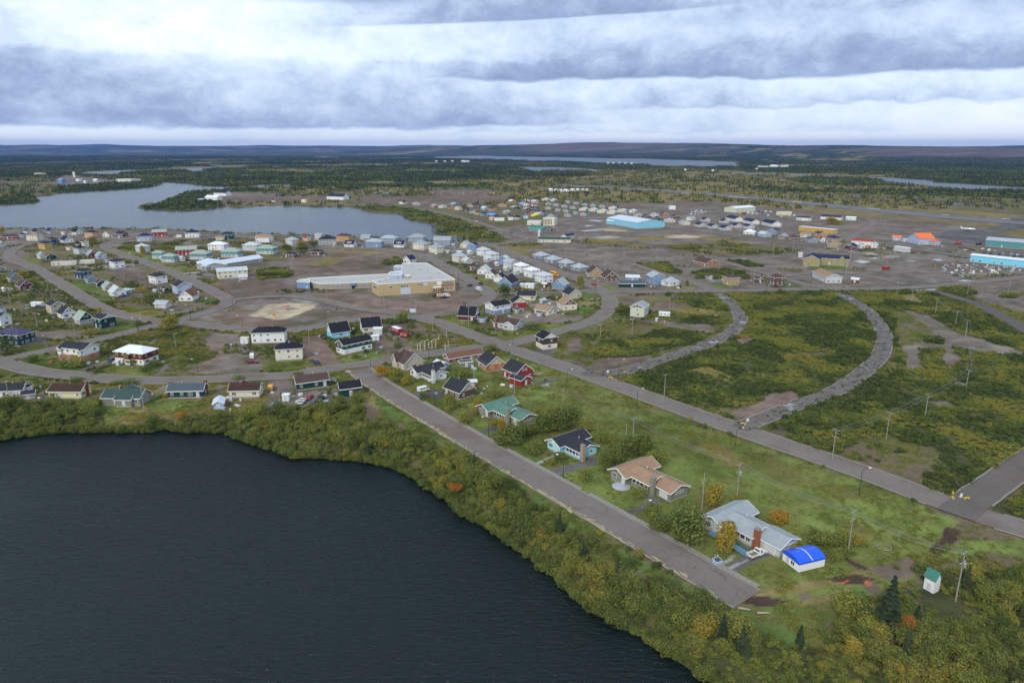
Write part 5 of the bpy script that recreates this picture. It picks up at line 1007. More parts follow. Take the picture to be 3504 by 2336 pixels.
S('I',2255,2342,524,80,0,1.3,'white','white','small white shed with a brick patterned front by the pole', typ='flat', hw=2.5)
S('B',357,562,1548,150,-20,1.5,'white','black','white garage with black roof and dark green base near the street end', hw=3.4, rise=2.0, low='dgreen', name='garage', cat='garage', found=False) 
# marquee with blue cover, green roofed hut in the scrub
X, Y, rz, L, W = fitbox('F', 1358, 1708, 1075, 240, -58, 1.35, 2.2, .1)
r = root('garden_tent', X, Y, rz, 'white walled party tent with bright blue plastic roof on the lawn', 'tent'); tarp = pbr('blue_tarpaulin', (.015, .10, .72), .38, .1, .8, .4, bump=.3); wt = pbr('white_tent_cloth', (.80, .80, .80), .7, .05, 1, .2, bump=.3)
mb = MB(); mb.box(-L/2, L/2, -W/2, W/2, 0, 2.0); mb.build('wall', wt, r)
mb = MB(); mb.ext([(-W/2-.12, 1.95), (-W/2-.1, 2.4), (-W*.22, 3.1), (0, 3.3), (W*.22, 3.1), (W/2+.1, 2.4), (W/2+.12, 1.95)], -L/2-.12, L/2+.12); mb.build('roof', tarp, r)
mb = MB(); mb.ext([(-W/2-.1, 2.42), (-W*.22, 3.12), (0, 3.32), (W*.22, 3.12), (W/2+.1, 2.42), (W/2+.1, 2.47), (W*.22, 3.18), (0, 3.38), (-W*.22, 3.18), (-W/2-.1, 2.47)], -.12, .12); mb.build('roof_seam', pbr('white_strap', (.6, .68, .85), .6), r)
put_window(r, -L/2, -W*.12, 1.2, pi, 1.1, .9, False, 1); put_door(r, -L/2, W*.18, 0, pi, False); FOOT.append((X, Y, 5))
H('G',1543,1700,850,70,38,1.1,0,'gable','white','teal','small white hut with green roof standing in the scrub', hw=3.4, rise=1.5, name='hut', cat='hut', ov=.25, fas=False, flue=False)
# ------------------------------------------------------------------ special buildings
def prism(par, P, z0, z1, wm, rm, o, par_h=.5, name='wall'):
    """flat roofed volume over an outline (world points), with a raised edge"""
    A = [(x-o[0], y-o[1]) for x, y in P]; ar = sum(A[i][0]*A[(i+1) % len(A)][1]-A[(i+1) % len(A)][0]*A[i][1] for i in range(len(A)))
    if ar < 0: A = A[::-1]
    n = len(A); mb = MB(); mb.add([(*p, z0) for p in A]+[(*p, z1) for p in A], [(i, (i+1) % n, (i+1) % n+n, i+n) for i in range(n)]); mb.build(name, wm, par)
    mb = MB(); mb.add([(*p, z1-.3) for p in A]+[(*p, z1-.299) for p in A], [tuple(range(n, 2*n))]); mb.build('roof', rm, par)
    mb = MB()
    for i in range(n):
        a, b = Vector((*A[i], 0)), Vector((*A[(i+1) % n], 0)); t = (b-a).normalized(); nn = Vector((t.y, -t.x, 0)); w = .35
        q = [a+nn*.08-t*.08, b+nn*.08+t*.08, b-nn*w, a-nn*w]; mb.add([(v.x, v.y, z1-.35) for v in q]+[(v.x, v.y, z1+.1+.002*i) for v in q], [(4, 5, 6, 7), (0, 1, 5, 4), (2, 3, 7, 6), (1, 2, 6, 5), (3, 0, 4, 7)])
    mb.build('parapet', TRIM if par_h == .5 else par_h, par)
def strip(par, o, p, q, t0, t1, z, h, n, far=False, col='w', gap=.12):
    """n windows between fractions t0..t1 of a wall running p -> q"""
    p, q = np.array(p), np.array(q); L = np.hypot(*(q-p)); t = (q-p)/L; na = atan2(-t[0], t[1]); c = (p+q)/2
    if cos(na-atan2(-c[1], -c[0])) < 0: na += pi
    w = L*(t1-t0)/n
    for k in range(n):
        m = p+t*L*(t0+(t1-t0)*(k+.5)/n)-np.array(o); put_window(par, m[0]+cos(na)*.03, m[1]+sin(na)*.03, z, na, w-gap-.22, h, far, 0, col)
def lb(v, pts, z): return [at(v, x, y, z) for x, y in pts]
tanm = pbr('tan_brick', (.47, .365, .20), .85, .14, 1.2, .15, lines=(.12, 'z')); gryb = pbr('grey_tan_brick', (.36, .31, .24), .85, .14, 1.2, .15, lines=(.12, 'z'))
flat = pbr('pale_gravel_roof', (.42, .42, .40), .8, .28, .25, .2, bump=.3)
o = at('B', 900, 700); r = root('school', o[0], o[1], 0, 'large tan brick school with pale flat roofs and a long low wing', 'school')
mp = lb('B', [(690,640),(1310,600),(1083,470),(886,470),(880,530),(775,548),(780,590),(640,612)], 8.2); prism(r, mp, 0, 8.2, tanm, flat, o)
fl, fr = mp[0], mp[1]
T = lambda x: (x-690)/620.
strip(r, o, fl, fr, T(775), T(800), 5.6, 1.5, 2); strip(r, o, fl, fr, T(866), T(926), 5.8, 1.5, 5); strip(r, o, fl, fr, T(1005), T(1042), 6.0, 1.4, 3); strip(r, o, fl, fr, T(1088), T(1098), 6.0, 1.4, 1); strip(r, o, fl, fr, T(1128), T(1150), 6.0, 1.4, 2)
strip(r, o, fl, fr, T(1206), T(1286), 6.3, 1.7, 7); strip(r, o, fl, fr, T(1206), T(1286), 2.4, 1.9, 7); strip(r, o, fl, fr, T(695), T(703), 1.6, 1.5, 1)
strip(r, o, mp[7], mp[0], .25, .8, 5., 1.5, 2)
def patch(par, o, p, q, t0, t1, z0, z1, m, name, d=.10):
    p, q = np.array(p), np.array(q); a = p+(q-p)*t0-np.array(o); b = p+(q-p)*t1-np.array(o); t = (b-a)/np.hypot(*(b-a)); nn = np.array([t[1], -t[0]])
    if np.dot(nn, -(p+q)/2) < 0: nn = -nn
    mb = MB(); k = [a+nn*.01, b+nn*.01, b+nn*d, a+nn*d]; mb.add([(*v, z0) for v in k]+[(*v, z1) for v in k], [(0, 3, 2, 1), (4, 5, 6, 7), (0, 1, 5, 4), (1, 2, 6, 5), (2, 3, 7, 6), (3, 0, 4, 7)]); mb.build(name, m, par)
patch(r, o, fl, fr, T(864), T(944), .1, 4.6, pbr('pale_blue_panel', (.50, .55, .64), .6, .08, 1, .3, lines=(1.5, 'z')), 'wall_panel')
patch(r, o, fl, fr, T(1196), T(1296), 3.7, 5.2, wallm('rust'), 'wall_panel', .06); patch(r, o, fl, fr, T(1050), T(1086), 5.0, 7.2, pbr('pale_blue_panel', (.50, .55, .64), .6, .08, 1, .3), 'wall_panel'); patch(r, o, fl, fr, T(1160), T(1196), 5.2, 7.4, TRIM, 'wall_panel')
ep = np.array(fl)+(np.array(fr)-np.array(fl))*T(1130); eq = np.array(fl)+(np.array(fr)-np.array(fl))*T(1196); dn = np.array([0, -3.2])
prism(r, [tuple(ep), tuple(eq), tuple(eq+dn), tuple(ep+dn)], 0, 4.0, wallm('rust'), flat, o, name='entrance'); strip(r, o, tuple(ep+dn), tuple(eq+dn), .1, .8, 1.9, 2.0, 3)
pn = lb('B', [(775,552),(885,552),(885,530),(790,528)], 11.0); prism(r, lb('B', [(772,560),(880,562),(880,538),(790,538)], 10.6), 7.9, 10.6, wallm('ltblue'), flat, o, name='penthouse')
prism(r, lb('B', [(905,573),(943,573),(943,560),(915,560)], 9.6), 7.9, 9.6, wallm('tan'), flat, o, name='roof_housing'); prism(r, lb('B', [(816,500),(880,500),(880,486),(830,486)], 5.), 0, 5., wallm('ltblue'), flat, o, name='side_block')
for x, y in [(700,620),(750,608),(925,602),(1020,525),(1180,555),(845,592),(1090,545),(960,500),(1110,590)]:
    q = at('B', x, y, 8.); mb = MB(); mb.tube((q[0]-o[0], q[1]-o[1], 7.9), (q[0]-o[0], q[1]-o[1], 8.8), .35, n=8); mb.box(q[0]-o[0]-.6, q[0]-o[0]+.6, q[1]-o[1]-.5, q[1]-o[1]+.5, 8.801, 9.1); mb.build('roof_vent', METAL, r)
for x in (1155, 1175, 1195, 1215):
    q = at('B', x, 520+(x-1155)*.45, 8.2)
wp = lb('B', [(226,636),(645,622),(782,604),(778,556),(128,590),(60,604),(38,612),(140,618)], 4.4); prism(r, wp, 0, 4.4, gryb, flat, o)
strip(r, o, wp[0], wp[1], .24, .43, 2.3, 1.6, 8); strip(r, o, wp[0], wp[1], .79, .97, 2.3, 1.6, 8); patch(r, o, wp[0], wp[1], .56, .67, 2.6, 4.2, wallm('blue'), 'canopy', 1.6); patch(r, o, wp[0], wp[1], .60, .655, .1, 2.4, GLASS, 'entrance_glass', .06)
prism(r, lb('B', [(36,617),(140,624),(143,604),(62,600)], 4.9), 0, 4.9, wallm('blue'), flat, o, name='blue_wing')
prism(r, lb('B', [(112,660),(138,660),(138,652),(114,652)], 1.6), 0, 1.8, wallm('ltblue'), flat, o, name='utility_box'); FOOT += [(at('B', x, y)[0], at('B', x, y)[1], 28) for x, y in ((1000, 640), (1130, 600), (850, 660))]+[(at('B', x, y)[0], at('B', x, y)[1], 14) for x, y in ((100, 640), (250, 640), (400, 640), (550, 640), (700, 640))]
FF = dict(flue=False)
H('C',178,652,197,268,48,1.75,2,'gable','arena','metal','huge bright blue arena with shiny white blue roof', rise=3.2, hw=7.5, nowin=True, fas=False, name='arena', cat='arena', **FF)
S('C',172,290,164,80,12,1.5,'arena','metal','low blue side hall at the left end of the arena', hw=4.5, name='hall', cat='hall')
H('D',1413,1642,560,92,-1,.95,2,'gable','lilac','orange','lilac hangar with bright orange roof beside the airport apron', hw=6.5, rise=4.6, name='hangar', cat='hangar', nwin=3, fas=False, **FF)
H('D',1563,1687,566,90,12,1.3,1,'gable','lilac','orange','low front hall of the orange roofed hangar', hw=4.2, rise=1.2, name='hall', cat='hall', fas=False, **FF); S('D',1290,1372,527,60,4,1.3,'lilac','orange','small lilac building with orange roof left of the hangar', hw=3.6, name='hall'); S('D',1368,1418,535,50,2,1.6,'lilac','ltgrey','flat link building between small hall and hangar', typ='flat', hw=3., name='hall')
H('D',2040,2900,640,420,36,5.5,1,'gable','teal','bluegrey','long green warehouse with grey roof at the right edge', hw=6.5, rise=2.5, name='warehouse', cat='warehouse', nwin=9, fas=False, **FF)
H('D',1917,2800,790,430,50,8.,1,'gable','cyan','white','long blue warehouse with cream roof edge in front of parked cars', hw=6., rise=1.0, name='warehouse', cat='warehouse', nwin=14, fas=False, **FF)
H('C',1123,1380,68,150,-10,1.9,2,'gable','ltgreen','white','pale green sports hall with whitish arched roof near the runway', hw=7, rise=2.2, nowin=True, name='hall', cat='hall', fas=False, **FF)
H('C',1541,1674,90,120,-4,2.4,1,'flat','yellow','ltgrey','low pale yellow building beside the works yard', hw=5, name='building', cat='building', **FF)
H('C',1720,2042,240,320,34,5.,1,'flat','ochre','ltgrey','long mustard building with pale flat roof', hw=5.2, name='warehouse', cat='warehouse', nwin=6, **FF)
# tan hostel with dark roof
H('C',1815,2134,497,230,14,3.6,2,'gable','olive','navy','long olive hostel with dark blue roof and white entrance gable', rise=2.6, name='hostel', cat='hostel', wing=[(.32, -.42, .13, .5, 'y', 5.8, 2.4)], nwin=9, **FF)
H('C',1757,1912,500,20,-40,1.5,2,'gable','olive','navy','gabled olive wing at the left end of the hostel', rise=3.2, name='hostel_wing', cat='hostel', **FF)
S('C',1716,1762,425,50,2,1.4,'ltgrey','ltgrey','small grey annex behind the olive hostel', typ='flat', hw=4)
# church
H('J',1488,1640,450,140,6,1.35,2,'flat','cream','ltgrey','cream church hall with tall yellow striped windows', hw=9.5, nowin=True, name='church', cat='church', **FF)
ch = HOUSES[-1]; hr = [q for q in COL.objects if q.name.startswith('church')][-1]
for k in range(6): put_window(hr, -ch[3]*.42+ch[3]*.13*k, -ch[4]/2, 5., -pi/2, .9, 7., True, 0, 'y')
H('J',1328,1492,447,120,4,1.7,1,'flat','cream','ltgrey','lower rounded front of the cream church', hw=5.5, name='church', cat='church', nwin=6, **FF)
c0, c1 = np.array(at('J', 1385, 372, 6)), np.array(at('J', 1450, 350, 9)); cc_ = (c0+c1)/2; Ld = np.hypot(*(c1-c0))*.62; mb = MB(); n, m_ = 16, 10
vs = []; fs_ = []
for i in range(m_+1):
    a = -pi/2+pi*i/m_
    for k in range(n): vs.append((sin(a)*max(Ld, 7), cos(a)*cos(2*pi*k/n)*2.6, cos(a)*sin(2*pi*k/n)*2.6))
for i in range(m_):
    for k in range(n): fs_.append((i*n+k, i*n+(k+1) % n, (i+1)*n+(k+1) % n, (i+1)*n+k))
mb.add(vs, fs_); dm = mb.build('yellow_dome', pbr('yellow_metal', (.62, .56, .16), .5, .1), None, loc=(float(cc_[0]), float(cc_[1])-4, 11.)); dm.rotation_euler = (0, R(-16), R(14)); tag(dm, 'yellow elongated dome tilted above the cream church', 'dome')
H('J',1343,1540,512,130,12,1.6,1,'gable','teal','teal','teal house with green roof in front of the church', hw=4, rise=3, **FF); S('J',1540,1590,495,40,2,1.2,'dgreen','dark','small dark green shed beside the teal house')
H('J',1435,1775,622,335,6,6.,1,'gable','cream','dgreen','long low cream schoolhouse with green roof', hw=3.6, rise=2.0, name='building', cat='building', nwin=9); H('J',1670,1822,588,130,-25,2.6,1,'gable','cream','navy','cream wing with dark roof behind the long schoolhouse', hw=3.6, name='building', cat='building', **FF)
x, y = at('J', 1450, 600); r = root('chimney_stack', x, y, 0, 'twin white chimney pipes at the left end of the schoolhouse', 'chimney')
for k in (-.7, .7): mb = MB(); mb.tube((k, 0, 0), (k, 0, 12), .45, .4, n=10); mb.build('pipe', TRIM, r)
# ---- small houses beyond
far_rows = [
 ('J',42,132,232,'white','dark','small maroon and white house alone on the bay road','maroon'),('J',175,265,245,'beige','grey','small beige house alone on the bay road',None),
 ('J',358,440,265,'rust','grey','rust orange house at the left tip of the village',None),('J',435,530,273,'cream','ggreen','cream house with green roof at the village tip',None),('J',558,642,250,'teal','ggreen','teal house with pale green roof, back row',None),
 ('J',530,615,285,'orange','brown','orange gabled house near the bay road',None),('J',600,682,292,'cream','ggreen','white green house in front of the orange one',None),('J',640,734,258,'navy','navy','navy blue gabled house in the back row',None),
 ('J',728,815,262,'grey','navy','grey house with navy roof beside the navy house',None),('J',680,762,305,'maroon','dark','maroon house with dark roof by the bay road',None),('J',812,880,279,'maroon','navy','maroon house with navy roof in the back row',None),
 ('J',866,942,290,'ltblue','ltgrey','pale blue house with light roof in the village',None),('J',750,824,326,'lilac','slate','lilac house by the bay road',None),('J',798,870,339,'peach','brown','peach house by the bay road',None),('J',853,942,351,'teal','navy','dark teal house with navy roof by the bay road',None),
 ('J',923,1055,366,'navy','blue','wide navy house with bright blue roof',None),('J',938,1016,300,'peach','brown','pinkish house in the village middle',None),('J',1043,1130,262,'peach','tan','tan pink house with tan roof alone in back',None),('J',1080,1166,331,'grey','ggreen','grey house with green tinged roof',None),
 ('J',1163,1264,285,'dgreen','ggreen','dark teal house with light green roof',None),('J',1138,1224,221,'orange','white','white and orange house at the far rim',None),('J',1250,1322,238,'ltblue','blue','light blue house at the far rim',None),('J',1295,1372,206,'white','navy','white house at the far rim of the village',None),
 ('J',1368,1454,222,'ltblue','ltgrey','long pale blue house at the far rim',None),('J',1476,1560,200,'cream','ltgrey','first of two cream houses at the far rim',None),('J',1560,1644,207,'cream','ltgrey','second of two cream houses at the far rim',None),
 ('J',1283,1380,301,'maroon','grey','maroon house with grey roof',None),('J',1370,1470,306,'navy','navy','navy house with dark gabled roof',None),('J',1284,1372,250,'cream','red','cream house with reddish roof',None),('J',1372,1438,254,'white','maroon' if False else 'red','white cottage with red roof beside the cream house',None),
 ('J',1440,1527,341,'blue','navy','sky blue gabled house behind the church',None),('J',1132,1202,372,'maroon','dark','maroon house behind the grey black roofed one',None),('J',1180,1282,388,'ltgrey','black','grey house with black roof near the white trailers',None),('J',1308,1402,352,'rust','navy','rust brown house behind the church dome',None),
 ('C',757,858,166,'cream','grey','cream house with grey roof right of the arena, front',None),('C',815,897,131,'white','grey','white house right of the arena, back',None),('C',636,735,147,'cream','bluegrey','cream house right behind the arena',None),('C',690,772,118,'maroon','brown','maroon gabled house behind the arena',None),
 ('C',556,632,131,'dgreen','navy','dark teal gabled house behind the arena',None),('C',598,677,100,'rust','brown','rust house behind the arena',None),('C',460,540,115,'brown','dark','brown house behind the arena roof',None),('C',525,602,98,'white','grey','white house behind the arena roof',None),('C',394,462,105,'beige','grey','beige house behind the arena roof',None),
 ('C',1388,1512,263,'ltblue','ltgrey','pale blue duplex near the mustard building',None),('C',1463,1592,238,'blue','maroon' if False else 'brown','blue house with maroon brown roof near the mustard building',None),('C',1558,1642,279,'greygreen','grey','grey green house beside the road',None),
 ('C',1633,1737,291,'brown','brown','brown house with brown roof beside the road',None),('C',1733,1832,268,'cream','tan','cream gabled house with tan roof',None),('C',1768,1884,307,'bluegrey','slate','slate house with hipped grey roof',None),('C',1838,1962,262,'tan','brown','house with long brown roof before the mustard building',None),
 ('C',1880,1942,302,'white','red','small white red house by the road',None),('C',1935,2077,298,'tan','navy','tan house with navy hipped roof',None),('C',1951,2075,350,'tan','tan','tan house with tan hipped roof',None),('C',2088,2207,367,'maroon','navy','maroon house with black hipped roof',None),
 ('C',2195,2264,356,'white','bluegrey','white cabin before the red roofed trailer house',None),('C',2303,2370,354,'white','ltgrey','white cabin at the right of the red roofed trailer house',None)]
for v, xl, xr, yb, w, rf, lbl, g in far_rows: H(v, xl, xr, yb, random.choice((70, 60, -60)), random.choice((6, 14, 20)), 1.25, 1.5 if v == 'J' else 1, random.choice(('gable', 'gable', 'hip')), w, rf, lbl, gab=g, far=True, hw=3.4, flue=False, rise=2.2)
ORD = ('first', 'second', 'third', 'fourth', 'fifth', 'sixth', 'seventh', 'eighth')
for k, (xl, xr, yb) in enumerate([(1513,1602,246),(1588,1677,254),(1673,1762,266),(1758,1847,281),(1708,1782,222),(1793,1872,236),(1878,1962,251),(1963,2042,259),(2053,2142,269),(2148,2237,286),(2233,2312,306),(2288,2360,331),(1508,1602,286),(1608,1692,306),(1688,1772,316),(1788,1862,336),(1858,1957,351),(1701,1805,361),(1530,1642,366)]):
    H('J', xl, xr, yb, -60, 14, 1.15, 1.5, 'gable', 'grey', 'slate', f"small grey gabled house, {ORD[k if k < 4 else (k-4 if k < 12 else k-12)]} from the left in the {'upper left' if k < 4 else ('long rear' if k < 12 else 'front')} row of grey houses", group='packed grey village houses', far=True, hw=3.4, rise=1.7, flue=False, nwin=2, attic=False)
for k, (v, xl, xr, yb) in enumerate([('J',1848,1950,301),('J',1948,2042,306),('J',2030,2132,321),('J',2128,2237,334),('C',100,187,70),('C',34,112,58),('C',178,267,80),('C',190,262,44),('C',263,347,66),('C',340,426,70)]):
    H(v, xl, xr, yb, -60, 14, 1.2, 1.5, 'gable', 'cream', 'ltgrey', f"small cream house with pale roof, {ORD[k if k < 4 else k-4]} of those {'before the grey rows' if k < 4 else 'behind the blue arena'}", group='packed cream village houses', far=True, hw=3.4, rise=2.0, flue=False, nwin=2, attic=False)
for k, (xl, xr, yb) in enumerate([(878,982,183),(980,1080,195),(1077,1187,210),(1170,1272,189),(1266,1374,197),(928,1017,140),(1080,1167,152)]):
    H('C', xl, xr, yb, 70, 14, 1.25, 1, 'gable', 'ltgrey', 'navy', f'white house with dark blue roof, {ORD[k]} in the block beyond the ball field', group='white houses with blue roofs beyond the ball field', far=True, flue=False, nwin=2)
H('C',1276,1384,243,80,4,1.3,1,'hip','white','white','white house with white roof at the corner of the block', far=True, flue=False)
for xl, xr, yb, lbl in [(1133,1280,141,'first long white row house with navy roof, farthest left'),(1273,1414,163,'second long white row house with navy roof, in the middle'),(1418,1590,181,'third long white row house with navy roof, nearest the road')]:
    H('C', xl, xr, yb, 120, 26, 2.3, 1, 'gable', 'white', 'navy', lbl, group='long white row houses', far=True, hw=4, flue=False)
for xl, xr, yb, lbl in [(1703,1832,134,'long white trailer building with dark roof near the runway'),(1896,2082,129,'white terminal building with dark roof and mast near the runway'),(2102,2192,130,'white building with garage doors near the runway'),(2148,2334,333,'long white trailer house with red roof')]:
    H('C', xl, xr, yb, 160, 10, 3.4, 1, 'gable', 'white', 'red' if 'red' in lbl else ('navy' if 'dark' in lbl else 'white'), lbl, far=True, hw=4.2, flue=False, name='building', cat='building')
S('C',2262,2302,353,30,4,1.2,'rust','red','rust red shed beside the white cabins'); S('D',1300,1447,622,130,20,3.6,'ltgrey','white','pale grey flat trailer on the bare lot right of the village', typ='flat', hw=4.2, name='trailer', cat='trailer'); S('C',678,737,40,50,0,2,'white','white','white cube building near the far road', hw=5, typ='flat')
S('J',944,1012,396,50,2,1.4,'peach','ltgrey','peach box house with blue top by the trailers', typ='flat', hw=4); S('J',1000,1106,398,100,0,3.,'white','white','long white trailer at the village edge', typ='flat', hw=3.4, name='trailer', cat='trailer'); S('J',1138,1192,392,50,0,2,'white','white','short white trailer at the village edge', typ='flat', hw=3.4, name='trailer', cat='trailer'); S('J',1292,1346,376,50,0,1.6,'cyan','white','small turquoise container by the church', typ='flat', hw=3.)
for k, (xl, xr, yb) in enumerate([(1545,1600,98),(1602,1650,104),(1650,1700,106),(1695,1760,108),(1762,1820,102),(1822,1868,98),(1875,1915,100),(1918,1950,98)]):
    S('J', xl, xr, yb, 50, 3, 1.3, 'white', 'white', f'white tent cabin, {ORD[k]} from the left in the camp beyond the village', group='white tent cabins', hw=3.6, name='cabin', cat='cabin', typ='gable')
for v, xl, xr, yb, w, rf, hw, typ, lbl in [('K',385,443,350,'blue','blue',11,'gable','bright blue arched shed at the works across the bay'),('K',775,948,341,'cream','ltgrey',8,'flat','long cream building across the bay'),('K',228,310,294,'cream','white',7,'flat','pale roof among the trees left of the works'),
   ('K',505,552,334,'white','ltgrey',7,'flat','white block at the works across the bay'),('K',620,672,340,'ltgrey','white',6,'gable','grey building between the works and the inlet'),('K',557,584,349,'white','white',6,'gable','small white hut at the works'),('K',484,504,308,'white','white',18,'flat','tall white silo tower at the works'),
   ('K',1430,1552,433,'white','navy',6,'gable','long white and teal building on the point'),('K',1370,1492,461,'white','white',5,'gable','long white building on the point, nearer the bay'),('K',1322,1382,468,'ltblue','white',4,'flat','pale blue shed on the point'),('K',1843,1910,435,'dgreen','dark',4,'gable','dark low building behind the bay'),
   ('K',2018,2064,477,'yellow','ltgrey',5,'flat','small yellow building behind the bay'),('K',2188,2342,459,'white','navy',6,'gable','long white hotel with navy roof behind the bay'),('K',1820,1850,473,'white','dark',3,'gable','tiny white hut behind the bay'),
   ('L',2230,2280,522,'white','white',5,'flat','white box building beside the far road'),('M',568,640,244,'white','red',9,'flat','white and red buildings left in the forest clearing'),('M',645,710,243,'white','white',8,'gable','white building in the middle of the forest clearing'),('M',715,775,240,'white','tan',8,'gable','white building at the right of the forest clearing'),
   ('L',838,895,208,'white','ltgrey',14,'flat','far white building in the forest before the long lake')]:
    S(v, xl, xr, yb, 60, 2, 2.2 if xr-xl > 60 else 1.4, w, rf, lbl, typ=typ, hw=hw, name='building', cat='building')
for v, x, y in [('L',672,206),('L',730,206),('L',780,205),('L',1825,218),('L',1860,219),('L',1900,220),('L',1940,221),('L',1985,222),('M',80,268),('M',265,272),('M',560,262)]:
    S(v, x-9, x+9, y, 60, 2, 1.3, 'white', 'white', 'tiny white cabin among the far forest', group='tiny white cabins in the forest', hw=9, name='cabin', cat='cabin')
# ------------------------------------------------------------------ poles, lamps, wires
PM = {}
def topz(x, y, sy):
    lo, hi = 0., 30.
    for _ in range(30):
        m = (lo+hi)/2
        if proj(x, y, m)[1] > sy: lo = m
        else: hi = m
    return lo
def pole(v, xb, yb, yt, arms=1, label=None, ang=None, tf=False):
    x, y = at(v, xb, yb); h = min(max(topz(x, y, src(v, xb, yt)[1]), 6.5), 15.)
    k = (round(h), arms, tf)
    ps = []
    mb = MB(); mb.tube((0, 0, -.3), (0, 0, h), .17, .11, n=6)
    r = mb.build('utility_pole', WOODP, None, loc=(x, y, 0), rz=ang if ang is not None else R(35)+random.uniform(-.1, .1))
    tag(r, label or 'bare grey wooden utility pole standing along the streets of the town', 'utility pole', 'wooden utility poles')
    if arms:
        mb = MB()
        for a in range(arms): mb.box(-1.2, 1.2, -.06, .06, h-.45-a*2.3, h-.32-a*2.3)
        mb.build('crossarm', WOODP, r)
        mb = MB()
        for a in range(arms):
            for q in (-1.1, -.6, .6, 1.1): mb.tube((q, 0, h-.32-a*2.3), (q, 0, h-.12-a*2.3), .05, .07, n=5)
        mb.build('insulator', pbr('insulator_glaze', (.5, .5, .48), .3), r)
    if tf: mb = MB(); mb.tube((.0, -.45, h-3.6), (.0, -.45, h-2.6), .28, n=10); mb.tube((.42, -.3, h-3.5), (.42, -.3, h-2.7), .2, n=8); mb.build('transformer', METAL, r)
    return (x, y, h)
def lamp(v, xb, yb, yt, dx=1, label=None):
    x, y = at(v, xb, yb); h = min(max(topz(x, y, src(v, xb, yt)[1]), 6.), 11.)
    mb = MB(); mb.tube((0, 0, 0), (0, 0, h-1.0), .12, .07, n=8); P = [(0, 0, h-1.0), (.25*dx, 0, h-.45), (.8*dx, 0, h-.08), (1.7*dx, 0, h)]
    for a, b in zip(P, P[1:]): mb.tube(a, b, .06, n=6)
    r = mb.build('street_lamp', DKMET, None, loc=(x, y, 0)); tag(r, label or 'slim dark street lamp with a short curved arm along the town streets', 'street lamp', 'slim street lamps')
    mb = MB(); mb.ext([(-.16, 0), (.16, 0), (.12, .14), (-.12, .14)], min(1.6*dx, 2.35*dx), max(1.6*dx, 2.35*dx)); o = mb.build('lamp_head', TRIM, r, loc=(0, 0, h-.02)); return r
for a in [('A',388,692,568),('A',180,900,775),('A',300,990,870),('A',605,1060,925),('A',85,810,705),('A',1418,1160,1030),('A',1926,1180,1038),('A',1135,685,565),('A',1145,793,730),('A',1283,755,640),('A',850,555,450),('A',1000,610,515),('A',930,575,500),('A',770,510,430),('A',1272,345,255),('A',1220,330,245),('A',725,335,265),('A',2115,520,420),('A',668,440,385),('A',585,445,380),('A',1600,230,160),('A',1850,240,165),('A',650,215,150),('A',225,215,150),('A',1115,225,160),('A',445,200,150),('A',2040,300,235),('A',2208,330,255),('A',1440,530,465),('A',1455,530,465),
          ('B',187,478,390),('B',308,470,400),('B',565,445,345),('B',683,480,400),('B',805,525,420),('B',285,800,655),('B',742,850,690),('B',140,1145,985),('B',1130,1015,890),('B',1320,680,520),('B',1403,290,195),('B',1718,310,250),('B',958,385,330),('B',990,905,830),
          ('J',727,600,525),('J',1118,625,550),('J',1258,752,640),('J',1710,760,668),('J',1905,608,510),('J',2002,550,470),('J',1910,755,645),('J',2305,778,668),('J',1560,720,640),('J',1747,670,590),('J',2115,880,790),('J',911,815,720),('J',1218,940,860),('J',1398,980,900),('J',1543,1135,990),('J',685,395,320),('J',743,510,445),('J',745,1470,1260),('J',1018,1535,1380),('J',2070,1555,1470),('J',690,180,120),('J',610,175,120),('J',318,225,175),('J',85,170,120),('J',270,165,115),('J',1145,245,180),('J',1195,190,150),('J',2140,170,110),('J',1998,150,95),('J',1768,150,90),
          ('C',315,435,348),('C',583,435,350),('C',953,420,337),('C',1280,425,345),('C',1518,430,340),('C',1678,375,290),('C',1690,445,355),('C',1077,545,450),('C',1362,640,535),('C',842,495,405),('C',167,530,445),('C',360,580,500),('C',713,835,720),('C',681,870,765),('C',382,1055,915),('C',127,1055,985),('C',645,660,590),('C',1247,270,205),('C',1493,310,250),('C',765,195,120),('C',460,210,130),('C',75,250,190),('C',1593,165,115),('C',1703,180,120),('C',2135,450,370),('C',2100,570,500),('C',1772,528,415),('C',145,205,140),('C',640,130,80),
          ('D',1325,965,865),('D',1443,1025,895),('D',1892,970,850),('D',2220,960,850),('D',1625,810,715),('D',1247,730,665),('D',918,815,735),('D',332,665,550),('D',490,610,530),('D',1215,590,508),('D',1290,550,475),('D',1190,400,328),('D',945,700,610),('D',930,555,485),('D',1170,435,380),('D',1905,700,630),
          ('M',15,455,415),('M',98,462,422),('M',205,468,430),('M',298,475,432),('M',412,485,445),('M',520,488,458),('M',92,515,485),('M',1660,655,610),('M',1385,625,570),
          ('L',105,438,398),('L',185,435,400),('L',330,455,420),('L',448,450,412),('L',573,445,408),('L',795,445,405),('L',850,455,415),('L',930,470,435),('L',1300,475,440),('L',1965,420,382),('L',2080,440,395),('L',2185,445,405),('L',2278,455,412),('L',2210,485,450),('L',1820,445,410),('L',1720,430,395),('L',1860,405,365),('K',1258,445,415),('K',1320,450,418),('K',1655,412,385),('K',1850,475,430),('K',2008,450,412),('K',2128,468,410),('K',1748,445,412),('K',2078,420,390)]: pole(*a)
W1 = [pole('E',1590,548,460,1,ang=R(38)), pole('E',2155,800,680,1,ang=R(38)), pole('F',990,480,197,2,'wooden utility pole with a transformer behind the blue grey bungalow',R(38),True), pole('F',1882,935,578,2,'dark utility pole with two crossarms above the shrubs by the tent',R(38))]
W1 = [pole('B',1462,1410,1222,1,ang=R(38)), pole('B',1787,1532,1350,1,ang=R(38))]+W1
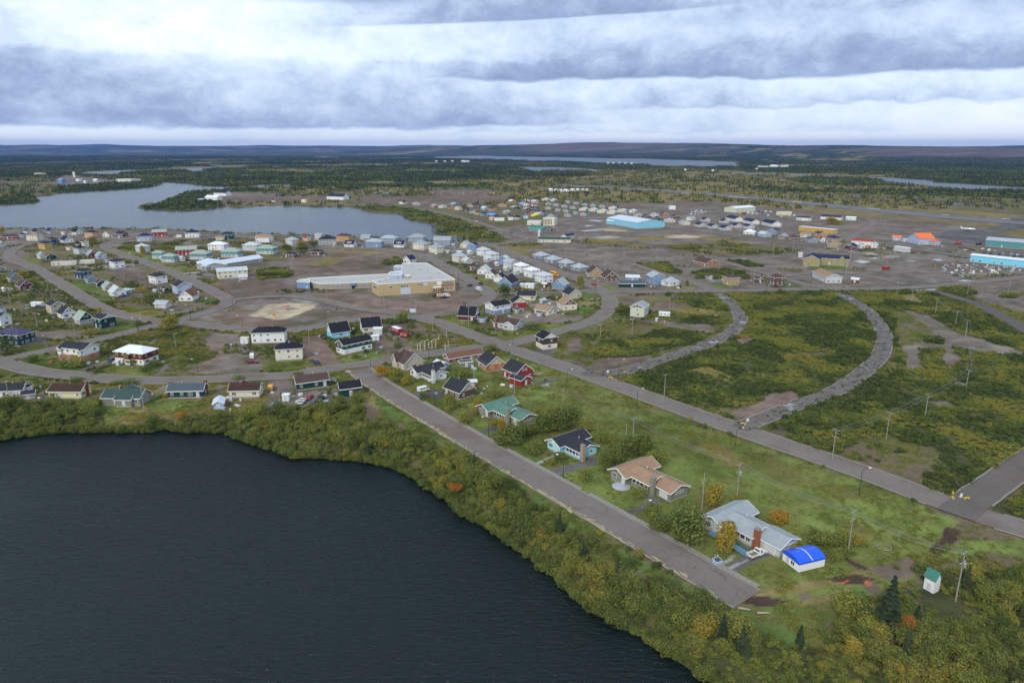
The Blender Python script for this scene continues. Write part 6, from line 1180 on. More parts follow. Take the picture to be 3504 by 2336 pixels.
W2 = [pole('H',808,992,745,2,ang=R(-60)), pole('H',1552,655,470,1,ang=R(-60)), pole('H',1883,422,267,1,ang=R(-60)), pole('H',1913,190,130,1,ang=R(-60)), pole('D',1877,1300,1160,1,ang=R(-60)), pole('D',1797,1215,1087,1,ang=R(-60)), pole('D',1635,1120,990,1,ang=R(-60))]
pole('H',1240,830,608,2,'utility pole with two crossarms in the scrub above the bare patch',R(-60)); W3 = pole('G',1800,908,512,2,'tall grey utility pole with two crossarms beside the green roofed hut',R(30),True); pole('F',708,572,272,0,'bare leaning pole without crossarm behind the tan bungalow'); pole('E',2095,850,790,0,'short bare pole among the trees behind the turquoise bungalow')
pole('I',85,562,360,1,'grey utility pole at the left end of the lake row'); pole('I',1160,598,392,1,'utility pole in front of the grey green bungalow'); pole('I',2250,530,333,0,'white pole beside the small white shed'); pole('C',640,1562,1362,1,'utility pole at the edge of the scrub by the main street'); 
for v, xb, yb, yt, dx, l in [('A',393,1150,1075,-1,0),('A',1110,1030,910,-1,0),('A',1535,920,808,-1,0),('A',1875,815,745,-1,0),('A',1950,985,890,-1,0),('A',1335,375,282,1,0),('A',1115,1030,915,1,0),('B',267,970,865,1,0),('B',955,925,872,-1,0),('B',1718,1225,1160,1,0),('B',2210,1432,1325,1,0),('B',1345,980,880,-1,0),('B',1777,1130,1065,1,0),('B',1100,1235,1150,-1,0),('B',1075,460,405,1,0),('B',1340,615,560,-1,0),
        ('J',1355,680,555,-1,0),('J',1065,730,660,1,0),('J',2013,1140,1065,1,0),('J',1742,1425,1340,-1,0),('J',2012,1285,1180,1,0),('J',1290,840,770,1,0),('C',83,700,610,1,0),('C',83,850,760,-1,0),('C',272,1420,1243,1,0),('D',280,935,880,1,0),('I',1592,292,185,-1,0),
        ('H',28,890,735,1,'street lamp at the mouth of the cracked street'),('H',1022,1285,1058,1,'tall street lamp with white head beside the main street lawn'),('E',2183,592,420,1,'tall street lamp with white head opposite the overgrown street'),('E',992,818,648,-1,'green street lamp before the olive bungalow with green roof'),('E',1593,1145,950,-1,'green street lamp before the turquoise bungalow'),('F',345,660,515,-1,'green street lamp among shrubs before the tan bungalow'),('E',45,300,160,-1,'green street lamp beside the round orange tree'),('E',560,560,360,-1,'green street lamp before the white ranch bungalow')]: lamp(v, xb, yb, yt, dx, l or None)
wirem = pbr('wire_metal', (.25, .26, .27), .5)
def wires(Ps, label):
    for (x0, y0, z0), (x1, y1, z1) in zip(Ps, Ps[1:]):
        d = Vector((x1-x0, y1-y0, 0)); n = Vector((-d.y, d.x, 0)).normalized(); mb = MB()
        for off in (-1.1, -.6, .6, 1.1):
            pts = [Vector((x0, y0, z0-.15)).lerp(Vector((x1, y1, z1-.15)), k/8)+n*off-Vector((0, 0, 4*1.4*(k/8)*(1-k/8))) for k in range(9)]
            for a, b in zip(pts, pts[1:]): mb.tube(a, b, .022, n=3, caps=False)
        tag(mb.build('overhead_wire', wirem), label, 'wire', 'overhead wires', 'thing')
wires(W1, 'four thin overhead wires between the poles behind the lakeside bungalows'); wires(W2, 'four thin overhead wires between the poles over the scrub field'); wires([W1[-1], W3], 'four thin overhead wires from the dark pole towards the green roofed hut')
# ------------------------------------------------------------------ vehicles
def paint(c): return pbr('car_paint', c, .3, .05, 1, .5)
VC = dict(white=(.72,.73,.73), black=(.02,.02,.025), red=(.35,.02,.02), maroon=(.16,.02,.03), blue=(.03,.06,.22), dark=(.05,.055,.065), grey=(.2,.21,.22), silver=(.45,.47,.48), orange=(.65,.30,.03), cream=(.62,.55,.35), green=(.05,.14,.08))
def car(v, xc, yc, dx, dy, kind, colr, label, group=None, small=False):
    x, y = at(v, xc, yc); q = at(v, xc+dx, yc+dy); rz = atan2(q[1]-y, q[0]-x); pm = paint(VC[colr])
    L, W, Ht = dict(sedan=(4.6, 1.75, 1.42), suv=(4.7, 1.85, 1.75), pickup=(5.5, 1.95, 1.8), van=(5.0, 1.95, 2.0), truck=(6.5, 2.2, 2.6))[kind]
    r = root(dict(sedan='parked_car', suv='parked_car', pickup='pickup_truck', van='van', truck='truck')[kind], x, y, rz, label, dict(sedan='car', suv='car', pickup='pickup', van='van', truck='truck')[kind], group)
    h = L/2; w = W/2; zb = .3; zs = .95 if kind in ('sedan', 'suv') else 1.05
    def pro(P, wa, wb, z_split, m, nm, par):   # side profile extruded across, upper points pulled in
        mb = MB(); n = len(P); ws = [wa if z <= z_split else wb for _, z in P]
        vs = [(px, -ws[i], pz) for i, (px, pz) in enumerate(P)]+[(px, ws[i], pz) for i, (px, pz) in enumerate(P)]
        mb.add(vs, [tuple(range(n)), tuple(range(2*n-1, n-1, -1))]+[(i+n, (i+1) % n+n, (i+1) % n, i) for i in range(n)]); return mb.build(nm, m, par)
    if kind == 'pickup':
        mb = MB(); mb.box(-h, h*.12, -w, -w+.08, .55, 1.1); mb.box(-h, h*.12, w-.08, w, .55, 1.1); mb.box(-h, -h+.08, -w+.08, w-.08, .55, 1.1); mb.box(-h+.08, h*.12, -w+.08, w-.08, .5, .6); mb.build('cargo_bed', pm, r)
        pro([(-h*.0, .35), (h, .38), (h, .82), (h*.92, .98), (h*.42, 1.06), (-h*.0, 1.08)], w, w*.98, .9, pm, 'body', r)
        pro([(h*.02, 1.081), (h*.44, 1.065), (h*.28, 1.62), (h*.22, Ht), (h*.04, Ht)], w*.97, w*.8, 1.3, pm, 'cabin', r)
        pro([(h*.13, 1.15), (h*.39, 1.15), (h*.265, 1.58), (h*.13, 1.60)], w*.985, w*.86, 1.3, GLASS, 'window', r); mb = MB(); mb.box(h*.0, h*.019, -w*.7, w*.7, 1.2, 1.62); mb.build('rear_window', GLASS, r)
        mb = MB(); mb.box(-h+.4, -h*.1, -w*.6, w*.5, .61, .9); mb.build('load', pbr('load_canvas', (.16, .18, .13), .9), r)
    elif kind in ('van', 'truck'):
        pro([(-h, zb), (h, zb), (h, .85), (h*.86, 1.05), (h*.62, Ht-.12), (h*.5, Ht), (-h*.96, Ht), (-h, Ht-.15)], w, w*.92, 1.2, pm, 'body', r)
        pro([(h*.30, 1.25), (h*.76, 1.25), (h*.60, Ht-.25), (h*.30, Ht-.25)], w*1.012, w*.95, 1.3, GLASS, 'window', r); pro([(-h*.8, 1.3), (h*.2, 1.3), (h*.2, Ht-.35), (-h*.8, Ht-.35)], w*1.006, w*.945, 1.3, GLASS, 'window', r) if kind == 'van' else None
        M = Matrix.Identity(4); mb = MB(); mb.add([(h*.875, -w*.8, 1.1), (h*.875, w*.8, 1.1), (h*.655, w*.75, Ht-.2), (h*.655, -w*.75, Ht-.2)], [(0, 1, 2, 3)]); mb.build('windscreen', GLASS, r)
    else:
        rr = -h*.92 if kind == 'suv' else -h*.62
        pro([(-h, zb), (h, zb), (h, .68), (h*.94, .84), (h*.45, zs), (-h*.80 if kind == 'sedan' else -h*.97, zs), (-h, .85)], w, w*.96, .75, pm, 'body', r)
        pro([(h*.42, zs+.001), (h*.12, Ht-.06), (-h*.05, Ht), (rr*.75, Ht-.03), (rr, zs+.001)], w*.93, w*.74, zs+.1, GLASS, 'window', r)
        mb = MB(); mb.box(rr*.72, h*.10, -w*.70, w*.70, Ht-.02, Ht+.03); mb.build('car_roof', pm, r)
    if not small:
        k = ('wheel', kind)
        if k not in WIN: mb = MB(); mb.tube((0, -.11, 0), (0, .11, 0), .34, n=12); hb = MB(); hb.tube((0, -.125, 0), (0, .125, 0), .19, n=10); WIN[k] = (mb.mesh('wheel', TYRE), hb.mesh('hub', METAL))
        for a in (-.62, .62):
            for b in (-1, 1): o = link('wheel', WIN[k][0], r, loc=(a*h, b*(w-.06), .34)); link('hub', WIN[k][1], o)
        for b in (-1, 1):
            mb = MB(); mb.box(h-.03, h+.02, b*w*.72-.16, b*w*.72+.16, .58, .74); mb.build('headlight', pbr('lamp_lens', (.75, .75, .72), .2), r)
            mb = MB(); mb.box(-h-.02, -h+.03, b*w*.78-.12, b*w*.78+.12, .62, .80); mb.build('tail_light', pbr('red_lens', (.4, .02, .02), .3), r)
    return r
for a in [('F',1150,938,95,-38,'pickup','white','white pickup truck with loaded bed parked on the drive of the blue grey bungalow'),('E',468,440,60,-14,'van','white','white van parked before the white ranch bungalow'),
 ('I',2030,215,46,0,'pickup','maroon','dark red pickup parked left of the pale two storey house'),('I',2028,172,2,-30,'van','white','white van with yellow lights parked on the dirt lane'),('I',905,205,40,6,'suv','blue','dark car beside the carport of the white roofed house'),('I',2178,430,6,-40,'van','orange','orange and white camper beside the cream bungalow'),
 ('Z',694,925,10,-12,'pickup','white','white pickup parked left of the small red cars'),('Z',711,915,10,-12,'sedan','red','red car parked between white pickup and dark cars'),('Z',720,928,8,-14,'suv','blue','blue car parked below the red one'),('Z',736,919,10,-12,'pickup','dark','dark pickup parked behind the blue car'),('Z',748,932,8,-14,'sedan','dark','dark grey car parked furthest right of the group'),
 ('B',194,1272,-30,-20,'sedan','blue','blue and white car driving on the dirt lane by the pale house'),('B',252,1072,-30,-18,'pickup','dark','dark pickup parked left of the bright blue house'),('B',1434,655,34,-4,'suv','black','black car on the street, farther from the kerb'),('B',1522,645,34,4,'suv','black','black car parked at the kerb near the blue gabled house'),('B',1502,688,40,10,'van','white','white van on the street before the school'),
 ('B',1155,738,36,-3,'suv','black','black car first in the row before the school entrance'),('B',1192,740,38,-3,'van','cream','cream van in the row before the school entrance'),('B',1222,752,38,-3,'pickup','black','black car in front of the vans at the school'),('B',1243,738,36,-2,'van','white','white van last in the row at the school entrance'),
 ('C',80,648,40,10,'pickup','red','red pickup with a white load turning at the corner'),('C',50,582,50,2,'sedan','white','white car before the tan cottage'),('C',110,578,40,-4,'pickup','dark','dark pickup between the tan and brown cottages'),('C',1538,660,30,-2,'sedan','maroon','dark red car before the brown two storey house'),
 ('J',823,406,26,2,'sedan','white','white car driving on the bay road'),('J',780,378,22,6,'sedan','dark','dark car driving on the bay road farther away'),('J',1177,524,26,3,'suv','dark','dark blue car on the bay road near the bend'),('J',1680,860,60,-2,'van','silver','covered boat parked before the third pale blue bungalow') if False else ('J',1680,862,60,-2,'sedan','silver','silver car before the third pale blue bungalow'),
 ('A',998,740,70,-8,'pickup','blue','dark blue pickup next to the bright white cottage'),('A',318,828,60,0,'suv','blue','dark blue car under the long white carport'),('A',1695,283,44,2,'van','blue','bright blue van parked near the bay'),('A',1608,570,60,2,'suv','dark','dark car parked before the school annex'),('A',250,372,50,4,'sedan','black','black car in the yard behind the mustard house'),
 ('D',1240,757,60,-4,'truck','red','red and white truck abandoned on the bare lot'),('D',1885,606,40,4,'sedan','white','white car near the warehouses'),('D',1985,560,60,-6,'truck','dark','dark truck parked before the apron'),('D',1825,556,34,2,'truck','red','red truck parked before the apron'),('C',450,902,40,-6,'sedan','dark','dark car behind the pale green abandoned house') if False else ('B',2060,750,30,-8,'sedan','dark','dark car behind the blue grey yard shed'),
 ('B',545,330,30,0,'sedan','dark','dark car between the white dormer houses'),('B',778,340,30,0,'sedan','dark','dark car right of the light blue duplex')]: car(*a)
yc = [('D',2018,598),('D',2070,608),('D',2030,628),('D',2085,636),('D',2120,612),('D',2150,640),('D',2185,632),('D',2215,652),('D',2250,640),('D',2300,640),('D',2330,655),('D',2180,664),('D',2240,672),('D',2290,680),('D',2130,652),('D',2270,656),('D',2340,680)]+[('C',865,64),('C',895,62),('C',925,64),('C',955,66),('C',905,52),('C',940,54),('C',975,66),('C',860,82),('C',890,82),('C',920,80),('C',945,72)]
for k, (v, x, y) in enumerate(yc): car(v, x, y, 24, -8, random.choice(('sedan', 'suv', 'van', 'pickup')), random.choice(('white', 'white', 'silver', 'dark', 'grey', 'blue')) if v == 'D' else 'white', 'car parked in the crowded yard between the long warehouses' if v == 'D' else 'white vehicle parked in the far works yard', 'vehicles parked in the works yards', small=True)
for k, (x, y, cl) in enumerate([(1255,80,'orange'),(1285,78,'red'),(1320,72,'white'),(1355,76,'white'),(1390,78,'silver'),(1430,70,'blue'),(1460,60,'white'),(1500,62,'white'),(1440,88,'grey'),(1480,90,'white'),(1400,58,'blue'),(1585,105,'silver'),(1650,92,'white'),(1690,92,'white')]): car('C', x, y, 26, -4, 'truck' if k < 5 else 'van', cl, 'truck or van standing in the yard beside the pale green sports hall', 'vehicles beside the sports hall', small=True)
# school bus
x, y = at('J', 1607, 948); q = at('J', 1647, 962); r = root('school_bus', x, y, atan2(q[1]-y, q[0]-x), 'yellow school bus driving down the diagonal street', 'bus'); bm_ = pbr('bus_yellow', (.75, .36, .03), .4)
mb = MB(); mb.ext([(-1.2, .5), (1.2, .5), (1.22, 1.6), (1.15, 2.8), (.9, 3.0), (-.9, 3.0), (-1.15, 2.8), (-1.22, 1.6)], -5.6, 4.0); mb.box(4.0, 5.4, -1.0, 1.0, .5, 1.6); mb.build('body', bm_, r)
mb = MB(); mb.box(-5.0, 3.6, -1.235, -1.20, 1.75, 2.5); mb.box(-5.0, 3.6, 1.20, 1.235, 1.75, 2.5); mb.box(4.0, 4.03, -.95, .95, 1.75, 2.6); mb.build('window', GLASS, r)
for a in (-3.5, 4.2):
    for b in (-1.05, 1.05): mb = MB(); mb.tube((a, b-.15, .5), (a, b+.15, .5), .5, n=12); mb.build('wheel', TYRE, r)
# caravan, carriages and trailer in the triangle lot
def boxy(v, xc, yc, dx, dy, L, W, Hh, bc, tc_, label, cat, name, wheels=True):
    x, y = at(v, xc, yc); q = at(v, xc+dx, yc+dy); r = root(name, x, y, atan2(q[1]-y, q[0]-x), label, cat); mb = MB(); mb.ext([(-W/2, .6), (W/2, .6), (W/2, Hh-.35), (W/2-.15, Hh-.3), (-W/2+.15, Hh-.3), (-W/2, Hh-.35)], -L/2, L/2); mb.build('body', wallm(bc), r)
    mb = MB(); mb.ext([(-W/2-.1, Hh-.298), (W/2+.1, Hh-.298), (W/2-.3, Hh), (-W/2+.3, Hh)], -L/2-.1, L/2+.1); mb.build('roof', roofm(tc_), r)
    for u in (-.3, .05, .35): put_window(r, u*L, -W/2, Hh*.62, -pi/2, L*.12, .6, True, 0)
    if wheels:
        for a in (-.3, .3):
            for b in (-1, 1): mb = MB(); mb.tube((a*L, b*(W/2-.1)-.1, .38), (a*L, b*(W/2-.1)+.1, .38), .38, n=10); mb.build('wheel', TYRE, r)
    return r
boxy('C', 643, 902, 60, 4, 6.2, 2.4, 3.0, 'white', 'white', 'white caravan parked in the field behind the pale green house', 'caravan', 'caravan'); boxy('B', 845, 1035, 60, 22, 6.5, 2.6, 3.4, 'red', 'white', 'red wagon with cream roof standing in the triangular lot', 'wagon', 'wagon'); boxy('B', 905, 1066, 50, 8, 4.6, 2.2, 2.4, 'red', 'red', 'smaller red machine right of the red wagon', 'machine', 'wagon')
# boat on the pale strip beside dark green bungalow, aeroplane on the apron
def hull(v, xc, yc, dx, dy, L, W, c, label):
    x, y = at(v, xc, yc); q = at(v, xc+dx, yc+dy); r = root('boat', x, y, atan2(q[1]-y, q[0]-x), label, 'boat'); mb = MB(); st = [(-L/2, .8, .35), (-L*.2, 1, .25), (L*.2, .85, .3), (L*.42, .4, .5), (L/2, .03, .75)]; vs = []
    for a, k, zb in st: vs += [(a, -W/2*k, .95), (a, -W/2*k*.5, zb), (a, W/2*k*.5, zb), (a, W/2*k, .95)]
    fs = [(0, 1, 2, 3)]
    for i in range(len(st)-1):
        for j in range(3): fs.append((i*4+j, i*4+j+1, i*4+j+5, i*4+j+4))
    mb.add(vs, fs); mb.build('hull', pbr('boat_paint', c, .5), r); mb = MB(); mb.box(-L*.1, L*.0, -W*.4, W*.4, .7, .78); mb.box(-L*.35, -L*.25, -W*.4, W*.4, .7, .78); mb.build('bench', WOODP, r); return r
hull('B', 338, 1425, 20, 22, 5., 1.8, (.5, .52, .52), 'pale boat lying beside the dark green bungalow with brown roof'); hull('B', 352, 1545, 18, 20, 5, 1.8, (.45, .42, .32), 'overturned pale boat left of the white garage')
x, y = at('D', 1898, 440); r = root('aeroplane', x, y, R(-25), 'small white propeller aeroplane standing on the apron', 'aeroplane'); wp_ = pbr('aircraft_white', (.8, .8, .8), .4)
mb = MB(); P = [(-7.5, .25, 1.9), (-5, .6, 1.7), (0, .95, 1.6), (5, .95, 1.55), (7, .6, 1.4), (8, .15, 1.3)]
for (a, ra, za), (b, rb, zb) in zip(P, P[1:]): mb.tube((a, 0, za), (b, 0, zb), ra, rb, n=12)
mb.build('fuselage', wp_, r); mb = MB(); mb.add([(1.8, -8.5, 1.6), (3.2, -.5, 1.3), (3.2, .5, 1.3), (1.8, 8.5, 1.6), (.6, 8.5, 1.6), (.2, 0, 1.3), (.6, -8.5, 1.6)]+[(1.8, -8.5, 1.75), (3.2, -.5, 1.6), (3.2, .5, 1.6), (1.8, 8.5, 1.75), (.6, 8.5, 1.75), (.2, 0, 1.6), (.6, -8.5, 1.75)], [tuple(range(6, -1, -1)), tuple(range(7, 14))]+[(i, (i+1) % 7, (i+1) % 7+7, i+7) for i in range(7)]); mb.build('wing', wp_, r)
mb = MB(); mb.add([(-7.6, -.08, 2), (-5.4, -.08, 2), (-7, -.08, 4.6), (-8.2, -.08, 4.6), (-7.6, .08, 2), (-5.4, .08, 2), (-7, .08, 4.6), (-8.2, .08, 4.6)], [(0, 1, 2, 3), (7, 6, 5, 4), (0, 4, 5, 1), (1, 5, 6, 2), (2, 6, 7, 3), (3, 7, 4, 0)]); mb.box(-8, -6.9, -2.8, 2.8, 4.3, 4.42); mb.build('tail', wp_, r)
for b in (-3, 3): mb = MB(); mb.tube((.5, b, 1.7), (4, b, 1.6), .45, .4, n=8); mb.build('engine', wp_, r); mb = MB(); mb.tube((1.5, b, .35), (1.5, b, 1.3), .12, n=6); mb.tube((1.5, b-.15, .4), (1.5, b+.15, .4), .4, n=10); mb.build('wheel', TYRE, r)
# ------------------------------------------------------------------ playground, barriers, signs and small things
pr = pbr('play_red', (.55, .05, .04), .5); pb_ = pbr('play_blue', (.05, .12, .5), .5); py_ = pbr('play_yellow', (.65, .48, .05), .5)
x, y = at('A', 2330, 845); r = root('climbing_frame', x, y, .3, 'red and blue climbing frame with slides on the sand playground', 'climbing frame'); r.scale = (.62, .62, .62)
for k, (a, b) in enumerate(((-3, -1), (-3, 1), (0, -1), (0, 1), (3, -1), (3, 1))): mb = MB(); mb.tube((a, b, 0), (a, b, 3.1), .09, n=6); mb.build('post', pr if k % 2 else pb_, r)
mb = MB(); mb.box(-3, 0, -1, 1, 1.3, 1.42); mb.box(0, 3, -1, 1, 1.8, 1.92); mb.build('platform', pb_, r); mb = MB(); mb.ext([(-1.2, 3.1), (1.2, 3.1), (0, 4.2)], -3.2, .2); mb.build('roof', pr, r); mb = MB(); mb.box(0, 4.4, -.4, .4, 0, .1, M=Matrix.Translation((3, 0, 1.85)) @ Matrix.Rotation(R(26), 4, 'Y')); mb.build('slide', pr, r); mb = MB(); mb.box(-4.2, 0, -.4, .4, 0, .1, M=Matrix.Translation((-3, 0, 1.3)) @ Matrix.Rotation(R(-18), 4, 'Y')); mb.build('slide', py_, r)
x, y = at('A', 2205, 900); r = root('play_house', x, y, 0, 'small red and yellow play house at the front of the sand', 'play house'); r.scale = (.6, .6, .6); mb = MB(); mb.box(-1, 1, -.8, .8, 0, 1.2); mb.build('wall', py_, r); mb = MB(); mb.ext([(-1, 1.201), (1, 1.201), (0, 2.1)], -1.2, 1.2); mb.build('roof', pr, r)
ym = pbr('barrier_yellow', (.70, .50, .06), .6)
for v, xc, yc, dx, dy, l in [('H',92,713,40,12,'yellow road barrier at the mouth of the cracked street'),('H',1772,1258,18,20,'yellow barrier nearest the kerb at the corner street'),('H',1888,1312,40,-4,'yellow barrier in the middle of the corner street'),('C',212,1396,34,8,'yellow plank barrier lying at the overgrown street'),('C',326,1350,14,-8,'small yellow barrier farther into the overgrown street'),('H',1778,1305,8,10,'small yellow marker between the two corner barriers')]:
    x, y = at(v, xc, yc); q = at(v, xc+dx, yc+dy); L = max(1., hypot(q[0]-x, q[1]-y)); r = root('road_barrier', x, y, atan2(q[1]-y, q[0]-x), l, 'barrier'); mb = MB(); mb.box(-L/2, L/2, -.08, .08, .45, .75); mb.build('rail', ym, r)
    for s in (-.4, .4): mb = MB(); mb.box(s*L-.06, s*L+.06, -.35, .35, 0, .45); mb.build('foot', ym, r)
for v, xc, yc, l in [('H',127,688,'small white board standing behind the yellow barrier'),('H',1843,1298,'small white board between the corner street barriers'),('C',187,1356,'small white board beside the overgrown street')]:
    x, y = at(v, xc, yc); r = root('white_board', x, y, .4, l, 'board'); mb = MB(); mb.box(-.5, .5, -.04, .04, .4, 1.3); mb.build('panel', TRIM, r); mb = MB(); mb.box(-.42, -.36, -.3, .3, 0, .399); mb.box(.36, .42, -.3, .3, 0, .399); mb.build('foot', TRIM, r)
# big empty sign frame by the school, monument-like letter box at the drive, logs, culvert ring
x, y = at('B', 972, 885); q = at('B', 998, 888); r = root('sign_frame', x, y, R(-4), 'tall pipe frame with a white board on the plaza corner by the school', 'sign'); 
for s in (-1.9, 1.9): mb = MB(); mb.tube((s, 0, 0), (s, 0, 9.), .08, n=6); mb.build('post', METAL, r)
mb = MB(); mb.tube((-1.9, 0, 8.8), (1.9, 0, 8.8), .07, n=6); mb.tube((-1.9, 0, 5.4), (1.9, 0, 5.4), .07, n=6); mb.build('rail', METAL, r); mb = MB(); mb.box(-1.8, 1.8, -.06, .06, 1.4, 3.6); mb.build('board', pbr('sign_board_blue_white', (.55, .62, .68), .5), r)
x, y = at('F', 832, 1005); r = root('bin_box', x, y, R(28), 'pale blue wooden refuse box with open dark front at the drive', 'box'); mb = MB(); mb.ext([(-.8, 0), (.8, 0), (.8, 1.3), (-.8, .9)], -1., 1.); mb.build('body', wallm('ltblue'), r); mb = MB(); M = Matrix.Translation((0, -.0, 1.14)) @ Matrix.Rotation(atan2(.4, 1.6), 4, 'X'); mb.box(-.75, .75, -.6, .6, -.03, .03, M=M); mb.build('dark_opening', pbr('opening_dark', (.09, .07, .06), .9), r)  # dark inset panel stands in for the dark inside of the open box
mb = MB(); mb.box(.75, .82, .82, .89, 0, 1.9); mb.box(-.05, .02, .82, .89, 0, 1.9); mb.build('post', TRIM, r)
for v, x0, y0, x1, y1, l in [('G',52,970,147,984,'bare grey log lying on the grass, left one'),('G',205,1010,300,1010,'bare pale log lying on the grass, right one')]:
    a, b = at(v, x0, y0), at(v, x1, y1); mb = MB(); mb.tube((*a, .22), (*b, .2), .24, .15, n=8); tag(mb.build('log', pbr('bleached_wood', (.38, .33, .26), .9, .3)), l, 'log')
x, y = at('G', 1228, 480); mb = MB(); n = 18
for k in range(n):
    if k in (3, 4, 11): continue
    a, b = 2*pi*k/n, 2*pi*(k+1)/n; mb.tube((cos(a)*1.7, sin(a)*1.3, .12), (cos(b)*1.7, sin(b)*1.3, .12), .14, n=5)
o = mb.build('stone_ring', CONC, None, loc=(x, y, 0)); tag(o, 'rough ring of pale stones lying in the grass', 'stone ring')
# clutter in the junk yard and pale rubble
jm = [wallm(c) for c in ('white', 'ltblue', 'rust', 'grey', 'cream', 'bluegrey')]; rnd = random.Random(5); jb = MB()
for k in range(170):
    if k < 110: v, xx, yy = 'D', rnd.uniform(1690, 2340), rnd.uniform(715, 790)
    else: v, xx, yy = 'J', rnd.choice((rnd.uniform(320, 700), rnd.uniform(740, 1030))), rnd.uniform(108, 132)
    x, y = at(v, xx, yy); s = rnd.uniform(.3, 1.1); M = Matrix.Translation((x, y, 0)) @ Matrix.Rotation(rnd.uniform(0, 3), 4, 'Z'); jb.box(-s*rnd.uniform(.5, 2), s, -s*.5, s*.5, 0, rnd.uniform(.3, 1.3), mi=rnd.randrange(6), M=M)
tag(jb.build('scrap_heap', jm), 'scattered pale scrap and planks on the bare lots', 'scrap', kind='stuff')
# white posts (graveyard-like stakes) in the triangle lot
for k, (x0, y0) in enumerate([(1030,1180),(1098,1180),(1068,1170),(1125,1165),(1155,1158),(1232,1170),(1180,1095),(1240,1065),(1008,1170),(1255,1140)]):
    x, y = at('B', x0, y0); mb = MB(); h = 3.4 if k > 4 else 4.6; mb.tube((0, 0, 0), (0, 0, h), .09, n=6)
    if k <= 4: mb.tube((0, 0, h), (1.3, 0, h+.5), .06, n=5); mb.tube((1.3, 0, h+.5), (1.9, 0, h+.4), .1, .06, n=5)
    tag(mb.build('white_post', TRIM, None, loc=(x, y, 0), rz=.3), 'pale post planted at the edge of the triangular gravel lot', 'post', 'pale posts in the triangular lot')
# ------------------------------------------------------------------ vegetation
def leafm(name, stops, rough=.9):
    m, N, b = mat(name); a = N.node('ShaderNodeAttribute', attribute_type='INSTANCER', attribute_name='tint')
    geo = N.node('ShaderNodeNewGeometry'); nz = N.noise(geo.outputs['Position'], .9, 3, .6); rn = geo.outputs['Random Per Island']
    f = N.add(a.outputs['Fac'], N.add(N.mul(N.sub(nz, .5), .30), N.mul(N.sub(rn, .5), .22)))
    c = N.ramp(f, stops); k = N.add(.62, N.add(N.mul(rn, .40), N.mul(nz, .45)))
    c = N.mix(1., c, N.xyz(k, k, k), 'MULTIPLY'); N.l.new(c, b.inputs['Base Color']); b.inputs['Roughness'].default_value = rough; b.inputs['Specular IOR Level'].default_value = .15
    tr = N.node('ShaderNodeBsdfTranslucent'); N.l.new(c, tr.inputs[0]); ms = N.node('ShaderNodeMixShader'); ms.inputs[0].default_value = .25
    N.l.new(b.outputs[0], ms.inputs[1]); N.l.new(tr.outputs[0], ms.inputs[2]); N.l.new(ms.outputs[0], N.n['Material Output'].inputs[0]); return m
LEAF = leafm('shrub_leaves', [(0., (.045, .065, .026)), (.22, (.110, .145, .040)), (.42, (.185, .210, .052)), (.60, (.27, .245, .052)), (.78, (.36, .25, .040)), (.90, (.42, .24, .030)), (1., (.36, .12, .04))])
NEED = leafm('spruce_needles', [(0., (.026, .042, .026)), (.5, (.046, .066, .032)), (1., (.09, .095, .040))])
BARK = pbr('shrub_bark', (.12, .095, .07), .95, .3)
def leaf_quads(mb, c, rad, n, sz, rnd, flat=1., mi=0, low=-.25, shell=.62):
    for _ in range(n):
        while True:
            d = Vector((rnd.gauss(0, 1), rnd.gauss(0, 1), rnd.gauss(0, 1)))
            if d.length > .1: d.normalize()
            if d.z > low: break
        r = rnd.uniform(shell, 1.)**.6; p = Vector(c)+Vector((d.x*rad, d.y*rad, d.z*rad*flat))*r
        nrm = (d+Vector((rnd.gauss(0, .55), rnd.gauss(0, .55), rnd.gauss(.25, .5)))).normalized(); a = nrm.orthogonal().normalized(); a = (Matrix.Rotation(rnd.uniform(0, 6.28), 3, nrm) @ a); b = nrm.cross(a)
        s = sz*rnd.uniform(.6, 1.35); s2 = s*rnd.uniform(.5, .9)
        mb.add([p-a*s, p-b*s2, p+a*s, p+b*s2+nrm*s*.15], [(0, 1, 2, 3)], mi)
def shrub_mesh(seed, w, h, n, sz, lobes=6, tall=False):
    rnd = random.Random(seed); mb = MB()
    for k in range(lobes):
        a = rnd.uniform(0, 6.28); rr = w*rnd.uniform(.1, .34) if k else 0; lr = w*rnd.uniform(.20, .34)
        zc = h*(rnd.uniform(.35, .72) if not tall else .2+.65*k/lobes); 
        if tall: lr = w*(.36-.2*abs(k/lobes-.35)); rr = w*rnd.uniform(0, .12)
        leaf_quads(mb, (cos(a)*rr, sin(a)*rr, zc), lr, n//lobes, sz, rnd, min(1.15, h/w*1.1), low=-.5)
    if not tall: leaf_quads(mb, (0, 0, h*.25), w*.42, n//4, sz, rnd, h*.6/w, low=-.2)
    return mb
SHR = []
for k in range(11):
    q = shrub_mesh(k, 1., .62+.10*(k % 5), 820, .033, 6+k % 5); ax_, ay_, lx, ly = 1+.3*sin(k*2.1), 1-.25*sin(k*2.1+.6), .25*sin(k*3.), .25*cos(k*1.7)
    q.v = [(a*ax_+c*lx, b*ay_+c*ly, c) for a, b, c in q.v]; SHR.append(q.mesh('crown', LEAF))
LOWS = [shrub_mesh(30+k, 1., .5, 330, .055, 6).mesh('clump', LEAF) for k in range(4)]
TREE = [shrub_mesh(50+k, 1., 1., 1500, .033, 11).mesh('crown', LEAF) for k in range(3)]
TALL = [shrub_mesh(60+k, .8, 1.15, 1300, .033, 9, True).mesh('crown', LEAF) for k in range(2)]
